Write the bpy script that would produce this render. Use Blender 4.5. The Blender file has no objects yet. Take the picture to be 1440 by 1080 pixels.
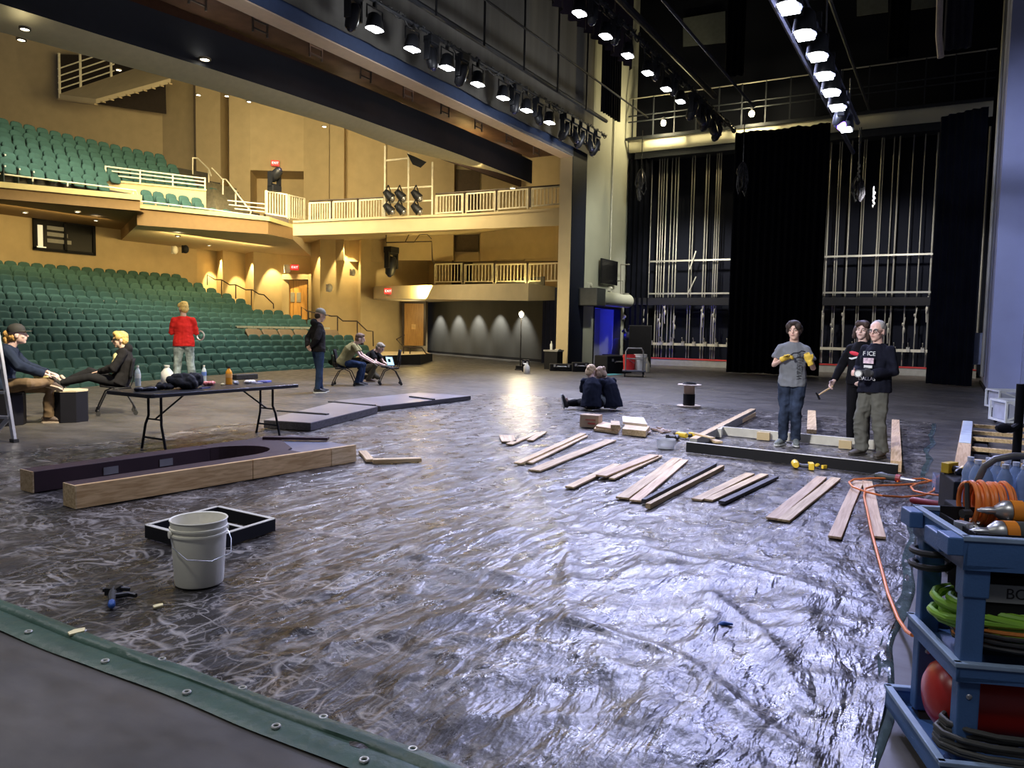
import bpy, bmesh, math, random
from mathutils import Vector, Matrix, noise
V = Vector; PI = math.pi; R = math.radians
random.seed(7)
SC = bpy.context.scene; COL = SC.collection
# ---------------------------------------------------------------- camera survey (1440x1080 frame)
FPX, PITCH, ROLL, YAW, EYE = 1076.5, 0.07206, 0.01963, 0.5180, 1.5
CF = V((math.cos(YAW)*math.cos(PITCH), math.sin(YAW)*math.cos(PITCH), -math.sin(PITCH)))
_r = V((math.sin(YAW), -math.cos(YAW), 0)); _u = _r.cross(CF)
CR = _r*math.cos(ROLL)+_u*math.sin(ROLL); CU = _u*math.cos(ROLL)-_r*math.sin(ROLL)
CAM = V((0, 0, EYE))
def ray(x, y): return CF+CR*((x-720)/FPX)+CU*((540-y)/FPX)
def G(x, y, z=0.0):
    d = ray(x, y); return CAM+d*((z-EYE)/d.z)
def PX(x, y, X):
    d = ray(x, y); return CAM+d*(X/d.x)
def PY(x, y, Y):
    d = ray(x, y); return CAM+d*(Y/d.y)
def W(x, y, w): return CAM+ray(x, y)*w
def zat(p, y):
    """height above ground point p that is seen on image row y"""
    lo, hi = -3.0, 30.0
    for _ in range(40):
        m = (lo+hi)/2; v = V((p.x, p.y, m))-CAM
        if 540-FPX*v.dot(CU)/v.dot(CF) > y: lo = m
        else: hi = m
    return lo
# ---------------------------------------------------------------- materials
MATS = {}
def M(name, col, rough=.55, metal=0, var=.12, vs=6, bump=0, bs=60, emis=0, ecol=None, spec=.5, stretch=None, trans=0, alpha=1):
    if name in MATS: return MATS[name]
    m = bpy.data.materials.new(name); m.use_nodes = True; MATS[name] = m
    nt = m.node_tree; b = nt.nodes['Principled BSDF']
    b.inputs['Roughness'].default_value = rough; b.inputs['Metallic'].default_value = metal
    b.inputs['Specular IOR Level'].default_value = spec
    if trans: b.inputs['Transmission Weight'].default_value = trans
    if alpha < 1: b.inputs['Alpha'].default_value = alpha
    c = (*col, 1)
    tc = nt.nodes.new('ShaderNodeTexCoord'); mp = nt.nodes.new('ShaderNodeMapping')
    nt.links.new(tc.outputs['Object'], mp.inputs[0])
    if stretch: mp.inputs['Scale'].default_value = stretch
    if var:
        n = nt.nodes.new('ShaderNodeTexNoise'); n.inputs['Scale'].default_value = vs; n.inputs['Detail'].default_value = 4
        nt.links.new(mp.outputs[0], n.inputs['Vector'])
        r = nt.nodes.new('ShaderNodeValToRGB')
        r.color_ramp.elements[0].position = .3; r.color_ramp.elements[1].position = .7
        r.color_ramp.elements[0].color = (*[max(0, k*(1-var)) for k in col], 1)
        r.color_ramp.elements[1].color = (*[min(1, k*(1+var)) for k in col], 1)
        nt.links.new(n.outputs[0], r.inputs[0]); nt.links.new(r.outputs[0], b.inputs['Base Color'])
    else: b.inputs['Base Color'].default_value = c
    if bump:
        n2 = nt.nodes.new('ShaderNodeTexNoise'); n2.inputs['Scale'].default_value = bs; n2.inputs['Detail'].default_value = 3
        nt.links.new(mp.outputs[0], n2.inputs['Vector'])
        bp = nt.nodes.new('ShaderNodeBump'); bp.inputs['Strength'].default_value = bump; bp.inputs['Distance'].default_value = .02
        nt.links.new(n2.outputs[0], bp.inputs['Height']); nt.links.new(bp.outputs[0], b.inputs['Normal'])
    if emis:
        b.inputs['Emission Color'].default_value = (*(ecol or col), 1); b.inputs['Emission Strength'].default_value = emis
    return m
def wood(name, a, b_, rough=.6, sc=(1.5, 26, 26)):
    if name in MATS: return MATS[name]
    m = M(name, a, rough, var=0); nt = m.node_tree; b = nt.nodes['Principled BSDF']
    mp = [n for n in nt.nodes if n.type == 'MAPPING'][0]; mp.inputs['Scale'].default_value = sc
    n = nt.nodes.new('ShaderNodeTexNoise'); n.inputs['Scale'].default_value = 1.6; n.inputs['Detail'].default_value = 6; n.inputs['Distortion'].default_value = .6
    nt.links.new(mp.outputs[0], n.inputs['Vector'])
    r = nt.nodes.new('ShaderNodeValToRGB'); e = r.color_ramp.elements
    e[0].position = .34; e[0].color = (*b_, 1); e[1].position = .62; e[1].color = (*a, 1)
    nt.links.new(n.outputs[0], r.inputs[0])
    oi = nt.nodes.new('ShaderNodeObjectInfo'); hv = nt.nodes.new('ShaderNodeHueSaturation')
    mr = nt.nodes.new('ShaderNodeMapRange'); mr.inputs[3].default_value = .82; mr.inputs[4].default_value = 1.12
    nt.links.new(oi.outputs['Random'], mr.inputs[0]); nt.links.new(mr.outputs[0], hv.inputs['Value'])
    nt.links.new(r.outputs[0], hv.inputs['Color']); nt.links.new(hv.outputs[0], b.inputs['Base Color'])
    return m
# ---------------------------------------------------------------- mesh builder
MAT4 = {}
class MB:
    def __init__(s): s.v = []; s.f = []; s.mi = []; s.cur = 0
    def add(s, vs, fs):
        o = len(s.v); s.v += [V(p) for p in vs]
        for f in fs: s.f.append([o+i for i in f]); s.mi.append(s.cur)
        return s
    def box(s, c, d, rz=0, m=None):
        x, y, z = d[0]/2, d[1]/2, d[2]/2
        vs = [V((a*x, b*y, e*z)) for a in (-1, 1) for b in (-1, 1) for e in (-1, 1)]
        if rz: q = Matrix.Rotation(rz, 3, 'Z'); vs = [q@p for p in vs]
        if m is not None: vs = [m@p for p in vs]
        return s.add([p+V(c) for p in vs], [(0, 1, 3, 2), (4, 6, 7, 5), (0, 4, 5, 1), (2, 3, 7, 6), (0, 2, 6, 4), (1, 5, 7, 3)])
    def bb(s, lo, hi): return s.box([(a+b)/2 for a, b in zip(lo, hi)], [abs(b-a) for a, b in zip(lo, hi)])
    def beam(s, p, q, w, h, up=(0, 0, 1)):
        p, q = V(p), V(q); d = (q-p).normalized(); a = d.cross(V(up))
        if a.length < 1e-4: a = d.cross(V((1, 0, 0)))
        a.normalize(); b = a.cross(d)
        vs = [e+a*(i*w/2)+b*(j*h/2) for e in (p, q) for i, j in ((-1, -1), (1, -1), (1, 1), (-1, 1))]
        return s.add(vs, [(3, 2, 1, 0), (4, 5, 6, 7), (0, 1, 5, 4), (1, 2, 6, 5), (2, 3, 7, 6), (3, 0, 4, 7)])
    def loft(s, pts, rad, n=10, side=None, closed=False, round_=False):
        pts = [V(p) for p in pts]; k = len(pts)
        rad = [(r, r) if not isinstance(r, (tuple, list)) else r for r in (rad if isinstance(rad, (list, tuple)) else [rad]*k)]
        if round_:
            d0 = (pts[1]-pts[0]).normalized(); d1 = (pts[-1]-pts[-2]).normalized()
            r0, r1 = rad[0], rad[-1]; m0, m1 = min(r0), min(r1)
            pts = [pts[0]-d0*m0*.92, pts[0]-d0*m0*.6]+pts+[pts[-1]+d1*m1*.6, pts[-1]+d1*m1*.92]
            sc = lambda r, f: (r[0]*f, r[1]*f)
            rad = [sc(r0, .35), sc(r0, .78)]+rad+[sc(r1, .78), sc(r1, .35)]; k = len(pts)
        ref = V(side) if side is not None else None
        vs = []; a = None
        for i in range(k):
            if closed: d = pts[(i+1) % k]-pts[i-1]
            else: d = pts[min(i+1, k-1)]-pts[max(i-1, 0)]
            if d.length < 1e-9: d = V((0, 0, 1))
            d.normalize()
            if ref is not None: a = ref-d*ref.dot(d)
            elif a is None:
                a = d.cross(V((0, 0, 1)))
                if a.length < .05: a = d.cross(V((0, 1, 0)))
            else: a = a-d*a.dot(d)
            if a.length < 1e-6: a = d.orthogonal()
            a.normalize(); b = d.cross(a)
            for j in range(n):
                t = 2*PI*j/n; vs.append(pts[i]+a*(math.cos(t)*rad[i][0])+b*(math.sin(t)*rad[i][1]))
        fs = []
        for i in range(k if closed else k-1):
            i2 = (i+1) % k
            for j in range(n): fs.append((i*n+j, i*n+(j+1) % n, i2*n+(j+1) % n, i2*n+j))
        if not closed: fs += [tuple(range(n-1, -1, -1)), tuple((k-1)*n+j for j in range(n))]
        return s.add(vs, fs)
    tube = loft
    def cap(s, p, q, r0, r1=None, n=10): return s.loft([p, q], [r0, r0 if r1 is None else r1], n, round_=True)
    def cyl(s, c, r, h, n=20, r2=None):
        c = V(c); return s.loft([c, c+V((0, 0, h))], [r, r if r2 is None else r2], n, side=(1, 0, 0))
    def lathe(s, prof, c=(0, 0, 0), n=24, m=None, close=False):
        c = V(c); vs = []; k = len(prof)
        for r, z in prof:
            for j in range(n):
                t = 2*PI*j/n; p = V((r*math.cos(t), r*math.sin(t), z)); vs.append((m@p if m is not None else p)+c)
        fs = [(i*n+j, i*n+(j+1) % n, (i+1)*n+(j+1) % n, (i+1)*n+j) for i in range(k-1) for j in range(n)]
        if prof[0][0] > 1e-6 and not close: fs.append(tuple(range(n-1, -1, -1)))
        if prof[-1][0] > 1e-6 and not close: fs.append(tuple((k-1)*n+j for j in range(n)))
        return s.add(vs, fs)
    def ell(s, c, r, n=14, k=9, m=None):
        r = r if isinstance(r, (tuple, list)) else (r, r, r)
        vs = []; c = V(c)
        for i in range(k+1):
            a = -PI/2+PI*i/k
            for j in range(n):
                t = 2*PI*j/n; p = V((r[0]*math.cos(a)*math.cos(t), r[1]*math.cos(a)*math.sin(t), r[2]*math.sin(a)))
                vs.append((m@p if m is not None else p)+c)
        return s.add(vs, [(i*n+j, i*n+(j+1) % n, (i+1)*n+(j+1) % n, (i+1)*n+j) for i in range(k) for j in range(n)])
    def prism(s, poly, z0, z1):
        n = len(poly); vs = [V((p[0], p[1], z0)) for p in poly]+[V((p[0], p[1], z1)) for p in poly]
        return s.add(vs, [tuple(range(n-1, -1, -1)), tuple(range(n, 2*n))]+[(i, (i+1) % n, n+(i+1) % n, n+i) for i in range(n)])
    def quad(s, *p): return s.add(p, [tuple(range(len(p)))])
    def slab(s, p, nrm):
        """closed plate: polygon p extruded by vector nrm"""
        p = [V(q) for q in p]; n = len(p); nrm = V(nrm)
        return s.add(p+[q+nrm for q in p], [tuple(range(n-1, -1, -1)), tuple(range(n, 2*n))]+[(i, (i+1) % n, n+(i+1) % n, n+i) for i in range(n)])
    def mesh(s, name, mats, smooth=False):
        me = bpy.data.meshes.new(name); me.from_pydata(s.v, [], s.f)
        for m in (mats if isinstance(mats, (list, tuple)) else [mats]): me.materials.append(m)
        if len(me.materials) > 1: me.polygons.foreach_set('material_index', s.mi)
        bm = bmesh.new(); bm.from_mesh(me); bmesh.ops.remove_doubles(bm, verts=bm.verts, dist=1e-5)
        bmesh.ops.recalc_face_normals(bm, faces=bm.faces); bm.to_mesh(me); bm.free()
        if smooth:
            me.shade_smooth(); me.set_sharp_from_angle(angle=R(42))
        return me
    def build(s, name, mats, parent=None, smooth=False, bevel=0, local=False):
        me = s.mesh(name, mats, smooth)
        if parent is not None and not local: me.transform(world(parent).inverted())
        return link(name, me, parent, bevel)
def link(name, me, parent=None, bevel=0):
    o = bpy.data.objects.new(name, me); COL.objects.link(o)
    if parent is not None: o.parent = parent
    if bevel:
        b = o.modifiers.new('edge', 'BEVEL'); b.width = bevel; b.segments = 2; b.limit_method = 'ANGLE'
    return o
def world(o):
    m = Matrix.LocRotScale(o.location, o.rotation_euler, o.scale)
    return world(o.parent)@m if o.parent else m
def tag(o, label, cat, group=None, kind=None):
    o['label'] = label; o['category'] = cat
    if group: o['group'] = group
    if kind: o['kind'] = kind
    return o
def thing(name, label, cat, loc=(0, 0, 0), rz=0, group=None):
    o = bpy.data.objects.new(name, None); COL.objects.link(o); o.empty_display_size = .1
    o.location = loc; o.rotation_euler = (0, 0, rz)
    return tag(o, label, cat, group)
def single(name, mb, mats, label, cat, loc=None, rz=0, group=None, smooth=False, bevel=0, kind=None):
    """a thing that is one mesh; mb in local coordinates when loc is given"""
    o = mb.build(name, mats, None, smooth, bevel)
    if loc is not None: o.location = loc; o.rotation_euler = (0, 0, rz)
    return tag(o, label, cat, group, kind)
def struct(name, mb, mats, smooth=False, label=None, parent=None):
    o = mb.build(name, mats, parent, smooth)
    if parent is None: o['kind'] = 'structure'
    if label: o['label'] = label
    return o
KIDS = {}
def dup(root, loc=None, rz=None, label=None, group=None):
    def cp(o, par):
        c = o.copy(); COL.objects.link(c)
        if par is not None: c.parent = par
        for ch in KIDS.setdefault(o.name, list(o.children)): cp(ch, c)
        return c
    c = cp(root, None)
    if loc is not None: c.location = loc
    if rz is not None: c.rotation_euler = (0, 0, rz)
    if label: c['label'] = label
    if group: c['group'] = group
    return c
def text(name, s, size, mat, parent, loc, rot, ext=.001, align='CENTER'):
    cu = bpy.data.curves.new(name, 'FONT'); cu.body = s; cu.size = size; cu.extrude = ext; cu.align_x = align; cu.align_y = 'CENTER'
    o = bpy.data.objects.new(name, cu); COL.objects.link(o)
    me = bpy.data.meshes.new_from_object(o.evaluated_get(bpy.context.evaluated_depsgraph_get())); bpy.data.objects.remove(o); bpy.data.curves.remove(cu)
    me.name = name; me.materials.clear(); me.materials.append(mat)
    me.transform(Matrix.Translation(loc)@rot.to_4x4())
    o = bpy.data.objects.new(name, me); COL.objects.link(o); o.parent = parent
    return o
ORD = ['first', 'second', 'third', 'fourth', 'fifth', 'sixth', 'seventh', 'eighth', 'ninth', 'tenth', 'eleventh', 'twelfth', 'thirteenth', 'fourteenth', 'fifteenth', 'sixteenth', 'seventeenth', 'eighteenth', 'nineteenth', 'twentieth']
TZ = .016   # top of the crinkled ground sheet
def remesh(mb, name, mat, vox, sm=4, parent=None, local=True):
    o = mb.build(name, mat, None)
    md = o.modifiers.new('r', 'REMESH'); md.mode = 'VOXEL'; md.voxel_size = vox
    if sm: s2 = o.modifiers.new('s', 'SMOOTH'); s2.iterations = sm; s2.factor = .5
    dg = bpy.context.evaluated_depsgraph_get(); me = bpy.data.meshes.new_from_object(o.evaluated_get(dg))
    old = o.data; bpy.data.objects.remove(o); bpy.data.meshes.remove(old)
    me.name = name; me.shade_smooth()
    if not len(me.materials): me.materials.append(mat)
    o = bpy.data.objects.new(name, me); COL.objects.link(o)
    if parent is not None:
        o.parent = parent
        if not local: me.transform(world(parent).inverted())
    return o
# ---------------------------------------------------------------- shared materials
blk = M('black_metal', (.012, .012, .014), .42, .3)
blkm = M('matte_black', (.009, .009, .011), .8, spec=.25)
steel = M('steel', (.55, .56, .58), .35, .9, var=.08)
alu = M('brushed_aluminium', (.62, .63, .66), .38, .85, var=.1)
whiteP = M('white_plastic', (.82, .79, .66), .45, var=.05)
pine = wood('pine_boards', (.68, .51, .28), (.44, .29, .13))
pinep = wood('pinkish_boards', (.68, .49, .29), (.48, .30, .15))
darkw = wood('dark_stained_boards', (.075, .07, .075), (.035, .032, .036))
tan = M('tan_paint', (.50, .385, .205), .75, var=.06, vs=2, bump=.12, bs=90)
tanl = M('pale_tan_paint', (.60, .49, .29), .7, var=.05, vs=2)
rubber = M('black_rubber', (.02, .02, .02), .7)
# ================================================================ SHELL: stage
def floor_mat(name, a, b_, rough, sc=1.2):
    m = M(name, a, rough, var=0); nt = m.node_tree; b = nt.nodes['Principled BSDF']; L = nt.links.new
    mp = [n for n in nt.nodes if n.type == 'MAPPING'][0]
    n1 = nt.nodes.new('ShaderNodeTexNoise'); n1.inputs['Scale'].default_value = sc; n1.inputs['Detail'].default_value = 9; n1.inputs['Roughness'].default_value = .68
    mp.inputs['Scale'].default_value = (1, .45, 1)
    L(mp.outputs[0], n1.inputs['Vector'])
    r = nt.nodes.new('ShaderNodeValToRGB'); e = r.color_ramp.elements
    e[0].position = .38; e[0].color = (*a, 1); e[1].position = .68; e[1].color = (*b_, 1)
    L(n1.outputs[0], r.inputs[0]); L(r.outputs[0], b.inputs['Base Color'])
    n2 = nt.nodes.new('ShaderNodeTexNoise'); n2.inputs['Scale'].default_value = 7; n2.inputs['Detail'].default_value = 6
    L(mp.outputs[0], n2.inputs['Vector'])
    r2 = nt.nodes.new('ShaderNodeMapRange'); r2.inputs[1].default_value = .3; r2.inputs[2].default_value = .7; r2.inputs[3].default_value = rough-.1; r2.inputs[4].default_value = rough+.15
    L(n2.outputs[0], r2.inputs[0]); L(r2.outputs[0], b.inputs['Roughness'])
    return m
stagem = floor_mat('painted_stage_floor', (.043, .040, .036), (.104, .094, .082), .42)
HC = V((20, -5.8)); HR = 24.7            # the apron is an arc about this centre
def arc(r, x): return HC.y+math.sqrt(max(0, r*r-(x-HC.x)**2))
poly = [(-6, -7), (34, -7), (34, 13.3), (31.3, 16.4), (36.9, 26.9), (33.2, 26.2), (29, 21.2)]
xs = [24.2, 23, 22, 21, 20, 18, 16, 14, 12, 10, 8, 6, 4, 2, 0]
poly += [(x, arc(HR, x)) for x in xs]+[(-6, 12)]
b = MB(); b.prism(poly, -1.2, 0); struct('floor', b, stagem)
# ---- right upstage pilaster and wall
bluew = M('blue_grey_wall_paint', (.30, .33, .50), .6, var=.06, vs=1.3, bump=.1, bs=40)
greyw = M('grey_green_wall_paint', (.36, .37, .31), .75, var=.07, vs=.8, bump=.15, bs=8)
darkwall = M('dark_navy_wall', (.006, .007, .012), .8, spec=.08, var=.2, vs=.6)
b = MB(); b.bb((24.3, -7, .0), (29.6, -.95, 17)); b.bb((23.9, -7, 0), (24.32, -1.66, 17)); struct('wall_right', b, bluew)
b = MB(); b.bb((24.26, -1.62, 0), (29.66, -.9, .1)); struct('baseboard_right', b, blkm)
# far side wall with the rigging
b = MB(); b.bb((34, -7.5, 0), (34.3, 13.05, 17)); struct('wall_far', b, darkwall)
curb = M('concrete_curb', (.28, .27, .24), .9, var=.1); redp = M('red_line_paint', (.42, .03, .025), .6)
b = MB(); b.bb((33.2, -.9, 0), (34, 13.0, .28)); struct('trim_1', b, curb)
b = MB(); b.bb((33.18, -.9, .28), (33.3, 13.0, .34)); struct('trim_2', b, redp)
# ceiling of the stage house
b = MB(); b.bb((-6, -7.5, 17), (34.3, 13.05, 17.2)); struct('ceiling', b, darkwall)
# ---- proscenium: return wall with doorway, dark post, blue header
PXX, PYY = 27.3, 13.05
d0, d1 = PY(834, 480, PYY).x, PY(871, 480, PYY).x; dz = zat(PY(852, 480, PYY), 433)
b = MB()
b.bb((28.6, PYY, 0), (d0, PYY+.35, 17)); b.bb((d1, PYY, 0), (34.3, PYY+.35, 17)); b.bb((d0, PYY, dz), (d1, PYY+.35, 17))
struct('wall_proscenium', b, greyw)
nav = M('navy_post_paint', (.008, .011, .024), .6, spec=.2, var=.1); navb = M('blue_header_paint', (.045, .07, .15), .6, var=.08)
b = MB(); b.bb((PXX, PYY-.02, 0), (28.62, PYY+.0, 8.55)); b.bb((PXX+.02, PYY, 0), (28.62, PYY+.5, 8.5)); struct('trim_3', b, nav)
pink = M('pale_reveal_paint', (.66, .50, .36), .7, var=.05)
b = MB(); b.bb((PXX-.03, PYY+.0, 0), (PXX+.02, PYY+.52, 8.22)); struct('trim_4', b, tanl)
b = MB(); b.bb((-6, PYY-.02, 8.2), (PXX+.02, PYY, 8.55)); b.bb((-6, PYY, 8.22), (PXX+.02, PYY+.5, 9.0)); struct('trim_5', b, navb)
b = MB(); b.bb((-6, PYY+.01, 8.17), (PXX-.02, PYY+.52, 8.22)); struct('trim_6', b, pink)
# fire curtain above the opening: cloth with a wavy hem
fc = M('grey_fire_curtain', (.13, .125, .115), .9, var=.2, vs=.7, stretch=(3, 1, .25), bump=.3, bs=1.5)
b = MB(); n = 180; vs = []; fs = []
for i in range(n+1):
    x = -6+34.9*i/n
    w = noise.noise(V((x*.5, 3, 0)))*.09+noise.noise(V((x*1.7, 9, 0)))*.03
    for j, z in enumerate((8.46+w, 8.54+w, 8.9+w*.6, 9.6, 12, 14, 17)):
        vs.append(V((x, PYY-.12-.04*noise.noise(V((x*1.1, z*.3, 0)))-(.06 if j == 0 else 0), z)))
for i in range(n):
    for j in range(6): a = i*7+j; fs.append((a, a+7, a+8, a+1))
b.add(vs, fs); single('fire_curtain', b, fc, 'grey fire curtain with a wavy hem above the stage opening', 'curtain', smooth=True)
hemb = M('bright_hem_strip', (.55, .56, .55), .6)
# ---- blue-lit doorway behind the return wall
blued = M('door_blue_paint', (.10, .12, .30), .5)
b = MB(); b.bb((d0-.3, PYY+1.2, -.01), (d1+.5, PYY+1.3, 4)); b.bb((d0-.4, PYY+.35, 0), (d0-.3, PYY+1.3, 4)); b.bb((d1+.5, PYY+.35, 0), (d1+.6, PYY+1.3, 4)); b.bb((d0-.4, PYY+.35, 3.9), (d1+.6, PYY+1.3, 4)); struct('wall_vestibule', b, greyw)
mid = d0+(d1-d0)*.62
b = MB(); b.bb((d0+.12, PYY+.9, 0), (mid, PYY+.96, 2.55)); o = struct('door_1', b, M('door_panel', (.32, .34, .42), .5)); o['label'] = 'open stage door lit deep blue'
b = MB(); b.bb((d0+.2, PYY+.86, 1.05), (d0+.26, PYY+.9, 1.4)); struct('door_handle', b, steel, parent=o)
b = MB(); b.bb((d0-.04, PYY-.03, 0), (d0+.04, PYY+.3, dz)); b.bb((d1-.04, PYY-.03, 0), (d1+.04, PYY+.3, dz)); b.bb((d0-.04, PYY-.03, dz-.04), (d1+.04, PYY+.3, dz+.05)); struct('trim_7', b, blkm)
# rolling-door drum over it
zr0 = zat(PY(860, 480, 12.6), 431); zr1 = zat(PY(860, 480, 12.6), 411); zc = (zr0+zr1)/2; rr = (zr1-zr0)/2
x0, x1 = PY(832, 420, 12.6).x, PY(883, 420, 12.6).x
t = thing('rolling_door_drum', 'grey rolling door drum above the blue-lit doorway', 'door hood', ((x0+x1)/2, 12.6, zc))
b = MB(); b.loft([(x0+.5, 12.62, zc), (x1, 12.62, zc)], rr, 20); b.build('drum_cover', greyw, t, smooth=True)
b = MB(); b.bb((x0-.35, 12.2, zr0-.05), (x0+.5, 13.04, zr1+.05)); b.build('motor_box', M('dark_grey_metal', (.05, .055, .06), .5, .4), t, bevel=.03)
b = MB(); b.bb((x1-.05, 12.62, zr0+.1), (x1, 13.04, zr1-.1)); b.build('end_bracket', greyw, t)

# ================================================================ crinkled ground sheet
def tarp_mat():
    m = M('crinkled_plastic', (.04, .037, .038), .3, var=0); nt = m.node_tree; b = nt.nodes['Principled BSDF']; L = nt.links.new
    N = nt.nodes.new; mp = [n for n in nt.nodes if n.type == 'MAPPING'][0]
    geo = N('ShaderNodeNewGeometry')
    def nz(scale, det, vec, dist=0, rough=.6):
        n = N('ShaderNodeTexNoise'); n.inputs['Scale'].default_value = scale; n.inputs['Detail'].default_value = det; n.inputs['Distortion'].default_value = dist; n.inputs['Roughness'].default_value = rough
        L(vec, n.inputs['Vector']); return n
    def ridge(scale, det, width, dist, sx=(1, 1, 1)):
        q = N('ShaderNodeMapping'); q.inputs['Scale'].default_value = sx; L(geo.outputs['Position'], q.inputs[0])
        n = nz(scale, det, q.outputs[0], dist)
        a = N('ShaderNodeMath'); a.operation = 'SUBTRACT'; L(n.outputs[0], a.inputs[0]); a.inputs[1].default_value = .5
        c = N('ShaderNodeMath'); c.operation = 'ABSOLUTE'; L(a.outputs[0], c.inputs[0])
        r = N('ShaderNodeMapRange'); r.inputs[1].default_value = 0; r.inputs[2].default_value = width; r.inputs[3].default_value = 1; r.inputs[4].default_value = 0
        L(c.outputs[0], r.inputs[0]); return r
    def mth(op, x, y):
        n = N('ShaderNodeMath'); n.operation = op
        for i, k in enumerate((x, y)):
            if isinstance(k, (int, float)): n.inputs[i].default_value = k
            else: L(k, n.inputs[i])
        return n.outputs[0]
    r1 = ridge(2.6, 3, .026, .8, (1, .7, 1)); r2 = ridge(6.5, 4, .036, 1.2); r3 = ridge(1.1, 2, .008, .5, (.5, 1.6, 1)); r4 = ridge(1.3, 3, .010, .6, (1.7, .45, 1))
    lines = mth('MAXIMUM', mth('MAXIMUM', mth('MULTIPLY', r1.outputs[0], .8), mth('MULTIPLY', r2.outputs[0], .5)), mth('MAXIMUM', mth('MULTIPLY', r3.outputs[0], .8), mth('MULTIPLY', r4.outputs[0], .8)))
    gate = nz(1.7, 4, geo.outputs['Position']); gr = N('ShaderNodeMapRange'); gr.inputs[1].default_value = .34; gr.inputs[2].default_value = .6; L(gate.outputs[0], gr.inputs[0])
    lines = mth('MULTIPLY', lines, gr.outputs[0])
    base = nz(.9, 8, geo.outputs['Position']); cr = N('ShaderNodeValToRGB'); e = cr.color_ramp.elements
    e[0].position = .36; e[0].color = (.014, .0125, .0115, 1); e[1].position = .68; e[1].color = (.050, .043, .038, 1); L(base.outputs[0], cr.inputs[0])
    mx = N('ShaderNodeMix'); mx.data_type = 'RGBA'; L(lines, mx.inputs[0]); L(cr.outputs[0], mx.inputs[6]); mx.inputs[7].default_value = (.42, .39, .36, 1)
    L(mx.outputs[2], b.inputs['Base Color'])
    rg = nz(5, 5, geo.outputs['Position']); rr = N('ShaderNodeMapRange'); rr.inputs[1].default_value = .3; rr.inputs[2].default_value = .7; rr.inputs[3].default_value = .21; rr.inputs[4].default_value = .42; L(rg.outputs[0], rr.inputs[0]); L(rr.outputs[0], b.inputs['Roughness'])
    b.inputs['Specular IOR Level'].default_value = .62
    def rmap(rot, sx, sy):
        q = N('ShaderNodeMapping'); q.inputs['Rotation'].default_value = (0, 0, rot); q.inputs['Scale'].default_value = (sx, sy, 1); L(geo.outputs['Position'], q.inputs[0]); return q.outputs[0]
    def crumple(scale, vec, dist):
        n = nz(scale, 5, vec, dist, .55); a_ = mth('SUBTRACT', n.outputs[0], .5); return mth('ABSOLUTE', a_, 0)
    h = mth('MULTIPLY', crumple(1.6, rmap(.5, .6, 1.9), .35), 2.2)
    h = mth('ADD', h, mth('MULTIPLY', crumple(4.2, rmap(-.35, .55, 1.6), .4), .6))
    h = mth('ADD', h, mth('MULTIPLY', crumple(11, rmap(.9, .7, 1.3), .5), .14))
    h = mth('ADD', h, mth('MULTIPLY', nz(45, 3, geo.outputs['Position'], .6).outputs[0], .05))
    bp = N('ShaderNodeBump'); bp.inputs['Strength'].default_value = .9; bp.inputs['Distance'].default_value = .035; L(h, bp.inputs['Height']); L(bp.outputs[0], b.inputs['Normal'])
    return m
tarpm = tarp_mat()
TX0, TX1, TY0, TY1 = 2.0, 15.2, .16, 9.1
b = MB(); nx, ny = 420, 250; vs = []; fs = []
def rdg(x, y, th, sl, sc, o):
    c, s_ = math.cos(th), math.sin(th); u, v = x*c+y*s_, -x*s_+y*c
    w = noise.noise(V((x*.9+o, y*.9, o)))*.5
    return max(0, 1-abs(noise.noise(V((u*sl+w, v*sc+w, o))))*3.0)
def sst(a, b_, x): t_ = max(0, min(1, (x-a)/(b_-a))); return t_*t_*(3-2*t_)
FOLDS = []
for pts_, am_ in ((((715, 640), (760, 690), (795, 760), (800, 880)), .016), (((800, 880), (960, 930), (1130, 1075)), .022), (((800, 880), (560, 770), (300, 730)), .010), (((1005, 840), (1090, 930), (1150, 1010)), .026), (((480, 1070), (640, 930), (800, 815)), .009), (((650, 900), (470, 960), (330, 1000)), .008), (((880, 770), (1040, 800), (1200, 850)), .014), (((900, 1000), (1010, 870)), .018), (((560, 690), (700, 640), (960, 600)), .008), (((390, 660), (600, 640)), .008)):
    q_ = [G(*p_) for p_ in pts_]
    FOLDS += [(a_.x, a_.y, b__.x, b__.y, am_) for a_, b__ in zip(q_[:-1], q_[1:])]
def fold(x, y):
    z = 0; wx = x+.05*noise.noise(V((x*2, y*2, 4))); wy = y+.05*noise.noise(V((x*2, y*2, 9)))
    for ax, ay, bx, by, am in FOLDS:
        dx, dy = bx-ax, by-ay; t_ = ((wx-ax)*dx+(wy-ay)*dy)/(dx*dx+dy*dy); t_ = max(0, min(1, t_)); d = math.hypot(wx-ax-dx*t_, wy-ay-dy*t_)
        if d < .09: z = max(z, am*(1-d/.09)**1.5)
    return z
def tarp_z(x, y):
    a = rdg(x, y, .5, .35, 1.5, 1.0); c = rdg(x, y, -.5, .5, 2.2, 7.0); e = rdg(x, y, 1.3, .5, 2.6, 13.0)
    big = sst(5.6, 4.6, x)*sst(3.6, 2.8, y)*sst(2.05, 2.5, x)
    f = noise.noise(V((x*3, y*3, 2)))
    z = .0015+fold(x, y)+.006*a**2+.0035*c**2+.0025*e**2+.001*(f+1)
    if big > 0: z += big*(.022*rdg(x, y, -.55, .45, 1.25, 21)**2+.014*rdg(x, y, .25, .6, 2.1, 33)**2+.010*rdg(x, y, -1.1, .7, 2.8, 41)**2)
    return z
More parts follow.
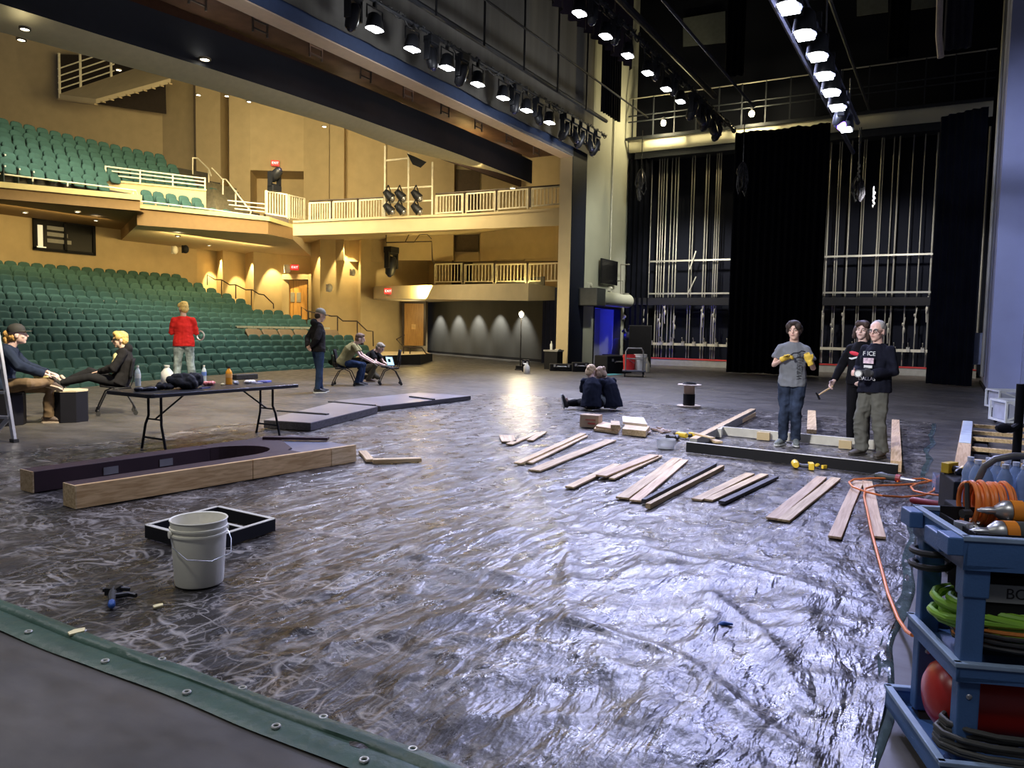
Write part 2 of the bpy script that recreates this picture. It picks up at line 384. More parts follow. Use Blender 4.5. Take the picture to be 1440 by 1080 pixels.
for i in range(nx+1):
    for j in range(ny+1):
        u = i/nx; u = u**1.35
        x = TX0+(TX1-TX0)*u; y = TY0+(TY1-TY0)*j/ny
        ex = .12*noise.noise(V((y*.8, 5, 0)))*u*2; ey = (.07*noise.noise(V((x*1.1, 2, 0))) if j < 3 else 0)+(.3*noise.noise(V((x*.6, 8, 0))) if j > ny-3 else 0)
        vs.append(V((x+ex, y+ey, tarp_z(x, y))))
for i in range(nx):
    for j in range(ny): a = i*(ny+1)+j; fs.append((a, a+ny+1, a+ny+2, a+1))
b.add(vs, fs)
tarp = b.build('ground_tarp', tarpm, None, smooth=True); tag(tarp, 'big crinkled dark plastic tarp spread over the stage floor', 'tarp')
hemm = M('green_tarp_hem', (.035, .075, .05), .45, var=.25, vs=3, bump=.3, bs=20)
b = MB(); vs = []; fs = []; n = 150
for i in range(n+1):
    y = TY0+(TY1-3-TY0)*i/n
    for k, (dx, z) in enumerate(((-.10, .004), (-.08, .012), (-.03, .016), (.02, .010), (.025, .018), (.05, .027), (.085, .020), (.10, .012))):
        vs.append(V((TX0+dx+.02*noise.noise(V((y*1.3, k*.05, 0))), y, z+.004+.004*noise.noise(V((y*3, k, 0))))))
for i in range(n):
    for k in range(7): a = i*8+k; fs.append((a, a+8, a+9, a+1))
b.add(vs, fs); b.build('hem', hemm, tarp, smooth=True)
gm = M('brass_grommet', (.75, .74, .66), .35, .6)
for y0, dx in ((4.32, -.055), (3.72, -.055), (3.12, -.055), (2.58, -.055), (2.08, -.055), (1.66, -.055), (3.52, .085), (2.93, .085), (2.42, .085), (1.98, .085), (1.56, .085)):
    b = MB(); t_ = [(TX0+dx+.014*math.cos(a*PI/6), y0+.014*math.sin(a*PI/6), .024) for a in range(12)]
    b.loft(t_, .0045, 6, closed=True); b.build('grommet', gm, tarp, smooth=True)
# ================================================================ HOUSE: walls, balcony, ceiling
seatm = M('green_seat_fabric', (.028, .082, .070), .85, var=.10, vs=5)
seatl = M('green_seat_pad', (.038, .105, .09), .85, var=.08, vs=5)
carpet = M('dark_house_carpet', (.045, .04, .03), .95, var=.3, vs=3)
lip = M('pale_yellow_ledge', (.56, .46, .20), .65, var=.03)
brownf = M('balcony_fascia', (.24, .145, .055), .75, var=.05)
rail_w = M('cream_rail_paint', (.72, .66, .48), .45)
rail_b = M('bronze_rail_paint', (.045, .03, .02), .45, .3)
doorw = wood('orange_door_veneer', (.62, .33, .08), (.46, .22, .05), .45, (14, 14, 1.2))
dark_in = M('dark_opening', (.012, .010, .009), .9)
def vwall(b, pts, z0, z1, th=(0, 0, 0)):
    for p, q in zip(pts[:-1], pts[1:]):
        b.quad((p.x, p.y, z0), (q.x, q.y, z0), (q.x, q.y, z1), (p.x, p.y, z1))
def wp(x, w, y=450): p = W(x, y, w); return V((p.x, p.y, 0))
BACKY = 34.2
cA = PY(277, 380, BACKY); cA.z = 0
# rear wall under the balcony
b = MB(); b.bb((-4, BACKY, -1.5), (cA.x, BACKY+.3, 6.2)); struct('wall_back', b, tan)
# side wall, saw-tooth bays
side = [cA, wp(305, 41.6), wp(314, 40.4), wp(345, 42.0), wp(357, 40.8), wp(396, 42.1), wp(437, 42.8), wp(450, 41.2), wp(503, 42.6), wp(507, 41.6), wp(564, 43.6), wp(601, 44.9, 495)]
b = MB(); vwall(b, side, -1.5, 7.5); struct('wall_left', b, tan)
# black flat wall beside the stage
bwl, bwr = G(601, 495.6), G(763, 509.3)
bwm = M('charcoal_wall_paint', (.055, .055, .052), .7, var=.15, vs=.5, stretch=(2, 2, .5))
n_ = (bwr-bwl).cross(V((0, 0, 1))).normalized()
if n_.dot(CAM-bwl) < 0: n_ = -n_
b = MB(); b.slab([bwl, bwr, bwr+V((0, 0, 3.9)), bwl+V((0, 0, 3.9))], -n_*.03); struct('wall_black', b, bwm)
b = MB(); b.slab([bwl+n_*.02, bwr+n_*.02, bwr+n_*.02+V((0, 0, .12)), bwl+n_*.02+V((0, 0, .12))], -n_*.02); struct('baseboard_black', b, blkm)
# pit / ramp beside the apron
rt = [W(x, y, 24.5) for x, y in ()]
# soffit box above the black wall
fl, fr, rr_ = wp(527, 41.0), wp(742, 31.2), wp(789, 33.6)
def zy(p, y): return zat(p, y)
def ring(pts, ys): return [V((p.x, p.y, zy(p, y))) for p, y in zip(pts, ys)]
bk = [wp(789, 38), wp(640, 47), wp(520, 45)]
lo = ring([fl, fr, rr_], [419.5, 423, 422]); hi = ring([fl, fr, rr_], [402.5, 398, 405])
b = MB(); lo2 = lo+[V((p.x, p.y, 2.95)) for p in bk]; hi2 = hi+[V((p.x, p.y, 3.45)) for p in bk]
b.add(lo2+hi2, [(0, 1, 2, 3, 4, 5), (11, 10, 9, 8, 7, 6)]+[(i, (i+1) % 6, 6+(i+1) % 6, 6+i) for i in range(6)]); struct('trim_8', b, tanl)
# walls behind the two galleries
gw = [wp(600, 45), wp(611, 43.5), wp(634, 43), wp(634, 46), wp(664, 46), wp(664, 41.5), wp(693, 41), wp(697, 40.5), wp(735, 39.5), wp(737, 39), wp(792, 37), wp(800, 36)]
b = MB(); vwall(b, gw, 3.2, 8); struct('wall_gallery', b, tan)
# gallery ledge
gl = [wp(412, 34.6), wp(504, 34.3), wp(660, 33.8), wp(797, 33.3)]
lo = ring(gl, [331.5, 328.5, 322, 317]); hi = ring(gl, [313.5, 309, 303, 294.5]); gb = [wp(430, 44), wp(520, 43.5), wp(660, 44), wp(797, 39)]
b = MB()
for i in range(3):
    q = [lo[i], lo[i+1], hi[i+1], hi[i]]; b.quad(*q)
    bl = [V((gb[k].x, gb[k].y, lo[k].z+.9)) for k in (i, i+1)]; bh = [V((gb[k].x, gb[k].y, hi[k].z)) for k in (i, i+1)]
    b.quad(lo[i], lo[i+1], bl[1], bl[0]); b.quad(hi[i], hi[i+1], bh[1], bh[0])
    b.slab([hi[i], hi[i+1], hi[i+1]+V((0, 0, .1)), hi[i]+V((0, 0, .1))], (hi[i]-CAM).normalized()*-.08)
struct('trim_9', b, tanl)
# upper side walls
up = [wp(-60, 46), wp(232, 47.5), wp(275, 46.5), wp(278, 44.5), wp(312, 44), wp(322.5, 45.2), wp(324, 43.2), wp(353, 43)]
b = MB(); vwall(b, up, 5, 19)
u1, u2 = wp(353, 43), wp(427, 43); al = [u1, wp(362, 45.4), wp(428, 45.4), u2]
vwall(b, al, 5, 12)
zh = zy(wp(390, 43), 240); b.quad(V((u1.x, u1.y, zh)), V((u2.x, u2.y, zh)), V((u2.x, u2.y, 19)), V((u1.x, u1.y, 19)))
b.quad(V((u1.x, u1.y, zh)), V((u2.x, u2.y, zh)), V((al[2].x, al[2].y, zh)), V((al[1].x, al[1].y, zh)))
u3 = [u2, wp(462, 42.5), wp(463.5, 41.9), wp(483, 41.6), wp(485, 42.3), wp(540, 42), wp(543, 41), wp(636, 40.3), wp(638, 41), wp(672, 40.8), wp(674, 40), wp(800, 37)]
vwall(b, u3, 5, 19); struct('wall_upper', b, tan)
b = MB(); p0, p1 = wp(638.5, 40.75), wp(671.5, 40.6); b.slab([(p0.x, p0.y, 5.5), (p1.x, p1.y, 5.5), (p1.x, p1.y, zy(p1, 240)), (p0.x, p0.y, zy(p0, 238))], (.02, .02, 0)); struct('trim_10', b, M('brown_panel', (.10, .07, .04), .8))
b = MB(); p0, p1 = wp(634.5, 45.8), wp(663.5, 45.8); b.slab([(p0.x, p0.y, 3.3), (p1.x, p1.y, 3.3), (p1.x, p1.y, zy(p1, 331)), (p0.x, p0.y, zy(p0, 331))], (.02, .02, 0)); struct('trim_11', b, MATS['brown_panel'])
# house ceiling
b = MB(); b.prism([(-4, 13.6), (34, 13.6), (44, 30), (30, 46), (-4, 46)], 18.5, 18.7); struct('ceiling_house', b, M('dark_brown_ceiling', (.05, .038, .025), .9))
# ---------------- ceiling cloud with a dark apron and cream underside
zb = 7.76
edge = [G(x, y, zb) for x, y in ((-90, -26), (0, 5), (143, 50), (300, 98), (400, 130), (480, 157), (560, 186), (650, 219), (748, 258))]
low = [G(x, y, 7.5) for x, y in ((-90, 20), (0, 45), (143, 84), (300, 127), (400, 156), (480, 179), (560, 209), (650, 238), (747, 258.5))]
b = MB(); hz = 8.72
for i in range(len(edge)-1):
    p, q = edge[i], edge[i+1]; b.slab([p, q, V((q.x, q.y, hz)), V((p.x, p.y, hz))], (0, .06, 0))
struct('trim_12', b, M('midnight_panel', (.010, .012, .020), .7, var=.1))
low[-1] = edge[-1]+V((0, .07, 0)); low[-2] = edge[-2]*.35+low[-2]*.65
b = MB(); rows = []
for p, l in zip(edge, low): rows.append([p, p*.6+l*.4+V((0, 0, -.06)), p*.25+l*.75+V((0, 0, -.03)), l, l+V((0, .45, .5)), l+V((0, .5, 1.0))] if l is not low[-1] else [p, p+V((0, .02, .1)), p+V((0, .04, .2)), p+V((0, .065, .3)), p+V((0, .07, .6)), p+V((0, .07, .9))])
for i in range(len(rows)-1):
    for j in range(5): b.quad(rows[i][j], rows[i+1][j], rows[i+1][j+1], rows[i][j+1])
struct('trim_13', b, M('cream_cloud', (.60, .53, .32), .6, var=.05), smooth=True)
# catwalk steel over the apron
brs = M('brown_catwalk_steel', (.16, .085, .06), .6, .2, var=.25, vs=2)
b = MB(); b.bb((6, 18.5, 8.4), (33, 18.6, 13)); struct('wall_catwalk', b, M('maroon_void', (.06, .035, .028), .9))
t = thing('catwalk', 'brown steel catwalk running above the house apron', 'catwalk', (18, 15.6, 9.0))
b = MB(); b.bb((9, 15.2, 8.98), (30, 16.4, 9.1)); b.build('deck', brs, t)
for z in (9.42, 9.8):
    b = MB(); b.loft([(9, 15.15, z), (30, 15.15, z)], .035, 8); b.build('rail', brs, t)
b = MB(); b.loft([(9, 14.8, 8.93), (30, 14.8, 8.93)], .03, 8); b.build('lighting_pipe', M('grey_pipe', (.25, .22, .2), .45, .6), t)
for x in (11.6, 13.4, 15.3, 17.3, 19.3, 21.3, 23.4, 25.6, 27.8):
    b = MB(); b.beam((x, 15.05, 8.55), (x, 15.05, 9.5), .04, .04); b.beam((x+.45, 15.05, 8.55), (x+.45, 15.05, 9.5), .04, .04); b.beam((x, 15.05, 8.65), (x+.45, 15.05, 8.65), .04, .04); b.beam((x, 15.05, 8.85), (x+.45, 15.05, 8.85), .03, .03); b.build('bracket', MATS['grey_pipe'], t)
for x in (12.6, 17.9, 20.6, 25.9, 28.2):
    t = thing('spotlight', 'spotlight on the apron catwalk, '+{12.6: 'nearest the near end', 17.9: 'second from the near end', 20.6: 'in the middle', 25.9: 'second from the far end', 28.2: 'nearest the far end'}[x], 'stage light', (x, 14.8, 9.2), group='spotlights on the apron catwalk')
    b = MB(); b.loft([(x, 14.62, 9.32), (x, 14.95, 9.2)], [.16, .13], 12); b.build('body', M('rust_fixture', (.2, .12, .09), .5), t); b = MB(); b.beam((x-.2, 14.8, 9.0), (x-.2, 14.8, 9.3), .02, .05); b.beam((x+.2, 14.8, 9.0), (x+.2, 14.8, 9.3), .02, .05); b.beam((x-.2, 14.8, 9.0), (x+.2, 14.8, 9.0), .05, .02); b.build('yoke', blk, t)
t = single('ceiling_hatch', MB().box((17.3, 14.5, 9.35), (.75, .06, .6), 0, Matrix.Rotation(.4, 3, 'X')), M('hatch_paint', (.55, .40, .28), .6), 'tan access panel among the catwalk steel above the apron', 'panel')
b = MB(); b.box((12.1, 14.3, 9.55), (1.1, .8, .06)); single('ceiling_hatch', b, MATS['hatch_paint'], 'larger tan ceiling panel near the stage header', 'panel')
# ---------------- upper left opening with a little catwalk bridge
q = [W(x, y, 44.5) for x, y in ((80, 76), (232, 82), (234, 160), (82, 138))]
b = MB(); b.slab(q, (.02, .05, 0)); struct('trim_14', b, M('recess_shade_paint', (.035, .024, .015), .9))  # flat dark slab paints the shade of the recess
q = [W(82, 139, 42), W(135, 146, 40.5), W(240, 117, 40), W(195, 101, 42)]
t = thing('catwalk_bridge', 'tan catwalk bridge with pipe rail in the upper wall opening', 'catwalk', q[0])
b = MB(); b.slab(q, (0, 0, .25)); b.build('deck', tanl, t)
for i in range(10):
    f = i/9; b = MB(); b.beam(q[1].lerp(q[2], f)+V((0, 0, -.03)), q[0].lerp(q[3], f)+V((0, 0, -.03)), .18, .06); b.build('joist', tan, t)
for zz in (.5, .85, 1.2, 1.6):
    b = MB(); b.loft([q[0]+V((0, 0, zz)), q[0].lerp(q[3], .7)+V((0, 0, zz))], .035, 6); b.build('rail', rail_w, t)
for f in (.02, .28, .66):
    b = MB(); p = q[0].lerp(q[3], f); b.loft([p, p+V((0, 0, 2.4 if f < .5 else 1.6))], .07, 6); b.build('post', rail_w, t)
# ---------------- balcony structure
fL = [W(-40, 276.5, 27.0), W(0, 280, 27.5), W(197, 297, 29.8)]
b = MB(); zc = 5.79
for p in fL: p.z = zc
for p, q in zip(fL[:-1], fL[1:]): b.slab([p, q, q+V((0, 0, .42)), p+V((0, 0, .42))], (0, .3, 0))
b.add([fL[0], fL[1], fL[2], V((cA.x, BACKY, zc)), V((-4, BACKY, zc))], [(0, 1, 2, 3, 4)])
struct('trim_15', b, brownf)
b = MB()
for p, q in zip(fL[:-1], fL[1:]): b.slab([p+V((0, -.12, .40)), q+V((0, -.12, .40)), q+V((0, -.12, .60)), p+V((0, -.12, .60))], (0, .6, 0))
struct('trim_16', b, lip)
zr = 5.3
fR = [W(193, 317, 30.3), W(377, 330, 32.5), wp(412, 34.6)]
for p in fR: p.z = zr
bkp = G(170, 338, zr)
b = MB(); h1, h2, h3 = .66, .55, .5
b.quad(fR[0], fR[1], fR[1]+V((0, 0, h2)), fR[0]+V((0, 0, h1))); b.quad(fR[1], fR[2], fR[2]+V((0, 0, h3)), fR[1]+V((0, 0, h2)))
b.quad(fR[0], bkp, bkp+V((0, 0, .9)), fR[0]+V((0, 0, h1))); struct('trim_17', b, brownf)
b = MB(); b.add([fR[0], fR[1], fR[2], wp(437, 42.8)+V((0, 0, zr)), side[5]+V((0, 0, zr)), side[3]+V((0, 0, zr)), cA+V((0, 0, zr)), bkp], [tuple(range(8))]); struct('trim_18', b, tanl)
b = MB(); c = [fR[0]+V((-.05, -.1, h1)), fR[1]+V((0, -.1, h2)), fR[2]+V((0, 0, h3))]
for p, q in zip(c[:-1], c[1:]): b.slab([p, q, q+V((0, 0, .17)), p+V((0, 0, .17))], (.12, .5, 0))
b.slab([fR[0]+V((-.1, 0, h1)), bkp+V((-.1, 0, h1)), bkp+V((-.1, 0, h1+.17)), fR[0]+V((-.1, 0, h1+.17))], (.12, 0, 0)); struct('trim_19', b, lip)
# balcony floor (steps) : arcs about HC
BR0, BDR, BZ0, BDZ = 35.9, .93, 7.27-.92, .57
def arcband(b, r0, r1, z0, z1, xa, xb, n=18):
    for i in range(n):
        a0, a1 = xa+(xb-xa)*i/n, xa+(xb-xa)*(i+1)/n
        P = lambda r, x, z: V((x, arc(r, x), z))
        b.add([P(r0, a0, z0), P(r0, a1, z0), P(r0, a1, z1), P(r0, a0, z1)], [(0, 1, 2, 3)])
        b.add([P(r0, a0, z1), P(r0, a1, z1), P(r1, a1, z1), P(r1, a0, z1)], [(0, 1, 2, 3)])
b = MB()
for k in range(6): arcband(b, BR0-.45+BDR*k+(.25 if k == 0 else 0), BR0-.45+BDR*(k+1), 6.0, BZ0+BDZ*k, 15.6 if k == 0 else 14.6, 27)
struct('floor_balcony', b, carpet)
# ---------------- orchestra floor steps
NR = 18
ORY = [530, 514.4, 501.4, 490.5, 480.5, 470.7, 461.8, 452.8, 444, 436.7, 430, 422.8, 414, 407, 400, 393.5, 388, 383]
OR, OZ = [], []
for i in range(NR):
    r = 25.55+.80*i; OR.append(r)
    # height of a seat top whose place in the row was surveyed at column 205
    lo_, hi_ = 8.0, 40.0
    for _ in range(50):
        m_ = (lo_+hi_)/2; p = W(205, ORY[i], m_); f = math.hypot(p.x-HC.x, p.y-HC.y)
        if f < r: lo_ = m_
        else: hi_ = m_
    OZ.append(W(205, ORY[i], lo_).z)
SEATH = .92
FXM = [22.6, 23.6, 24.8, 25.8, 26.6, 26.8, 27.0, 27.0, 27.0, 26.9, 26.4, 25.6, 25.8, 25.7, 25.5, 25.4, 25.1, 25.2]
b = MB()
for i in range(NR): arcband(b, OR[i]-.45, OR[i]+.36, -1.6, OZ[i]-SEATH, -2, FXM[i])
arcband(b, HR, HR+.5, -1.6, OZ[0]-SEATH-.02, -2, 33)
struct('floor_house', b, carpet)
# ---------------- doors
def wall_door(name, x0, x1, yt, yb, w, frame, leafs, lab, vents=False, ro=.12):
    p, q = wp(x0, w, yb), wp(x1, w, yb); c = (p+q)/2; zt = zy(c, yt); zb_ = zy(c, yb)
    d = (q-p).normalized(); nn = d.cross(V((0, 0, 1)))
    if nn.dot(CAM-c) < 0: nn = -nn
    b = MB(); L_ = (q-p).length
    b.slab([p+V((0, 0, zb_)), q+V((0, 0, zb_)), q+V((0, 0, zt)), p+V((0, 0, zt))], nn*.05)
    o = struct(name, b, leafs); o['label'] = lab
    b = MB(); f = .13
    b.slab([p-d*f+V((0, 0, zb_)), p+V((0, 0, zb_)), p+V((0, 0, zt)), p-d*f+V((0, 0, zt))], nn*ro); b.slab([q+V((0, 0, zb_)), q+d*f+V((0, 0, zb_)), q+d*f+V((0, 0, zt)), q+V((0, 0, zt))], nn*ro)
    b.slab([p-d*f+V((0, 0, zt)), q+d*f+V((0, 0, zt)), q+d*f+V((0, 0, zt+.16)), p-d*f+V((0, 0, zt+.16))], nn*ro); struct('door_frame', b, frame, parent=o)
    if vents:
        for s in (-.13, .13):
            m_ = p+d*(L_*.28+s*1.3+.08)+nn*.055; h = zb_+(zt-zb_)*.58
            b = MB(); b.slab([m_-d*.11+V((0, 0, h-.3)), m_+d*.11+V((0, 0, h-.3)), m_+d*.11+V((0, 0, h+.22)), m_-d*.11+V((0, 0, h+.22))], nn*.015); struct('door_plate', b, M('grey_plate', (.35, .33, .26), .4, .5), parent=o)
        b = MB(); m_ = p+d*(L_*.22)+nn*.05; b.slab([m_+V((0, 0, zb_)), m_+d*.012+V((0, 0, zb_)), m_+d*.012+V((0, 0, zt)), m_+V((0, 0, zt))], nn*.008); struct('door_gap', b, dark_in, parent=o)
    else:
        b = MB(); m_ = p+d*(L_*.5)+nn*.055; h = zb_+(zt-zb_)*.45
        b.slab([m_-d*.14+V((0, 0, h-.14)), m_+d*.1+V((0, 0, h-.14)), m_+d*.1+V((0, 0, h+.14)), m_-d*.14+V((0, 0, h+.14))], nn*.01); struct('door_plate', b, M('orange_plate', (.66, .40, .14), .4), parent=o)
    return o
# recess around the lower door
b = MB(); p, q = wp(397, 41.7), wp(437.5, 42.2)
for a, c_, y0, y1 in ((397, 406.5, 385.5, 447), (433.5, 437.5, 385.5, 447), (397, 437.5, 385.5, 393)):
    P0, P1 = wp(a, 41.6), wp(c_, 41.75); b.slab([V((P0.x, P0.y, zy(P0, y1))), V((P1.x, P1.y, zy(P1, y1))), V((P1.x, P1.y, zy(P1, y0))), V((P0.x, P0.y, zy(P0, y0)))], (P0-CAM).normalized()*.4)
struct('trim_20', b, tan)
wall_door('door_2', 407, 433, 394, 449, 41.9, rail_b, doorw, 'orange wood double door at the top of the side aisle', True, .1)
wall_door('door_3', 568.5, 595.5, 427, 486, 43.2, rail_b, doorw, 'orange wood door beside the black wall')
wall_door('door_4', 369, 401, 251, 305, 45.2, rail_b, M('brown_door', (.14, .08, .035), .5), 'brown door in the balcony alcove')
# ---------------- control booth window
p, q = PY(47.5, 307, BACKY-.05), PY(132, 355, BACKY-.05); zt, z0_ = PY(47.5, 307, BACKY).z, PY(47.5, 349.5, BACKY).z
b = MB(); b.bb((p.x, BACKY-.06, z0_), (q.x, BACKY-.02, zt)); o = struct('window_1', b, M('booth_glass', (.010, .010, .010), .35, spec=.12)); o['label'] = 'control booth window with black frame'
fx = blkm; b = MB()
for x in (p.x, (p.x+q.x)/2, q.x): b.bb((x-.06, BACKY-.12, z0_), (x+.06, BACKY-.02, zt))
for z in (z0_, zt): b.bb((p.x-.06, BACKY-.12, z-.06), (q.x+.06, BACKY-.02, z+.06))
struct('window_frame', b, fx, parent=o)
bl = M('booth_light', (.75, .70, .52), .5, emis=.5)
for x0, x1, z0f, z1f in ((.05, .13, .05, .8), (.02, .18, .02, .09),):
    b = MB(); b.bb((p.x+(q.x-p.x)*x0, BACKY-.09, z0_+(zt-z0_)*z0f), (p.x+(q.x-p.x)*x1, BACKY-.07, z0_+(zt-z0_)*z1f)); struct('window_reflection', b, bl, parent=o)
for k, z in enumerate((.25, .47, .68)):
    b = MB(); b.bb((p.x+(q.x-p.x)*.2, BACKY-.09, z0_+(zt-z0_)*z), (p.x+(q.x-p.x)*(.6-.06*k), BACKY-.07, z0_+(zt-z0_)*(z+.13))); struct('window_shelf', b, M('booth_dim', (.2, .19, .14), .5, emis=.12), parent=o)
# ================================================================ SEATS
def rrect(w, h, r, n=5):
    pts = []
    for cx, cz, a0 in ((w/2-r, h/2-r, 0), (-w/2+r, h/2-r, 90), (-w/2+r, -h/2+r, 180), (w/2-r, -h/2+r, 270)):
        for k in range(n): a = R(a0+90*k/(n-1)); pts.append((cx+r*math.cos(a), cz+r*math.sin(a)))
    return pts
def pad(b, w, h, t, r, c, tilt, n=4):
    """upholstered pad, rounded outline in XZ, thickness t towards -Y"""
    lay = [(0, .93), (-.2, 1), (-.75, 1), (-.95, .95), (-1.08, .78), (-1.0, .4)]
    m_ = Matrix.Rotation(tilt, 3, 'X'); vs = []; k = 4*n
    for f, s in lay:
        for x, z in rrect(w, h, r, n): vs.append(m_@V((x*s if s > .5 else x*s, f*t, z*s))+V(c))
    fs = [(i*k+j, i*k+(j+1) % k, (i+1)*k+(j+1) % k, (i+1)*k+j) for i in range(len(lay)-1) for j in range(k)]
    fs += [tuple(range(k-1, -1, -1)), tuple((len(lay)-1)*k+j for j in range(k))]
    b.add(vs, fs)
def seat_parts(n=4):
    a = MB(); pad(a, .485, .50, .09, .14, (0, 0, .69), R(-10), n)
    c = MB(); pad(c, .46, .40, .09, .10, (0, -.17, .52), R(-16), n)
    return a, c
tipm = M('arm_cap_glint', (.62, .62, .56), .4)  # pale tip colour paints the aisle light reflection on the armrest
armm = M('dark_arm', (.02, .03, .025), .6)
def make_seat():
    t = thing('theater_seat', 'x', 'theater seat')
    a, c = seat_parts(); a.build('backrest', seatm, t, smooth=True, local=True); c.build('seat', seatl, t, smooth=True, local=True)
    d = MB(); d.bb((-.285, -.30, .0), (-.25, -.02, .54)); d.bb((-.29, -.36, .54), (-.245, .0, .585)); d.cur = 1; d.bb((-.292, -.385, .53), (-.243, -.355, .59))
    d.build('armrest', [armm, tipm], t, local=True); return t
XMIN = [8.1, 8.6, 9.2, 9.7, 10.2, 10.7, 11.2, 11.7, 12.2, 12.6, 13.1, 13.5, 13.9, 14.4, 14.8, 15.2, 15.6, 16.1]
XMAX = [21.0, 21.5, 22.1, 25.2, 25.7, 25.9, 20.95, 21.6, 26.1, 26.0, 25.7, 24.7, 25.0, 24.9, 24.7, 24.6, 24.4, 24.6]
BX = [(14.4, 19.2), (14.9, 24.9), (15.4, 24.3), (15.9, 24.15), (16.4, 24.15)]
spots = []
def row_spots(r, z, x0, x1, lab, grp, off=0):
    a0 = math.asin((x0-HC.x)/r); a1 = math.asin((x1-HC.x)/r); st = .54/r; k = int((a1-a0)/st)
    for i in range(k+1):
        a = a1-i*st-off*st; p = V((HC.x+r*math.sin(a), HC.y+r*math.cos(a), z)); spots.append((p, -a, lab, grp))
for i in range(NR):
    nm = 'front orchestra row along the stage edge' if i == 0 else 'rearmost orchestra row' if i == NR-1 else ORD[i]+' orchestra row from the stage'
    row_spots(OR[i], OZ[i]-SEATH, XMIN[i], XMAX[i], 'green padded theater seat in the '+nm, nm+' of green seats', .5*(i % 2)*0)
for k in range(5):
    nm = ['front balcony row behind the ledge rail', 'second balcony row', 'middle balcony row', 'fourth balcony row', 'topmost balcony row'][k]
    row_spots(BR0+BDR*k+(.4 if k == 0 else 0), BZ0+BDZ*k+(.06 if k == 0 else 0), *BX[k], 'green padded theater seat in the '+nm, nm+' of green seats')
# the short block in front of the low balcony wall
for x in (205, 222, 240, 258, 276):
    p = W(x, 268+(x-205)*.15, 31.7+(x-205)*.012); spots.append((V((p.x, p.y, p.z-SEATH)), -.05, 'green padded theater seat in front of the low balcony wall', 'short balcony row in front of the low wall'))
for x in (209, 228, 246, 264, 282, 300, 318):
    p = W(x, 283+(x-209)*.115, 30.95+(x-205)*.013); spots.append((V((p.x, p.y, p.z-SEATH)), -.05, 'green padded theater seat right behind the yellow balcony ledge', 'short balcony row at the yellow ledge'))
spots.sort(key=lambda s: (s[0]-CAM).length)
proto = make_seat()
for i, (p, a, lab, grp) in enumerate(spots[:300]):
    o = proto if i == 0 else dup(proto)
    o.location = p; o.rotation_euler = (0, 0, a); o['label'] = lab; o['group'] = grp
b = MB(); A, Cc = seat_parts(3)
for p, a, *_ in spots[300:]:
    m_ = Matrix.Translation(p)@Matrix.Rotation(a, 4, 'Z')
    for s in (A, Cc): b.add([m_@v for v in s.v], s.f)
single('theater_seats', b, seatm, 'remaining rows of green theater seats farthest from the stage', 'theater seats', smooth=True, kind='stuff')
# tan folded seats and pale ledges in the side block
tanseat = M('tan_seat_board', (.19, .13, .07), .7); ledgem = M('pale_ledge_edge', (.50, .50, .38), .6)
for k in range(6):
    for row, nm in ((6, 'tan'), (7, 'ledge')):
        r = OR[row]; a = math.asin((21.25-HC.x+row*.09)/r)+k*.80/r
        p = V((HC.x+r*math.sin(a), HC.y+r*math.cos(a), OZ[row]))
        if nm == 'tan':
            b = MB(); pad(b, .74, .42, .07, .09, (0, 0, -.17), R(-38)); b.bb((-.36, -.02, -.9), (.36, .06, -.3))
            o = single('folded_seat', b, tanseat, 'tan-backed folded seat in the side block, '+ORD[k]+' from the aisle nearer the middle', 'seat', p, -a, 'tan-backed folded seats in the side block', smooth=True)
        else:
            b = MB(); b.bb((-.37, -.18, -.16), (.37, .2, -.11)); b.cur = 1; b.bb((-.38, -.2, -.11), (.38, .22, -.085)); b.bb((-.38, -.22, -.17), (.38, -.18, -.085)); b.cur = 0; b.bb((-.03, -.05, -.9), (.03, .05, -.14))
            o = single('ledge_table', b, [armm, ledgem], 'dark flat ledge with a pale edge in the side block, '+ORD[k]+' from the middle', 'ledge', p, -a, 'pale-edged ledges in the side block')
# ================================================================ HOUSE: rails, lights, signs
def bars(b, p, q, h, n, r=.022):
    for i in range(n):
        f = (i+.5)/n; c = p.lerp(q, f); b.beam(c, c+V((0, 0, h)), r*1.6, r*1.6, (1, 0, 0))
def panel(b, p, q, h, n):
    b.beam(p, q, .045, .06); b.beam(p+V((0, 0, h)), q+V((0, 0, h)), .05, .06)
    b.beam(p-V((0, 0, .1)), p+V((0, 0, h+.02)), .06, .06, (1, 0, 0)); b.beam(q-V((0, 0, .1)), q+V((0, 0, h+.02)), .06, .06, (1, 0, 0)); bars(b, p, q, h, n)
def rail_run(name, lab, spans, w0, w1, xa, xb, topd=.09):
    t = None
    for (x0, yb0, yt0, x1, yb1, yt1) in spans:
        ww = lambda x: w0+(w1-w0)*(x-xa)/(xb-xa)
        p, q = W(x0, yb0, ww(x0)), W(x1, yb1, ww(x1)); h = W(x0, yt0, ww(x0)).z-p.z
        if t is None: t = thing(name, lab, 'railing', p)
        b = MB(); panel(b, p, q, h, 9); b.build('panel', rail_w, t)
    s, e = spans[0], spans[-1]; p, q = W(s[0], s[2]-3.2, ww(s[0])), W(e[3], e[5]-3.2, ww(e[3]))
    b = MB(); b.beam(p, q, .10, .05); b.build('top_rail', rail_b, t)
    for sp in spans[1:]:
        p = W(sp[0]-1.6, sp[1]+1.5, ww(sp[0])); z = W(sp[0]-1.6, sp[2]-2.5, ww(sp[0])).z
        b = MB(); b.beam(p, V((p.x, p.y, z)), .08, .08, (1, 0, 0)); b.build('post', rail_b, t)
rail_run('gallery_railing', 'cream baluster railing on the upper side gallery, left of the pipe frame', [(435, 311, 286, 465, 310, 284.6), (468, 309.6, 284.4, 501.7, 308, 282.5), (505, 307.6, 282.2, 539, 305.6, 281)], 34.8, 34.4, 435, 539)
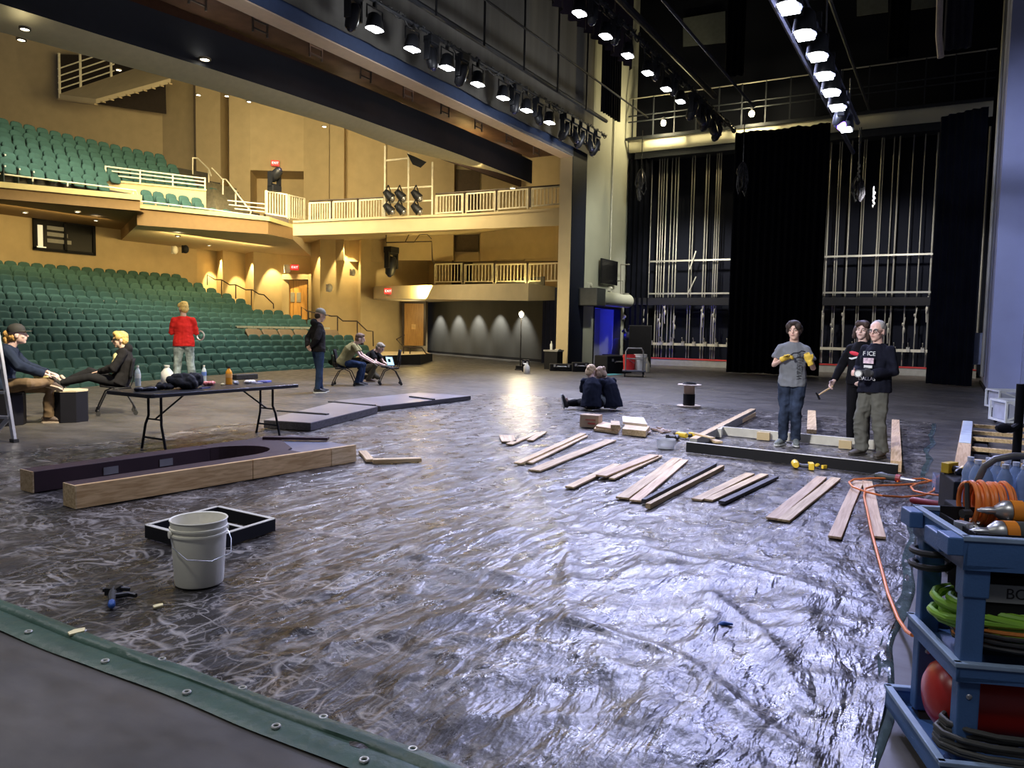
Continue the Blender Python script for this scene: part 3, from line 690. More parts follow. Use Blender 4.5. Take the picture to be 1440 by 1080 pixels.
rail_run('gallery_railing', 'cream baluster railing on the upper side gallery, beside the stage opening', [(612.7, 300, 276, 651, 297.5, 273.5), (655, 297.3, 273, 696, 294.5, 270), (700, 294, 269.6, 742, 290.7, 267), (747, 290, 266, 795, 286, 263)], 34.2, 33.5, 612, 795)
rail_run('gallery_railing', 'cream baluster railing on the lower box above the black wall', [(611.7, 396.5, 372, 650, 396, 372.5), (653, 396, 372.5, 694, 395.7, 372.5), (697, 395.7, 372.5, 740, 395.5, 372), (743, 395.5, 372, 788, 394.5, 371)], 40, 34.2, 611, 788)
# balcony corner box rail with moving head
t = thing('gallery_railing', 'tan corner railing at the end of the balcony by the brown door', 'railing', W(372, 304, 34.2))
b = MB(); panel(b, W(374, 300, 34.0), W(404, 305, 34.3), .98, 8); b.build('panel', rail_w, t)
b = MB(); panel(b, W(406, 305.5, 34.4), W(428, 309, 36), .98, 7); b.build('panel', rail_w, t)
b = MB(); b.beam(W(374, 269, 34.0), W(404, 274, 34.3), .1, .06); b.beam(W(404, 274, 34.3), W(428, 279.5, 36), .1, .06); b.build('top_rail', rail_b, t)
b = MB(); b.slab([W(374, 311, 33.9), W(406, 317, 34.3), W(406, 307, 34.3), W(374, 301, 33.9)], (.05, .2, 0)); b.build('toe_board', rail_b, t)
def pipes(name, lab, paths, mat, r=.03, cat='railing', parts=None):
    t = thing(name, lab, cat, paths[0][0])
    for k, pth in enumerate(paths):
        b = MB(); b.loft(pth, r, 7); b.build((parts or ['rail'])[min(k, len(parts or [0])-1)] if parts else 'rail', mat, t, smooth=True)
    return t
P_ = lambda *a: [W(*k) for k in a]
pipes('ledge_rail', 'cream pipe rail along the yellow balcony ledge', [P_((-20, 242, 27.4), (148, 262.5, 29.2), (191, 268, 29.7), (197.5, 283, 30.0), (288, 293.5, 31.2), (372, 305, 32.8)), P_((46, 249.5, 27.9), (46, 255, 27.9)), P_((95, 256, 28.5), (95, 262, 28.5)), P_((187, 268, 29.7), (187, 273, 29.7)), P_((320, 282, 33), (372, 287, 33.2)), P_((322, 288, 33), (372, 293, 33.2)), P_((330, 293.5, 33), (372, 298, 33.2))], rail_w, .028, parts=['rail', 'post', 'post', 'post', 'rail', 'rail', 'rail'])
t = pipes('parapet_rail', 'cream four-bar rail on the low balcony wall', [P_((148, y, 32.1), (288.5, y+17-i*.7, 33.7)) for i, y in enumerate((234, 239.5, 245.5))]+[P_((x, 233+(x-148)*.12, 32.1+(x-148)*.0114), (x, 254+(x-148)*.1, 32.1+(x-148)*.0114)) for x in (148.3, 197, 243, 288.3)], rail_w, .032, parts=['rail']*3+['post'])
# low wall under it
lw = [W(148, 254, 32.15), W(290, 268, 33.75), W(290, 293, 33.75), W(196, 288, 32.7), W(150, 264, 32.15)]
b = MB(); b.slab(lw, (.05, .35, 0)); struct('wall_parapet', b, tan)
b = MB(); b.slab([W(147.5, 252, 32.1), W(290.5, 266, 33.7), W(290.5, 268.5, 33.7), W(147.5, 254.5, 32.1)], (.05, .4, 0)); struct('trim_21', b, lip)
# balcony stair
t = thing('balcony_stair', 'dark carpeted balcony stair beside the cream side wall', 'stairs', W(330, 305, 33.5))
b = MB()
for i in range(9):
    f = i/8; p = W(325-f*15, 303-f*39, 33.2+f*4.5); b.box(p, (2.3-f*.6, .5, .2), R(8))
    b.box(p-V((0, -.24, .25)), (2.3-f*.6, .06, .5), R(8))
b.build('steps', M('stair_carpet', (.10, .085, .05), .95, var=.2), t)
pipes('stair_rail', 'slim cream handrail on the balcony stair, upper flight', [P_((270.5, 222, 38.5), (278, 222.5, 38.5), (293.5, 238, 37.5), (297, 247, 37)), P_((271, 222, 38.5), (271, 245, 38.5)), P_((293.6, 238, 37.5), (293.6, 259, 37.5))], rail_w, .035, parts=['rail', 'post'])
pipes('stair_rail', 'cream handrail on the balcony stair, lower flight', [P_((298, 236.5, 36.5), (312.5, 251.5, 35.8), (318, 252.5, 35.6), (353, 298, 33.4), (351, 303, 33.4)), P_((313.5, 252, 35.7), (313.5, 275, 35.7)), P_((331.5, 268, 34.8), (331.5, 290, 34.8))], rail_w, .035, parts=['rail', 'post'])
# orchestra aisle handrails
def zig(name, lab, pts, posts, w, r=.03):
    return pipes(name, lab, [P_(*[(x, y, w(x)) for x, y in pts])]+[P_((x, y0, w(x)), (x, y1, w(x))) for x, y0, y1 in posts], rail_b, r, parts=['rail', 'post'])
zig('aisle_handrail', 'bronze stepped handrail up the side aisle under the wall lights', [(291.5, 401, ), (291.5, 386.5), (302.5, 393.2), (311.5, 393.5), (323, 400.5), (331.5, 400.5), (345.5, 407.5), (354.5, 407.5), (364, 413.5), (371, 414.5), (384.5, 427.5), (384.8, 434)], [(311.6, 394, 416), (331.6, 400.5, 420), (353.6, 407.5, 432)], lambda x: 38.2)
zig('aisle_handrail', 'bronze handrail behind the standing person in the grey cap, by the orange door', [(423.8, 447), (423.8, 431.5), (431.5, 437.2), (466, 437.5+7), (474, 444.5), (482, 451.3), (502, 451.6), (516, 465), (524.5, 466), (525, 487)], [(474.7, 445, 470), (502.5, 452, 484), (434, 437, 452)], lambda x: 36)
zig('ramp_handrail', 'bronze handrail at the ramp below the orange door beside the black wall', [(569, 471), (557.5, 477), (567.5, 488), (593.5, 489), (599, 497), (606.5, 499)], [(567.3, 488, 499), (576.5, 488.5, 500)], lambda x: 34.5)
# ramp landing with black guard wall
t = thing('ramp', 'tan ramp landing with a black guard wall below the orange door', 'ramp', W(570, 512, 31))
gp = [W(478, 510, 29.5), W(545, 514, 30), W(591, 513.3, 30.4), W(608, 502.5, 34)]
b = MB()
for p, q, y0, y1 in zip(gp[:-1], gp[1:], (504.5, 500, 498.5), (500, 498.5, 497.5)):
    b.slab([V((p.x, p.y, -.3)), V((q.x, q.y, -.3)), V((q.x, q.y, zat(q, y1))), V((p.x, p.y, zat(p, y0)))], (0, .12, 0))
b.build('guard_wall', blkm, t)
b = MB(); b.slab([W(520, 494, 36), W(600, 494.5, 40), W(606, 498, 34.6), W(545, 500.5, 30.4), W(500, 502, 29.8)], (0, 0, -.3)); b.build('landing', tan, t)
# ---------------- exit signs
exr = M('exit_red', (.75, .03, .03), .4, emis=.55, ecol=(1, .05, .04)); exw = M('exit_letters', (.9, .8, .75), .5, emis=1.6, ecol=(1, .75, .7))
for x, y, w, lab in ((387, 229.5, 41.9, 'red exit sign above the brown balcony door'), (414.5, 376, 41.0, 'red exit sign above the orange double door'), (546, 409.5, 39.6, 'red exit sign on the box over the stage-side door')):
    c = W(x, y, w); d = (CAM-c); d.z = 0; d.normalize(); a = math.atan2(d.y, d.x)+PI/2
    t = thing('exit_sign', lab, 'exit sign', c, a, 'red exit signs')
    b = MB(); b.box((0, 0, 0), (.42, .12, .30)); b.build('sign_box', exr, t, local=True, bevel=.02)
    text('lettering', 'EXIT', .17, exw, t, (0, -.065, 0), Matrix.Rotation(PI/2, 3, 'X'))
# ---------------- recessed downlights
dl = M('downlight_glow', (1, .95, .75), .5, emis=14, ecol=(1, .93, .72)); dlr = M('downlight_ring', (.25, .21, .13), .5)
def down(x, y, w, r, lab, grp):
    c = W(x, y, w); t = thing('downlight', lab, 'downlight', c, 0, grp)
    b = MB(); b.lathe([(r*.8, 0), (r*1.12, 0), (r*1.12, .05), (r*.8, .05), (r*.8, 0)], n=16, close=True); b.build('trim_ring', dlr, t, local=True)
    b = MB(); b.cyl((0, 0, .012), r*.8, .02, 16); b.build('lens', dl, t, local=True)
for x, y, w, r, wh in ((288, 84.5, 18.6, .13, 'largest on the cream cloud near the middle'), (35, 42, 15.6, .10, 'upper one of the pair at the near end of the cream cloud'), (30, 57, 16.5, .09, 'lower one of the pair at the near end of the cream cloud'), (491, 160.5, 24, .14, 'on the cream cloud, middle of the far half'), (625, 209, 28, .15, 'on the cream cloud, second from its far tip'), (708, 239.5, 32, .16, 'on the cream cloud, nearest its far tip')):
    down(x, y, w, r, 'glowing round downlight, '+wh, 'downlights in the ceiling cloud')
for x, y, w, wh in ((167, 99, 36, 'above the catwalk bridge'), (212, 98, 38, 'just past the catwalk bridge'), (279, 134, 40, 'over the dark upper corner, first of three'), (319, 135.5, 40, 'over the dark upper corner, second of three'), (350, 143.5, 41, 'over the dark upper corner, third of three'), (456, 178.5, 38, 'hanging by the upper side wall'), (721, 265, 33, 'under the cloud tip by the gallery rail'), (412, 243.5, 43.5, 'in the ceiling of the balcony door alcove')):
    down(x, y, w, .13, 'small downlight '+wh, 'small ceiling downlights')
for x, y, w, wh in ((35, 299, 27.5, 'left one of three above the booth window'), (109, 298, 28.4, 'middle one of three above the booth window'), (135, 310, 31.5, 'right one of three above the booth window'), (250, 332, 32.5, 'largest under the stepped right part'), (294, 345, 37.5, 'deepest under the stepped right part'), (337, 341, 37, 'beside the wall bays under the stepped right part'), (378, 336, 37.5, 'nearest the gallery under the stepped right part')):
    down(x, y+.6, w, .10, 'small balcony underside downlight, '+wh, 'downlights under the balcony')
# ---------------- ghost light
g = G(731.5, 520.5); zt = zat(g, 446)
t = thing('ghost_light', 'tall thin floor lamp with a bare glowing bulb before the black wall', 'floor lamp', g)
b = MB(); b.cyl((0, 0, 0), .17, .16, 20); b.lathe([(.20, 0), (.20, .03), (.17, .05)], n=20); b.build('base', blkm, t, local=True, smooth=True)
b = MB(); b.cyl((0, 0, .1), .022, zt-.1, 10); b.build('pole', blk, t, local=True)
b = MB(); b.lathe([(.0, zt+.2), (.05, zt+.17), (.075, zt+.1), (.05, zt+.02), (.03, zt)], n=16); b.build('bulb', M('ghost_bulb', (1, .9, .6), .3, emis=60, ecol=(1, .88, .55)), t, local=True, smooth=True)
b = MB()
for k in range(5):
    a = 2*PI*k/5; b.loft([(0, 0, zt), (.1*math.cos(a), .1*math.sin(a), zt+.06), (.1*math.cos(a), .1*math.sin(a), zt+.16), (0, 0, zt+.25)], .006, 5)
b.build('bulb_cage', blk, t, local=True)
# ================================================================ RIG over the stage and on the side wall
velb = M('black_velour', (.003, .0035, .006), .95, spec=.05, var=.3, vs=2)
velp = M('plum_velour', (.018, .010, .020), .95, var=.3, vs=2)
pipem = M('batten_pipe', (.022, .024, .03), .5, .3); pipel = M('rigging_steel', (.30, .29, .25), .5, .55, var=.2, vs=1)
def drape(name, lab, p, q, z0, z1, mat, fold=.12, amp=.06, torn=0, hang=True):
    """pleated cloth between ground points p and q"""
    p, q = V((p[0], p[1], 0)), V((q[0], q[1], 0)); L_ = (q-p).length; d = (q-p).normalized(); nn = d.cross(V((0, 0, 1)))
    n = max(12, int(L_/fold*4)); vs = []; fs = []; zs = [0, .02, .3, .7, .98, 1]
    for i in range(n+1):
        s = L_*i/n; w = math.sin(2*PI*s/fold/2)*amp+noise.noise(V((s*1.7, z1, p.x)))*amp
        zt = z1+(noise.noise(V((s*2.5, 3, p.y)))*torn); zb = z0+abs(noise.noise(V((s*1.2, 8, p.x))))*.05
        for f in zs: vs.append(p+d*s+nn*(w*(1.1-.3*f))+V((0, 0, zb+(zt-zb)*f)))
    k = len(zs)
    for i in range(n):
        for j in range(k-1): a = i*k+j; fs.append((a, a+k, a+k+1, a+1))
    b = MB(); b.add(vs, fs); o = b.build(name, mat, None, smooth=True); return tag(o, lab, 'curtain')
XW = 33.6; XC = 29.0
drape('side_curtain', 'wide black curtain hanging between the two bays of rigging rails', (XC, G(1013, 526).y+.05), (XC, G(1146, 531).y-.05), .03, 8.85, velb, torn=.06)
drape('side_curtain', 'black curtain beside the blue-grey pillar', (27.6, .62), (26.9, -.62), .03, 8.3, velb, torn=.05)
drape('side_curtain', 'narrow black curtain at the end of the rigging wall next to the grey-green wall', (33.0, 12.95), (33.1, 11.9), .3, 9.2, velb)
# masking by the black wall
c0, c1 = W(761, 500, 33.6), W(786, 500, 32.9)
drape('side_curtain', 'dark navy curtain between the black wall and the stage post', (c0.x, c0.y), (c1.x, c1.y), .02, 3.3, M('navy_velour', (.010, .012, .03), .9))
# upper black tabs
def tab(x, lab, xa, xb, yt, yb, mat=velb, name='masking_drape'):
    p, q = PX(xa, yb, x), PX(xb, yb, x); zb = (p.z+q.z)/2; return drape(name, lab, (x, p.y), (x, q.y), zb, min(16.5, PX(xa, yt, x).z), mat)
tab(31, 'high black masking drape between the second and third lighting battens', 1019, 1046, -60, 108)
tab(31, 'narrow high black drape above the far gallery behind the third batten', 1247, 1277, -60, 82)
tab(30, 'high dark navy drape beside the pale hanging rope', 1326, 1366, -60, 70, M('navy_velour', (.010, .012, .03), .9))
p, q = PY(844, 155, 12.2), PY(871, 157, 12.2)
drape('masking_drape', 'short black drape by the end of the downstage pipe', (p.x, 12.2), (q.x, 12.2), p.z, 14, velb)
# plum border over the fire curtain
b = MB(); vs = []; fs = []; n = 120
for i in range(n+1):
    s = i/n; x = 14+13.0*s; Y = 10.6
    zb = 11.0+.0*s+.06*noise.noise(V((x*3, 1, 0))); w = .12*math.sin(x*11)+.05*noise.noise(V((x*2, 5, 1)))
    for f in (0, .1, .5, 1): vs.append(V((x, Y+w, zb+(15.5-zb)*f)))
for i in range(n):
    for j in range(3): a = i*4+j; fs.append((a, a+4, a+5, a+1))
b.add(vs, fs); single('border_curtain', b, velp, 'plum black border curtain with a scalloped hem above the front lights', 'curtain', smooth=True)
# pale upper wall panels seen past the drapes
upan = M('dim_upper_wall', (.075, .085, .085), .85, var=.1)
for k, (xa, xb, y0, y1) in enumerate(((961, 1020, 21, 64), (1205, 1249, -40, 21), (1277, 1322, -40, 13))):
    b = MB(); X = 33.9; pts = [PX(xa, y1+2, X), PX(xb, y1-4, X), PX(xb, y0-5, X), PX(xa, y0+5, X)]; b.slab(pts, (-.04, 0, 0)); struct('trim_%d' % (30+k), b, upan)
# ---------------- side gallery with lit wall band
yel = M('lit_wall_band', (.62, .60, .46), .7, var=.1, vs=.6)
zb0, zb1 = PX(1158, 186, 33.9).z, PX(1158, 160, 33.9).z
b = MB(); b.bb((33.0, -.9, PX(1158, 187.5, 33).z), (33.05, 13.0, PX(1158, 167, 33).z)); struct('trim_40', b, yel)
t = thing('fly_gallery', 'long dark fly gallery with pipe railings high on the side wall', 'gallery', (33, 6, zb1))
XG = 32.6; zg = PX(1158, 166, XG).z
b = MB(); b.bb((33.06, -.9, zg), (33.99, 13.0, zg+.12)); b.build('deck', M('gallery_steel', (.022, .026, .035), .6, .3), t)
b = MB(); b.bb((XG-.03, -.9, zg-.04), (XG+.03, 13.0, zg+.07)); b.build('edge_beam', MATS['gallery_steel'], t)
for dz in (.75, 1.0, 1.75):
    b = MB(); b.loft([(XG, -.9, zg+dz), (XG, 12.9, zg+dz)], .03, 8); b.build('rail', pipel if dz > 1.2 else MATS['gallery_steel'], t)
b = MB(); b.loft([(XG+.25, -.9, zg+.12), (XG+.25, 13, zg+.12)], .04, 8); b.build('conduit', pipem, t)
for i in range(15):
    y = -.6+i*.95; b = MB(); b.beam((XG, y, zg), (XG, y, zg+1.77), .05, .05, (1, 0, 0)); b.build('post', MATS['gallery_steel'], t)
bulb = M('gallery_bulb', (1, .9, .55), .4, emis=45, ecol=(1, .85, .45))
for x, y, lab in ((933, 173, 'glowing bare bulb on the fly gallery, nearer the grey-green wall'), (1057, 160, 'glowing bare bulb on the fly gallery, nearer the third batten')):
    c = PX(x, y, 32.45); tt = thing('bulkhead_lamp', lab, 'lamp', c, 0, 'bulbs on the fly gallery')
    b = MB(); b.ell((0, 0, 0), (.11, .11, .13)); b.build('bulb', bulb, tt, smooth=True, local=True); b = MB(); b.cyl((0, 0, .1), .05, .14, 10); b.build('socket', blk, tt, local=True)
    l = bpy.data.lights.new('gallery_bulb_light', 'POINT'); l.energy = 260; l.color = (1, .83, .45); l.shadow_soft_size = .1; lo_ = bpy.data.objects.new('gallery_bulb_light', l); COL.objects.link(lo_); lo_.location = c+V((-.15, 0, -.05))
# hanging short rods above the gallery
# ---------------- counterweight rails on the side wall
XR = 33.45; ztop = zb0-.25
b = MB(); b.bb((33.0, .7, PX(1158, 198, 33.0).z), (33.8, 12.7, PX(1158, 188.5, 33.0).z)); tag(b.build('rigging_header', MATS['gallery_steel']), 'dark steel header beam at the top of the rigging rails', 'beam')
bays = ('bay next to the grey-green wall', 'bay behind the older man')
def rails(xs, bay, yref):
    for i, x in enumerate(xs):
        p = PX(x, yref, XR); b = MB(); lowz = .35
        b.loft([(XR, p.y, lowz), (XR, p.y, ztop)], .022 if i % 3 else .032, 7)
        single('rigging_rail', b, pipel, ORD[i]+' vertical rigging rail from the left in the '+bays[bay], 'rigging rail', None, group='rigging rails in the '+bays[bay])
rails((891, 894, 897, 900.5, 904, 912, 922.5, 926, 929, 933, 940, 945, 949, 968, 971.5, 988, 991.5, 1002, 1005, 1008), 0, 400)
rails((1149, 1152.5, 1157, 1160, 1172, 1175, 1189, 1206, 1209, 1230, 1233, 1247, 1255, 1274, 1290, 1307.5), 1, 400)
for y, x, lab in ((.12, 1377, 'single pale rigging rail between the black curtain and the pillar'),):
    p = PX(x, 430, 32.5); b = MB(); b.loft([(32.5, p.y, .35), (32.5, p.y, 9)], .04, 7); single('rigging_rail', b, pipel, lab, 'rigging rail')
# horizontal members
for x, y, r, nm, lab, mt, cat in ((1000, 365.5, .035, 'cross_rail', 'upper horizontal pipe across the rigging rails', pipel, 'pipe'), (1000, 412.5, .035, 'cross_rail', 'lower horizontal pipe across the rigging rails', pipel, 'pipe'), (1000, 424, .16, 'cross_beam', 'black horizontal beam across the rigging rails', blkm, 'beam'), (1000, 485.5, .055, 'lock_rail', 'pale steel lock rail along the foot of the rigging wall', M('lock_rail_steel', (.52, .48, .38), .5, .3), 'rail')):
    z = PX(x, y, 33.2).z; b = MB(); b.beam((33.2, .72, z), (33.2, 12.6, z), r*1.6, r*2); single(nm, b, mt, lab, cat)
# rope locks and weights: little blocks along the lock rail and rope knots mid-height
lockm = M('rope_lock_metal', (.38, .36, .30), .5, .5)
zl = PX(1000, 485.5, 33.1).z; zm = PX(1000, 447, 33.1).z
k = 0
for x in (905, 928, 935, 949, 988, 1004):
    p = PX(x, 446, 33.15); b = MB(); z = zm+random.uniform(-.5, .6)
    b.ell((33.15, p.y, z), (.05, .045, .12)); b.ell((33.12, p.y+.05, z+.22), (.04, .035, .07)); b.loft([(33.13, p.y, z-.5), (33.12, p.y+.03, z), (33.13, p.y-.02, z+.5)], .02, 6)
    single('hanging_rope_knot', b, lockm, 'pale rope knot, '+ORD[k]+' from left in the '+bays[0], 'rope', smooth=True, group='rope knots on the rigging wall'); k += 1
k = 0
for x in (1148, 1157, 1171, 1186, 1250, 1272, 1288, 1303):
    p = PX(x, 446, 33.15); b = MB(); z = zm+random.uniform(-.5, .6)
    b.ell((33.15, p.y, z), (.05, .045, .12)); b.ell((33.12, p.y+.05, z+.22), (.04, .035, .07)); b.loft([(33.13, p.y, z-.5), (33.12, p.y+.03, z), (33.13, p.y-.02, z+.5)], .02, 6)
    single('hanging_rope_knot', b, lockm, 'pale rope knot, '+ORD[k]+' from the left in the '+bays[1], 'rope', smooth=True, group='rope knots on the rigging wall'); k += 1
for i in range(24):
    y = .9+i*.49
    if 4.3 < y*33.3/29 < 8.2: continue
    b = MB(); b.bb((32.98, y-.06, zl-.05), (33.12, y+.06, zl+.14)); b.beam((33.0, y, zl+.1), (32.85, y, zl+.3), .03, .03)
    single('lock_rail_clamp', b, lockm, 'small rope lock lever on the pale lock rail', 'rope lock', group='rope locks along the lock rail')
# diagonal braces
for (a, c_) in (((970, 379), (979, 353)), ((968, 412), (979, 389))):
    b = MB(); b.beam(PX(*a, 33.1), PX(*c_, 33.1), .07, .05); single('rail_brace', b, pipel, ('upper' if a[1] < 400 else 'lower')+' short diagonal brace in the '+bays[0], 'brace')
# ---------------- lighting battens
ledg = M('led_lens', (1, 1, 1), .3, emis=26, ecol=(.93, .95, 1)); fixm = M('fixture_black', (.013, .014, .018), .45, .2)
def batten(name, lab, Y, xa, ya, xb, yb, r=.045, mat=pipem, cat='pipe', ext=0):
    p, q = PY(xa, ya, Y), PY(xb, yb, Y); z = (p.z+q.z)/2; p.z = q.z = z; q.x += ext
    p.x = min(p.x, 2)
    b = MB(); b.loft([p, q], r, 8); return single(name, b, mat, lab, cat), z, q.x
def led(Y, z, x, lab, grp, big=1, tilt=0, drop=.45):
    t = thing('hanging_led_light', lab, 'stage light', (x, Y, z), 0, grp)
    b = MB(); b.bb((-.03, -.04, -.16), (.03, .04, .06)); b.loft([(-.26*big, 0, -drop), (-.26*big, 0, -.16), (.26*big, 0, -.16), (.26*big, 0, -drop)], .02, 6); b.build('yoke', blk, t, local=True)
    c = (0, 0, -drop); m_ = Matrix.Rotation(tilt, 3, 'X')
    b = MB(); b.loft([V(c)+m_@V((0, 0, .17*big)), V(c)+m_@V((0, 0, .12*big)), V(c)+m_@V((0, 0, -.1*big)), V(c)+m_@V((0, 0, -.16*big))], [(.10*big, .08*big), (.17*big, .13*big), (.23*big, .16*big), (.23*big, .16*big)], 14, side=(1, 0, 0)); b.build('body', fixm, t, smooth=True, local=True)
    b = MB(); b.box(V(c)+m_@V((0, 0, -.17*big)), (.36*big, .22*big, .03), 0, m_); b.build('lens', ledg, t, local=True, bevel=.01)
    return t
def mover(Y, z, x, lab, grp, s=1, tilt=0):
    t = thing('hanging_moving_light', lab, 'stage light', (x, Y, z), 0, grp)
    b = MB(); b.box((0, 0, -.14*s), (.34*s, .24*s, .16*s)); b.build('base', fixm, t, local=True, bevel=.02)
    b = MB(); b.box((-.17*s, 0, -.40*s), (.06*s, .14*s, .42*s)); b.box((.17*s, 0, -.40*s), (.06*s, .14*s, .42*s)); b.box((0, 0, -.24*s), (.36*s, .14*s, .05*s)); b.build('yoke', fixm, t, local=True)
    m_ = Matrix.Rotation(tilt, 3, 'X'); c = V((0, 0, -.50*s))
    b = MB(); b.loft([c+m_@V((0, 0, .2*s)), c+m_@V((0, 0, .12*s)), c+m_@V((0, 0, -.1*s)), c+m_@V((0, 0, -.25*s)), c+m_@V((0, 0, -.29*s))], [.07*s, .125*s, .14*s, .12*s, .09*s], 14); b.build('head', fixm, t, smooth=True, local=True)
    b = MB(); b.ell(c+m_@V((0, 0, -.27*s)), .075*s, 12, 6); b.build('lens', M('dark_lens', (.02, .02, .05), .1), t, smooth=True, local=True)
    return t
def cables(Y, z, x0, x1, n, lab, amp=.25):
    b = MB()
    for k in range(n):
        x = x0+(x1-x0)*k/n; L_ = (x1-x0)/n*random.uniform(.8, 2); d = random.uniform(.05, amp)
        b.loft([(x+L_*f, Y+random.uniform(-.05, .05)*f, z+.03-d*4*f*(1-f)) for f in (0, .2, .4, .6, .8, 1)], .018, 5)
    for k in range(int(n*1.4)):
        x = random.uniform(x0, x1); b.ell((x, Y+random.uniform(-.05, .05), z-random.uniform(0, .12)), (.06, .04, .05), 7, 4)
    return single('hanging_cable', b, rubber, lab, 'cable', smooth=True, kind='stuff')
def pxX(x, y, Y): return PY(x, y, Y).x
# downstage batten
Y1 = 11.8; o, z1, xe = batten('hanging_batten', 'downstage lighting batten with a row of LED wash lights', Y1, 508, -9, 852, 191)
drop1 = .42
for i, (x, y) in enumerate(((527, 18), (580, 47), (629, 76), (672, 98), (708, 117), (741, 135), (773, 154))):
    led(Y1, z1, pxX(x, y, Y1), 'lit LED wash light on the downstage batten, '+ORD[i]+' from its near end', 'LED wash lights on the downstage batten', 1.05)
for i, (x, y) in enumerate(((497, -6), (607, 66), (650, 88), (725, 127), (757, 148))):
    mover(Y1, z1, pxX(x, y, Y1), 'unlit moving head on the downstage batten, '+ORD[i]+' from its near end', 'moving heads on the downstage batten', 1.1, [.3, -.2, .4, .1, -.3][i])
for i, x in enumerate((795, 806, 817, 827, 838)):
    mover(Y1, z1, pxX(x, 172+i*6, Y1), 'unlit fixture in the far-end cluster of the downstage batten, '+ORD[i]+' one', 'dark cluster on the downstage batten', 1.15, .5*(-1)**i)
cables(Y1, z1+.05, pxX(500, -10, Y1), xe, 34, 'black cable loom tied along the downstage batten')
b = MB(); b.loft([(2, Y1+.0, z1+.55), (xe, Y1, z1+.55)], .07, 8); single('hanging_pipe', b, pipem, 'thick dark pipe right above the downstage batten', 'pipe')
o2, zp, xp = batten('hanging_pipe', 'empty thin pipe hung just upstage of the front lights', 10.5, 683, 0, 911, 165, .03)
for i, x in enumerate((9, 11.2, 13.4, 15.6, 17.8, 20.0, 22.2, 24.4)):
    b = MB(); b.loft([(x, 11.2, 9.0), (x, 11.2, 14.5)], .03, 6); single('hanging_rod', b, blk, 'vertical black rod in front of the fire curtain, '+ORD[i]+' from the near end', 'rod', group='rods in front of the fire curtain')
# second batten
Y2 = 7.5; o, z2, xe2 = batten('hanging_batten', 'second lighting batten with smaller bright LED lights', Y2, 830, -6, 1034, 182)
for i, (x, y) in enumerate(((815, 9), (852, 40), (883, 70), (911, 94), (937, 117), (957, 135))):
    led(Y2, z2, pxX(x, y, Y2), 'bright LED wash light on the second batten, '+ORD[i]+' from its near end', 'LED wash lights on the second batten', .95, 0, .5)
for i, (x, y) in enumerate(((866, 62), (923, 112), (834, 28), (948, 128))):
    mover(Y2, z2, pxX(x, y, Y2), 'dim moving head on the second batten, '+['second', 'third', 'first', 'fourth'][i]+' from its near end', 'moving heads on the second batten', .8, .2)
for i, x in enumerate((975, 985, 993, 1001, 1010)):
    mover(Y2, z2, pxX(x, 140+i*8, Y2), 'dark fixture at the far end of the second batten, '+ORD[i]+' in the cluster', 'dark cluster on the second batten', 1.1, .4*(-1)**i)
cables(Y2, z2+.1, pxX(820, -10, Y2), xe2, 40, 'black cable loom along the second batten', .35)
b = MB(); b.loft([(2, Y2, z2+.5), (xe2-3, Y2, z2+.5)], .1, 8); single('hanging_pipe', b, pipem, 'thick dark pipe right above the second batten', 'pipe')
batten('hanging_pipe', 'empty thin pipe between the second and third lighting battens', 5.5, 928, 0, 1060, 147, .035)
# third batten: double pipe with the brightest lights
Y3 = 2.4; o, z3, xe3 = batten('hanging_batten', 'near lighting batten with the largest and brightest LED lights', Y3, 1093, 5, 1190, 200, .05, ext=1.5)
for i, (x, y, big) in enumerate(((1110, -8, 1), (1132, 32, 1), (1150, 64, 1), (1160, 92, 1), (1169, 116, 1), (1178, 138, 1), (1190, 171, .9))):
    p = PY(x, y, Y3-.35); led(Y3-.35, p.z+.45, p.x, 'very bright LED wash light on the near batten, '+ORD[i]+' from its near end', 'LED wash lights on the near batten', big*1.05, 0, .45)
p = PY(1184, 158, Y3-.35); mover(Y3-.35, p.z+.45, p.x, 'moving head glowing violet on the near batten', 'violet moving head', .9, .3)
p.z -= .25
b = MB(); b.ell((0, 0, 0), .09); single('hanging_lamp', b, M('violet_glow', (.2, .1, 1), .4, emis=8, ecol=(.25, .1, 1)), 'small violet glowing lamp next to the last near batten lights', 'stage light', p, smooth=True)
b = MB(); q0, q1 = PY(1100, -8, Y3-.35), PY(1190, 171, Y3-.35); b.loft([(q0.x-4, Y3-.35, q0.z+.45), (q1.x+2, Y3-.35, q1.z+.45)], .05, 8); single('hanging_pipe', b, pipem, 'second pipe of the near batten carrying the bright lights', 'pipe')
q = batten('hanging_pipe', 'thin dark pipe just right of the near batten', 2.9, 1166, -6, 1222, 155, .045)
# stuff hanging from batten ends: cable bundles and chains
def bundle(lab, x, y0, y1, X, n=16, mat=None):
    p, q = PX(x, y0, X), PX(x, y1, X); b = MB(); h = p.z-q.z
    for k in range(n):
        cx, cy = random.uniform(-.14, .14), random.uniform(-.14, .14); a = random.uniform(.3, .9)
        b.loft([(X+cx*f2, p.y+cy*f2, p.z-h*f*a) for f, f2 in ((0, .2), (.2, .8), (.5, 1.3), (.8, 1.5), (1.05, .9), (.9, .2))], .028, 5)
    b.loft([(X, p.y, p.z+1.6), (X, p.y, p.z-.1)], .02, 5)
    single('hanging_cable', b, mat or M('glossy_cable', (.03, .03, .035), .25, 0, var=.5, vs=9), lab, 'cable', smooth=True)
bundle('coiled cable bundle hanging before the leftmost rigging rails', 902, 238, 288, 31)
bundle('coiled cable bundle hanging in front of the wide black curtain', 1045, 228, 278, 27.5)
bundle('coiled cable bundle hanging at the far end of the near batten', 1208, 246, 288, 29)
chm = M('chain_silver', (.25, .25, .26), .4, .9)
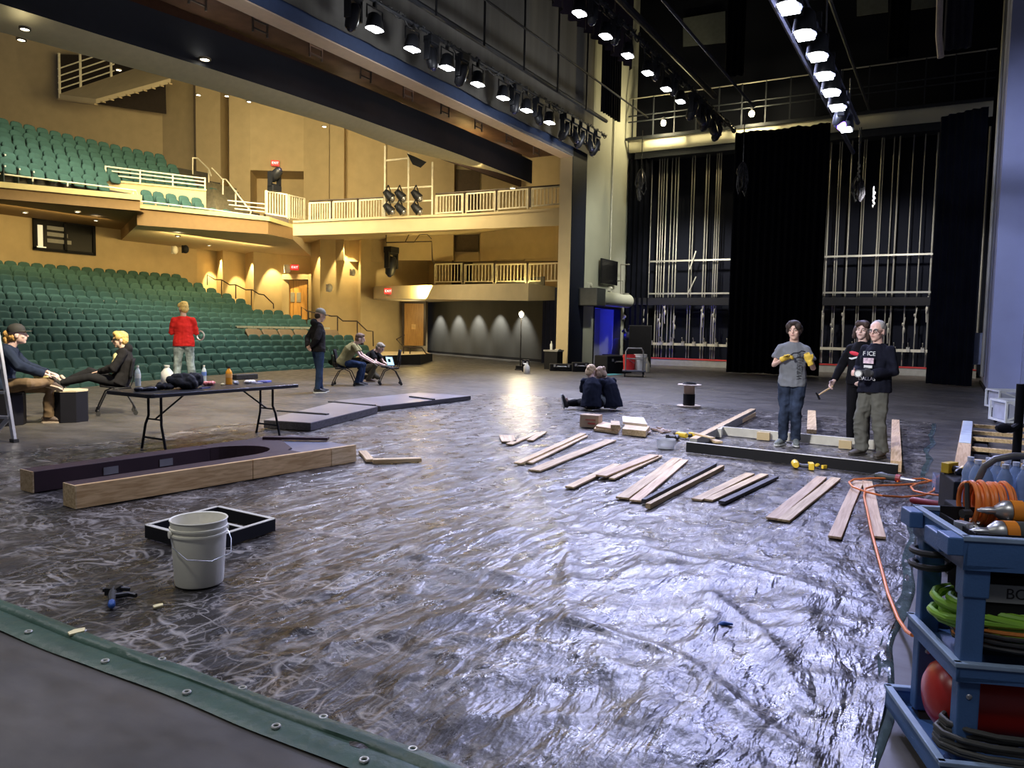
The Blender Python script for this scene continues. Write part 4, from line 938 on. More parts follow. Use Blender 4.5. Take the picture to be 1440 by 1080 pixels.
for x, y0, y1, X, lab in ((1209, 180, 248, 28.5, 'silver chain and rope at the far end of the near batten'), (1196, 110, 178, 25.5, 'silver rope with a chain over the near batten lights'), (1163, 0, 80, 19, 'long silver rope hanging in front of the near batten lights'), (1229, 262, 286, 29, 'small hook hanging right of the last cable bundle')):
    p, q = PX(x, y0, X), PX(x-.024*(y1-y0), y1, X); b = MB(); b.loft([p, q], .02, 5)
    for k in range(7): b.ell(q+V((0, .02*(-1)**k, .09*k-.1)), (.035, .03, .06), 6, 4)
    single('hanging_chain', b, chm, lab, 'chain', smooth=True)
p, q = PX(1322, -10, 29), PX(1323, 81, 29); b = MB(); b.loft([p, p.lerp(q, .65)+V((0, .05, 0)), q], .10, 8); single('hanging_rope', b, M('pale_rope', (.42, .38, .40), .8), 'pale thick rope hanging beside the high navy drape', 'rope', smooth=True)
# side wall fixtures by the doorway
z_ = zat(PY(855, 480, PYY), 384); p, q = PY(843.5, 385, PYY-.12), PY(866.5, 385, PYY-.12)
t = thing('wall_monitor', 'black flat monitor on the grey-green wall above the blue doorway', 'monitor', ((p.x+q.x)/2, PYY-.1, z_))
hh = .5*(zat(PY(855, 480, PYY), 368)-zat(PY(855, 480, PYY), 402))
b = MB(); b.bb((p.x, PYY-.2, z_-hh), (q.x, PYY-.12, z_+hh)); b.build('screen', M('screen_black', (.006, .006, .008), .25), t, bevel=.02); b = MB(); b.bb(((p.x+q.x)/2-.15, PYY-.12, z_-.2), ((p.x+q.x)/2+.15, PYY-.0, z_+.2)); b.build('wall_bracket', blk, t)
for x, y, lab, sz in ((829.5, 402, 'small round lamp on the wall left of the monitor', .16), (877, 446, 'small pale switch box right of the blue doorway', .14), (858, 406, 'small pale box under the monitor', .12)):
    c = PY(x, y, PYY-.08); b = MB(); b.box((0, .02, 0), (sz, .12, sz*1.6)); b.ell((0, -.06, sz*.2), (sz*.45, .06, sz*.5), 10, 6); single('wall_box', b, M('pale_box', (.55, .54, .46), .5), lab, 'wall box', c, smooth=False)
b = MB(); c = PY(858, 366, PYY-.05); b.loft([(c.x, PYY-.05, c.z), (c.x, PYY-.05, 16)], .035, 6); single('conduit', b, M('pale_box', (.55, .54, .46), .5), 'thin pale conduit running up the grey-green wall', 'conduit')
pa = [PY(884, 413, PYY-.6), PY(873, 413, PYY-.6), PY(873, 372, PYY-.6), PY(885, 372, PYY-.6)]
b = MB(); b.loft(pa, .03, 6); b.loft([PY(868, 395, PYY-.3), PY(876, 395, PYY-.6), PY(876, 413, PYY-.6)], .03, 6); single('guard_rail', b, pipel, 'thin pipe guard beside the monitor on the grey-green wall', 'railing')
# electric boxes by the pilaster
t = thing('conduit_bank', 'vertical conduits with a grey electrical box at the pillar edge', 'conduit', (26.5, -.9, 2))
for k, (x, r) in enumerate(((1380, .035), (1385, .05), (1391, .045))):
    p = PX(x, 430, 25.4); b = MB(); b.loft([(25.4+k*.2, -.84, .4), (25.4+k*.2, -.84, 12)], r, 7); b.build('conduit', pipel, t)
p, q = PX(1370, 468, 27.5), PX(1381, 513, 27.5); b = MB(); b.box((27.5, (p.y+q.y)/2, (p.z+q.z)/2), (.3, .28, p.z-q.z)); b.build('box', M('grey_box', (.16, .18, .24), .5), t, bevel=.02)
# ---------------- side fixtures in the house
t = thing('fixture_frame', 'white pipe frame standing on the upper gallery', 'pipe frame', W(573, 303, 34.0))
w_ = 33.9
for pts in (P_((541.5, 205, w_), (541, 306, w_)), P_((574.5, 215, w_), (574, 304, w_)), P_((608, 228, w_), (607.5, 302, w_)), P_((541, 226, w_), (575, 222.5, w_)), P_((541, 266, w_), (608, 262, w_)), P_((541, 285.5, w_), (608, 282, w_))):
    b = MB(); b.loft(pts, .045, 7); b.build('pipe', rail_w, t, smooth=True)
k = 0
for x in (546, 562, 585):
    for y in (274, 293):
        c = W(x, y, 33.6); tt = thing('spotlight', 'black spotlight on the white pipe frame, '+('upper' if y < 280 else 'lower')+' one of the '+{546: 'left', 562: 'middle', 585: 'right'}[x]+' pair', 'stage light', c, 0, 'spotlights on the white pipe frame')
        b = MB(); b.loft([c+V((-.07, .14, .16)), c, c+V((.07, -.14, -.15))], [.12, .18, .2], 12); b.build('body', fixm, tt, smooth=True)
        b = MB(); b.loft([c+V((.0, 0, .42)), c+V((.22, 0, .1)), c+V((.22, 0, -.05))], .025, 6); b.loft([c+V((.0, 0, .42)), c+V((-.22, 0, .1)), c+V((-.22, 0, -.05))], .025, 6); b.build('yoke', blk, tt)
        b = MB(); b.ell(c+V((.075, -.15, -.16)), .14, 10, 6); b.build('lens', M('glint_lens', (.35, .33, .3), .2, .6), tt, smooth=True); k += 1
c = W(550.5, 344, 37.5)
t = mover(0, 0, 0, 'big black moving light hanging under the gallery against the bright wall', 'moving light', 1.9, .2); t.location = c
b = MB(); b.loft(P_((543, 328, 37.5), (543, 341, 37.5), (607, 339.5, 37.5), (608, 366, 37.5), (611, 372, 37.5)), .03, 6); b.loft(P_((570, 340, 37.4), (575, 330, 37.4), (580, 329, 37.4)), .025, 5); b.loft(P_((572, 341, 37.4), (582, 341, 37.4), (590, 330, 37.4), (600, 329, 37.4), (607, 336, 37.4)), .02, 5); single('hanging_pipe', b, rail_b, 'thin bronze pipe with looping cable under the gallery', 'pipe', smooth=True)
t = mover(0, 0, 0, 'black moving head on the balcony corner rail before the brown door', 'moving light', 1.5, .9); t.location = W(386, 272, 34.0); t.rotation_euler = (PI, 0, 0)
b = MB(); q = [W(583, 220, 33), W(600, 228, 32.5), W(591.5, 236, 32.5)]; b.slab(q, (.1, .5, .2)); single('speaker_cabinet', b, blkm, 'black wedge speaker hanging under the cream cloud', 'speaker')
for x, y, w, lab, s in ((246, 351.5, 36.5, 'white dome speaker on the wall under the balcony, left one', .2), (261, 350.5, 36.5, 'dark dome camera on the wall under the balcony', .2), (404.5, 378, 41, 'round white lamp beside the exit sign on the side wall', .24), (463.5, 405, 40.4, 'white wall lamp on the tan side wall', .22), (496.5, 383, 41, 'small white plate high on the tan side wall', .2)):
    c = W(x, y, w); b = MB(); b.ell((0, 0, 0), (s*.8, s*.7, s), 12, 8); b.box((0, .1, 0), (s*1.1, .1, s*1.8)); single('wall_fixture', b, blkm if 'dark' in lab else whiteP, lab, 'wall fixture', c, smooth=True)
# ================================================================ LUMBER AND FRAMES on the tarp
def board(a, b_, wd, th, mat, label, base=TZ, name='board', cat='board', group=None, zpx=None, bev=.003):
    """board whose top centre line is seen from a to b_"""
    z = base+th; p, q = G(*a, z), G(*b_, z); c = (p+q)/2; d = q-p; rz = math.atan2(d.y, d.x)
    m_ = MB(); L_ = math.hypot(d.x, d.y); n = 6
    vs = []
    for i in range(n+1):
        x = -L_/2+L_*i/n; s = .002*math.sin(i*1.3+p.x*7)
        vs += [V((x, -wd/2+s, 0)), V((x, wd/2+s, 0)), V((x, wd/2+s, th)), V((x, -wd/2+s, th))]
    fs = [(3, 2, 1, 0), tuple(n*4+k for k in range(4))]+[(i*4+k, i*4+(k+1) % 4, i*4+4+(k+1) % 4, i*4+4+k) for i in range(n) for k in range(4)]
    m_.add(vs, fs); return single(name, m_, mat, label, cat, (c.x, c.y, base), rz, group, bevel=bev)
BT = .019
bl = 'boards laid out across the tarp'
board((716, 624), (757, 607), .09, BT, pine, 'short pale board on the tarp, longer one of the small far group', group=bl)
board((712, 611.5), (716, 620.5), .20, BT, pine, 'little pale offcut at the near end of the small far group', group=bl)
board((745, 618.5), (765, 606.5), .09, BT, pine, 'short pale board half tucked behind the longer one in the small far group', group=bl)
board((728, 650.5), (820, 609), .09, BT, pine, 'pale board on the tarp, upper of the stacked pair past the small far group', TZ+BT+.001, group=bl)
board((744, 650), (823, 612), .09, BT, pine, 'pale board underneath the stacked pair past the small far group', group=bl)
board((751, 660.5), (860, 618), .14, BT, pine, 'single wide pale board between the stacked pairs', group=bl)
board((801, 684), (868, 652), .09, BT, pine, 'narrow pale board sticking out towards the camera from under a wider board', group=bl)
board((845, 668), (920, 639), .12, BT, pinep, 'wider pinkish board resting on the narrow pale board', TZ+BT+.001, group=bl)
board((860, 672), (929, 640), .06, BT, pine, 'thin pale strip along the right side of the wider pinkish board', group=bl)
board((875, 699), (953, 644), .115, BT, pine, 'pale board on the left of the touching V pair in the middle of the row', group=bl)
board((893, 703), (962, 646), .10, BT, pinep, 'pinkish board on the right of the touching V pair in the middle of the row', TZ+.0, group=bl)
board((905, 702), (1006, 651), .04, .04, darkw, 'dark narrow batten on edge beside a pale narrow batten', group=bl)
board((911, 708), (1016, 654), .045, .045, pine, 'pale narrow batten on edge beside the dark batten', group=bl)
board((980, 701.5), (1055, 665), .095, BT, pine, 'pale board, left one of the trio with the dark board', group=bl)
board((996, 702), (1075, 666), .085, BT, pine, 'pale board, middle one of the trio with the dark board', TZ+.0, group=bl)
board((1015, 704.5), (1091, 669), .06, .03, darkw, 'dark stained board, right one of its trio', group=bl)
board((1086, 728), (1156, 670), .10, BT, pinep, 'pinkish pale board, left one of the near angled pair', group=bl)
board((1102, 730.5), (1176, 671.5), .095, BT, pine, 'pale board, right one of the near angled pair', group=bl)
board((1173.5, 754), (1207.5, 676), .092, BT, pinep, 'pinkish board next to the orange hose, left of the pair under it', group=bl)
board((1236, 754), (1219.5, 676), .092, BT, pinep, 'pinkish board crossed by the orange hose', group=bl)
# loose pieces by the arch
board((524, 645.5), (592, 643.5), .09, .04, pine, 'short pale timber lying by the end of the arch frame')
board((510, 633.5), (521, 646), .09, .03, pine, 'short timber angled against the other one by the arch frame', TZ)
# ---------------- maroon arch lying flat
mar = M('maroon_paint', (.036, .014, .017), .6, var=.2, vs=3); raw = wood('raw_timber', (.68, .46, .22), (.46, .28, .11))
A_ = lambda *p: [G(x, y, .2) for x, y in p]
o1, o2 = G(107, 683, .2), G(500, 625.5, .2); f1, f2 = G(38, 661, .2), G(398, 613, .2)
t = thing('arch_frame', 'big dark maroon arch-shaped frame lying on the floor with raw timber edge', 'stage set piece', (5, 6.3, TZ))
dn = (o2-o1); Ln = dn.length; dn.normalize(); pn = V((-dn.y, dn.x, 0))
w_leg = .30
# near leg: maroon top, raw timber face
q = lambda s, c: V((o1.x, o1.y, 0))+dn*s+pn*c
b = MB(); b.prism([q(0, .035), q(Ln*.76, .035), q(Ln*.76, .03+w_leg*.75), q(0, .03+w_leg*.62)], TZ, .2); b.build('leg', mar, t, bevel=.004)
b = MB(); b.prism([q(0, -.01), q(Ln*.55, -.01), q(Ln*.55, .034), q(0, .034)], TZ, .2); b.build('side_board', raw, t)
b = MB(); b.prism([q(Ln*.553, -.01), q(Ln*.88, -.01), q(Ln*.88, .034), q(Ln*.553, .034)], TZ, .2); b.build('side_board', raw, t)
b = MB(); b.prism([q(Ln*.883, -.01), q(Ln, -.01), q(Ln, .034), q(Ln*.883, .034)], TZ, .2); b.build('side_board', pine, t)
b = MB(); b.prism([q(-.012, -.012), q(-.001, -.012), q(-.001, .20), q(-.012, .20)], TZ, .2); b.build('end_grain', pine, t)
# far leg
df = (f2-f1); Lf = df.length; df.normalize(); pf = V((-df.y, df.x, 0)); qf = lambda s, c: V((f1.x, f1.y, 0))+df*s+pf*c
b = MB(); b.prism([qf(0, -.12), qf(Lf*.62, -.12), qf(Lf*.62, .1), qf(0, .1)], TZ, .2); b.build('leg', mar, t, bevel=.004)
b = MB(); b.prism([qf(-.012, -.12), qf(-.001, -.12), qf(-.001, .1), qf(-.012, .1)], TZ, .2); b.build('end_grain', pine, t)
for s in (.24, .44):
    b = MB(); b.prism([qf(Lf*s-.07, -.126), qf(Lf*s+.07, -.126), qf(Lf*s+.07, -.121), qf(Lf*s-.07, -.121)], .08, .15); b.build('metal_plate', steel, t)
# arch end: half ring plus spandrel panel
i0, i1 = qf(Lf*.62, -.12), q(Ln*.5, .03+w_leg*.7)
cc = qf(Lf*.62, -.12).lerp(q(Ln*.56, .25), .5)
inner = []
p0, p1 = qf(Lf*.62, -.121), q(Ln*.60, .255)
mid_ = (p0+p1)/2; ax = (p1-p0)/2; rad = ax.length; fw = V((-ax.y, ax.x, 0)).normalized()
if fw.dot(dn) < 0: fw = -fw
for k in range(15):
    a = PI*k/14; inner.append(mid_-ax*math.cos(a)+fw*(rad*1.25*math.sin(a)))
outer = [qf(Lf*.62, .1), qf(Lf*1.0, .1), q(Ln*.84, .30), q(Ln*.78, .255)]
poly_ = inner[::-1]
b = MB(); ring_ = inner+[q(Ln*.76, .256), q(Ln*.80, .35), qf(Lf*.99, .10), qf(Lf*.63, .1)]
b.prism(ring_, TZ, .199); b.build('arch_head', mar, t)
b = MB(); b.prism([q(Ln*.765, .036), q(Ln*.995, .036), qf(Lf*1.08, .06), qf(Lf*1.0, .1), q(Ln*.805, .35), q(Ln*.765, .26)], .10, .185); b.build('end_panel', M('blue_grey_flat', (.16, .17, .23), .35), t)
board((371, 613.5), (462, 615), .10, .03, mar, 'maroon painted strip lying across the end of the arch frame', .2)
# ---------------- small black open frame by the bucket
t = thing('open_frame', 'small black open box frame with raw edges behind the white bucket', 'frame', G(300, 740))
zt_ = .105
c4 = [G(202, 738, zt_), G(307, 711, zt_), G(389, 729, zt_)]; c4.append(c4[0]+c4[2]-c4[1])
rawg = M('raw_grey_edge', (.52, .50, .42), .7)
def fbar(p, q, name='frame_board', w_=.036, h=.09, top=zt_):
    b = MB(); p, q = V((p.x, p.y, top-h/2)), V((q.x, q.y, top-h/2)); b.beam(p, q, w_, h-.004); o = b.build(name, blkm, t)
    b = MB(); b.beam(p+V((0, 0, h/2)), q+V((0, 0, h/2)), w_*.94, .004); b.build('raw_edge', rawg, o, local=False)
ct = sum(c4, V())/4
ins = [p+(ct-p).normalized()*.022 for p in c4]
for i in range(4): fbar(ins[i], ins[(i+1) % 4])
fbar(ins[0].lerp(ins[1], .55)+(ins[1]-ins[0])*.0, ins[3].lerp(ins[2], .55), 'divider', .03, .085, zt_-.001)
fbar(ins[0].lerp(ins[3], .40)+(ins[1]-ins[0]).normalized()*.03, ins[0].lerp(ins[3], .40)+(ins[1]-ins[0])*.52, 'divider', .03, .085, zt_-.002)
# ---------------- white bucket
c = G(280.5, 818, TZ); t = thing('bucket', 'white plastic bucket with a wire handle in front of the small black frame', 'bucket', c, R(-20))
b = MB(); b.lathe([(.0, .001), (.128, 0), (.132, .01), (.147, .27), (.149, .285), (.156, .287), (.156, .297), (.149, .30), (.150, .318), (.157, .320), (.157, .330), (.151, .333), (.153, .366), (.158, .37), (.155, .374), (.147, .37), (.142, .27), (.127, .012), (0, .010)], n=40)
b.build('body', whiteP, t, smooth=True, local=True)
b = MB(); b.loft([(.157, 0, .30), (.162, -.06, .24), (.12, -.17, .19), (0, -.205, .17), (-.12, -.17, .19), (-.162, -.06, .24), (-.157, 0, .30)], .003, 6); b.build('handle', steel, t, smooth=True, local=True)
for s in (-1, 1): b = MB(); b.lathe([(0, 0), (.022, 0), (.022, .012), (0, .014)], (s*.152, 0, .30), 12, Matrix.Rotation(s*PI/2, 3, 'Y')); b.build('handle_boss', whiteP, t, smooth=True, local=True)
# ---------------- squeeze clamp
bluep = M('blue_grip', (.02, .09, .35), .5)
c = G(158, 842, TZ); t = thing('hand_clamp', 'black and blue squeeze clamp lying on the tarp left of the bucket', 'clamp', c, R(25))
b = MB(); b.loft([(-.10, -.06, .02), (-.02, -.01, .025), (.06, .03, .03)], [.016, .02, .018], 8); b.build('handle', rubber, t, smooth=True, local=True)
b = MB(); b.loft([(-.14, -.085, .02), (-.10, -.06, .02)], [.018, .018], 8, round_=True); b.build('blue_grip', bluep, t, smooth=True, local=True)
b = MB(); b.loft([(-.02, -.01, .02), (.03, -.07, .018), (.02, -.12, .016)], [.016, .014, .012], 8); b.box((.06, .03, .025), (.07, .06, .04)); b.loft([(.04, .08, .03), (.07, .03, .03), (.10, -.04, .02)], .012, 8); b.build('jaw', blk, t, smooth=True, local=True)
for px_, lab, s in (((222, 853), 'small pale wood chip in front of the bucket', .028), ((107, 889.5), 'yellowish torn chip lying on the green tarp hem', .04), ((466, 1035), 'tiny white paint fleck on the bare grey floor', .012)):
    c = G(*px_, TZ+(.01 if s == .04 else 0)); b = MB(); b.prism([(-s, -s*.4), (s*.6, -s*.7), (s*1.2, s*.2), (s*.2, s*.7), (-s*.7, s*.5)], 0, .008); single('wood_chip', b, M('chip_yellow', (.80, .70, .38), .7), lab, 'wood chip', c if s > .02 else V((c.x, c.y, .001)))
c = G(1018, 881, TZ); b = MB(); b.loft([(-.05, 0, .01), (0, .005, .015), (.045, -.01, .01)], [.007, .012, .006], 7); b.ell((-.01, .0, .016), (.02, .015, .012), 8, 5); single('hose_coupling', b, bluep, 'small dark blue fitting lying alone on the shiny tarp', 'fitting', c, R(-40), smooth=True)
# ---------------- low dark stage platforms
plt = M('platform_top_sheen', (.21, .20, .22), .33, var=.15, vs=1.5); stripm = M('dark_strip', (.02, .02, .022), .5)  # deck colour lightened to stand in for the glossy reflection
def platform(lab, px_, z0, z1, strips):
    p = [G(x, y, z1) for x, y in px_]; t = thing('stage_platform', lab, 'platform', p[0])
    b = MB(); b.prism([(k.x, k.y) for k in p], max(z0, TZ), z1-.012); b.build('platform_base', darkw, t)
    b = MB(); b.prism([(k.x, k.y) for k in p], z1-.011, z1); b.build('deck', plt, t)
    for a, c_ in strips:
        b = MB(); b.beam(G(*a, z1+.012), G(*c_, z1+.012), .07, .02); b.build('strip', stripm, t)
    return t
platform('low grey stage platform with dark edges, nearer one of the end-to-end pair', [(371, 590.5), (437, 594.5), (531, 571.5), (468, 566)], 0, .13, [((391, 577.5), (461, 582.5))])
platform('low grey stage platform, far one of the end-to-end pair with the lifted end', [(535, 571), (662, 556.5), (588, 552), (470, 563.5)], 0, .10, [((463, 564.8), (527, 570)), ((577, 557.5), (610, 561.5))])
# ---------------- big floor frame the three people stand in
t = thing('floor_platform', 'large open timber platform frame with black front rail around the standing people', 'platform frame', G(1110, 640))
ZF = .14
def rail(a, b_, wd, name, mat, z0=TZ, z1=ZF, topm=None):
    p, q = G(*a, z1), G(*b_, z1); m_ = MB(); m_.beam(V((p.x, p.y, (z0+z1)/2)), V((q.x, q.y, (z0+z1)/2)), wd, z1-z0); o = m_.build(name, mat, t, bevel=.003)
    if topm: m_ = MB(); m_.beam(V((p.x, p.y, z1+.002)), V((q.x, q.y, z1+.002)), wd*.96, .004); m_.build('raw_edge', topm, o)
    return o
rail((966, 621.5), (1263, 653.5), .045, 'front_rail', M('black_rail', (.006, .006, .007), .6, spec=.2), topm=rawg)
rail((975, 617), (1059, 575), .10, 'side_rail', M('grey_side_rail', (.22, .22, .20), .6), topm=pine)
rail((985, 617), (1061, 579.5), .05, 'side_rail', pine, z1=.09)
rail((1260.5, 648), (1259.5, 590), .11, 'side_rail', pinep)
rail((1014, 599.5), (1248, 620.5), .045, 'cross_rail', rawg)
for x in (1074, 1189): rail((x-9, 607+(x-1074)*.1), (x+9, 608.5+(x-1074)*.1), .055, 'joining_block', tan, z1=.125)
rail((1141.5, 604), (1141.5, 577), .13, 'loose_joist', pine, z0=.10, z1=.16)
for x, y in ((1141.5, 606),):
    p = G(x, y+3); b = MB(); b.box((p.x, p.y, .06), (.08, .10, .085)); b.build('foot_block', blkm, t)
rail((1010, 603), (1014, 597.5), .09, 'corner_block', rawg)
board((977, 608.5), (1003, 615), .05, .02, pine, 'short pale strip lying across the left corner of the floor frame', ZF+.006)
board((1000, 617), (1012, 620.5), .10, .03, pine, 'small offcut inside the left corner of the floor frame')
# ---------------- wood offcut piles beside the seated pair
card = M('cardboard', (.48, .34, .21), .8); redd = M('red_print', (.5, .08, .06), .7)
c = G(831, 600, TZ); t = thing('cardboard_box', 'small printed cardboard box left of the wood offcuts', 'box', c, R(8))
b = MB(); b.bb((-.11, -.15, 0), (.11, .15, .19)); b.build('box_body', card, t, local=True, bevel=.004); b = MB(); b.bb((-.113, -.10, .05), (-.111, .02, .075)); b.bb((-.113, -.10, .11), (-.111, .06, .125)); b.build('printed_band', redd, t, local=True)
def flat(px_, z0, z1, mat, lab, name='plywood_offcut'):
    p = [G(x, y, z1) for x, y in px_]; c = sum(p, V())/len(p); b = MB(); b.prism([(k.x-c.x, k.y-c.y) for k in p], 0, z1-z0); return single(name, b, mat, lab, 'wood offcut', (c.x, c.y, z0))
flat([(835, 602.5), (868, 607), (873, 600), (842, 595)], TZ, .05, pine, 'plywood offcut at the bottom left of the offcut pile')
flat([(838, 599), (868, 603.5), (872, 597), (845, 592.5)], .051, .085, pinep, 'plywood offcut on top at the left of the offcut pile')
flat([(875, 603), (908, 606), (914, 599), (880, 596)], TZ, .10, pine, 'thick stacked ply block at the right of the offcut pile')
flat([(876, 593), (910, 596.5), (905, 587), (875, 585)], .101, .135, M('pale_ply', (.72, .62, .48), .6), 'pale square ply sheet on top of the right offcuts')
flat([(859, 597.5), (872, 598), (871, 592), (859, 591.5)], .086, .14, pine, 'little yellow wood block on top of the offcut pile')
for k, (x, y, a) in enumerate(((912, 609, .2), (925, 606, .9), (936, 608, -.3), (931, 604.5, .5))):
    b = MB(); b.box((0, 0, .012), (.22, .05, .022)); b.box((.05, .03, .02), (.1, .04, .03), .5); single('hand_tool', b, M('tool_mix', (.45, .33, .26), .5, var=.6, vs=20), ['first', 'second', 'third', 'fourth'][k]+' small reddish tool scattered right of the offcut pile, counted from the pile', 'tool', G(x, y, TZ), a)
# ---------------- power tools on the floor
yelt = M('tool_yellow', (.75, .50, .04), .45); dk = M('tool_black', (.02, .02, .022), .5)
def drill(px_, lab, rz, s=1, col=yelt, base=TZ, loc=None, name='cordless_drill'):
    t = thing(name, lab, 'power tool', loc if loc is not None else G(*px_, base), rz)
    b = MB(); b.loft([(-.09*s, 0, .04*s), (-.07*s, 0, .04*s), (.05*s, 0, .04*s), (.08*s, 0, .04*s)], [.028*s, .036*s, .036*s, .026*s], 12); b.build('motor_body', col, t, smooth=True, local=True)
    b = MB(); b.loft([(.08*s, 0, .04*s), (.12*s, 0, .04*s), (.135*s, 0, .04*s)], [.024*s, .020*s, .008*s], 10); b.build('chuck', blk, t, smooth=True, local=True)
    b = MB(); b.loft([(-.03*s, 0, .035*s), (-.045*s, -.07*s, .03*s), (-.05*s, -.12*s, .03*s)], [.022*s, .02*s, .022*s], 8); b.build('grip', dk, t, smooth=True, local=True)
    b = MB(); b.box((-.05*s, -.145*s, .034*s), (.11*s, .05*s, .066*s)); b.build('battery', col, t, local=True, bevel=.004)
    return t
drill((958, 616), 'yellow cordless drill at the left corner of the floor frame', R(60), 1.15)
drill((952, 618), 'black-bodied cordless drill lying against the yellow drill', R(200), .9, dk)
drill((1118, 657.5), 'yellow nailer lying before the black front rail', R(15), 1.1, yelt, name='nail_gun')
drill((1152, 657), 'small yellow tape-like tool right of the nailer before the black rail', R(-30), .6, yelt, name='tape_measure')
c = G(936, 630, TZ); t = thing('screw_tub', 'clear plastic tub of screws left of the floor frame', 'tub', c)
b = MB(); b.lathe([(0, .002), (.11, 0), (.125, .11), (.13, .112), (.12, .108), (.105, .006), (0, .006)], n=24); b.build('tub', M('clear_plastic', (.55, .57, .62), .2, alpha=.45), t, smooth=True, local=True); b = MB(); b.ell((0, 0, .02), (.095, .095, .035), 14, 6); b.build('screws', M('grey_screws', (.25, .23, .22), .5, var=.6, vs=90), t, local=True)
# ---------------- cable spool
c = G(968.5, 572.5); s_ = 14.9/1076; t = thing('cable_spool', 'wooden cable spool standing on end with cable on its top flange', 'spool', V((c.x, c.y, TZ)))
cardm = M('spool_fibre', (.50, .36, .26), .8); fl_ = M('spool_ply', (.62, .52, .42), .7)
b = MB(); b.cyl((0, 0, 0), .235, .02, 32); b.build('bottom_flange', fl_, t, local=True); b = MB(); b.cyl((0, 0, .42), .235, .022, 32); b.build('top_flange', fl_, t, local=True)
b = MB(); b.cyl((0, 0, .02), .105, .40, 24); b.build('core', cardm, t, local=True, smooth=True)
b = MB(); b.lathe([(.106, .03), (.116, .03), (.116, .25), (.106, .25)], n=24); b.build('cable_wrap', blkm, t, local=True, smooth=True)
b = MB()
for k in range(3): b.loft([((.13-.012*k)*math.cos(a*PI/12), (.13-.012*k)*math.sin(a*PI/12), .453+.012*k) for a in range(24)], .009, 6, closed=True)
b.loft([(.13, 0, .455), (.22, .05, .455), (.30, .02, .44), (.34, -.02, .43)], .008, 5); b.build('cable', rubber, t, local=True, smooth=True)
# ================================================================ BACKSTAGE ITEMS near the post
c = G(778, 519); t = thing('side_table', 'black box table with a bottle on it beside the stage post', 'table', V((c.x, c.y, 0)))
h = zat(c, 492); b = MB(); b.bb((-.24, -.27, 0), (.24, .27, h-.06)); b.build('cabinet', blkm, t, local=True); b = MB(); b.bb((-.27, -.30, h-.06), (.27, .30, h)); b.build('top', M('grey_top', (.2, .2, .2), .5), t, local=True)
b = MB(); b.lathe([(0, 0), (.05, 0), (.05, .2), (.02, .28), (.02, .33), (0, .33)], n=12); single('bottle', b, M('clear_bottle', (.55, .6, .62), .15), 'clear bottle on the black box table by the stage post', 'bottle', (c.x, c.y+.1, h), smooth=True)
b = MB(); b.prism([(-.14, -.1), (.14, -.08), (.1, .1), (-.1, .08)], 0, .03); single('cloth', b, M('grey_cloth', (.4, .4, .38), .9), 'pale cloth next to the bottle on the black box table', 'cloth', (c.x+.05, c.y-.15, h+.001))
def case(px_, w_, d, h, lab, rz=0, mat=blkm, name='equipment_case'):
    c = G(*px_); t = thing(name, lab, 'case', (c.x, c.y, 0), rz)
    b = MB(); b.bb((-w_/2, -d/2, 0), (w_/2, d/2, h)); b.build('case_body', mat, t, local=True, bevel=.03)
    b = MB(); b.loft([(-w_*.2, -d/2, h*.6), (-w_*.2, -d/2-.06, h*.66), (w_*.2, -d/2-.06, h*.66), (w_*.2, -d/2, h*.6)], .02, 6); b.build('handle', steel, t, local=True)
    for s in (-1, 1): b = MB(); b.box((s*w_*.3, -d/2-.01, h*.75), (.07, .03, .09)); b.build('latch', steel, t, local=True)
    return t
case((789, 521.5), .85, .5, .26, 'low black case lying at the foot of the stage post', R(-60))
case((816, 522.5), .62, .5, .33, 'black cable case on the floor between the post and the blue doorway', R(-60))
case((739, 522.5), .24, .4, .42, 'upright black case next to the white jug by the tall lamp', R(-65))
c = G(742, 524); b = MB(); b.lathe([(0, 0), (.10, 0), (.11, .03), (.11, .22), (.05, .31), (.04, .35), (0, .35)], n=16); single('jug', b, whiteP, 'white plastic jug by the foot of the tall lamp', 'jug', G(731.5, 524.5)-V((.2, .2, 0))*0+V((.0, -.25, 0)), smooth=True)
# office chair in the blue doorway
c = G(857, 521); t = thing('office_chair', 'dark office chair silhouetted in the blue doorway', 'chair', (PY(858, 500, 12.35).x, 12.35, 0), R(-120))
b = MB(); b.loft([(0, .25, .5), (0, .32, .8), (0, .34, 1.15)], [(.24, .04), (.27, .05), (.22, .04)], 12, side=(1, 0, 0), round_=True); b.build('backrest', blkm, t, local=True, smooth=True)
b = MB(); b.box((0, 0, .47), (.5, .5, .09)); b.build('seat', blkm, t, local=True, bevel=.03); b = MB(); b.cyl((0, 0, .08), .03, .36, 10); b.build('column', blk, t, local=True)
for k in range(5): a = 2*PI*k/5; b = MB(); b.beam((0, 0, .1), (.3*math.cos(a), .3*math.sin(a), .07), .05, .03); b.ell((.3*math.cos(a), .3*math.sin(a), .035), .035, 8, 5); b.build('leg', blk, t, local=True)
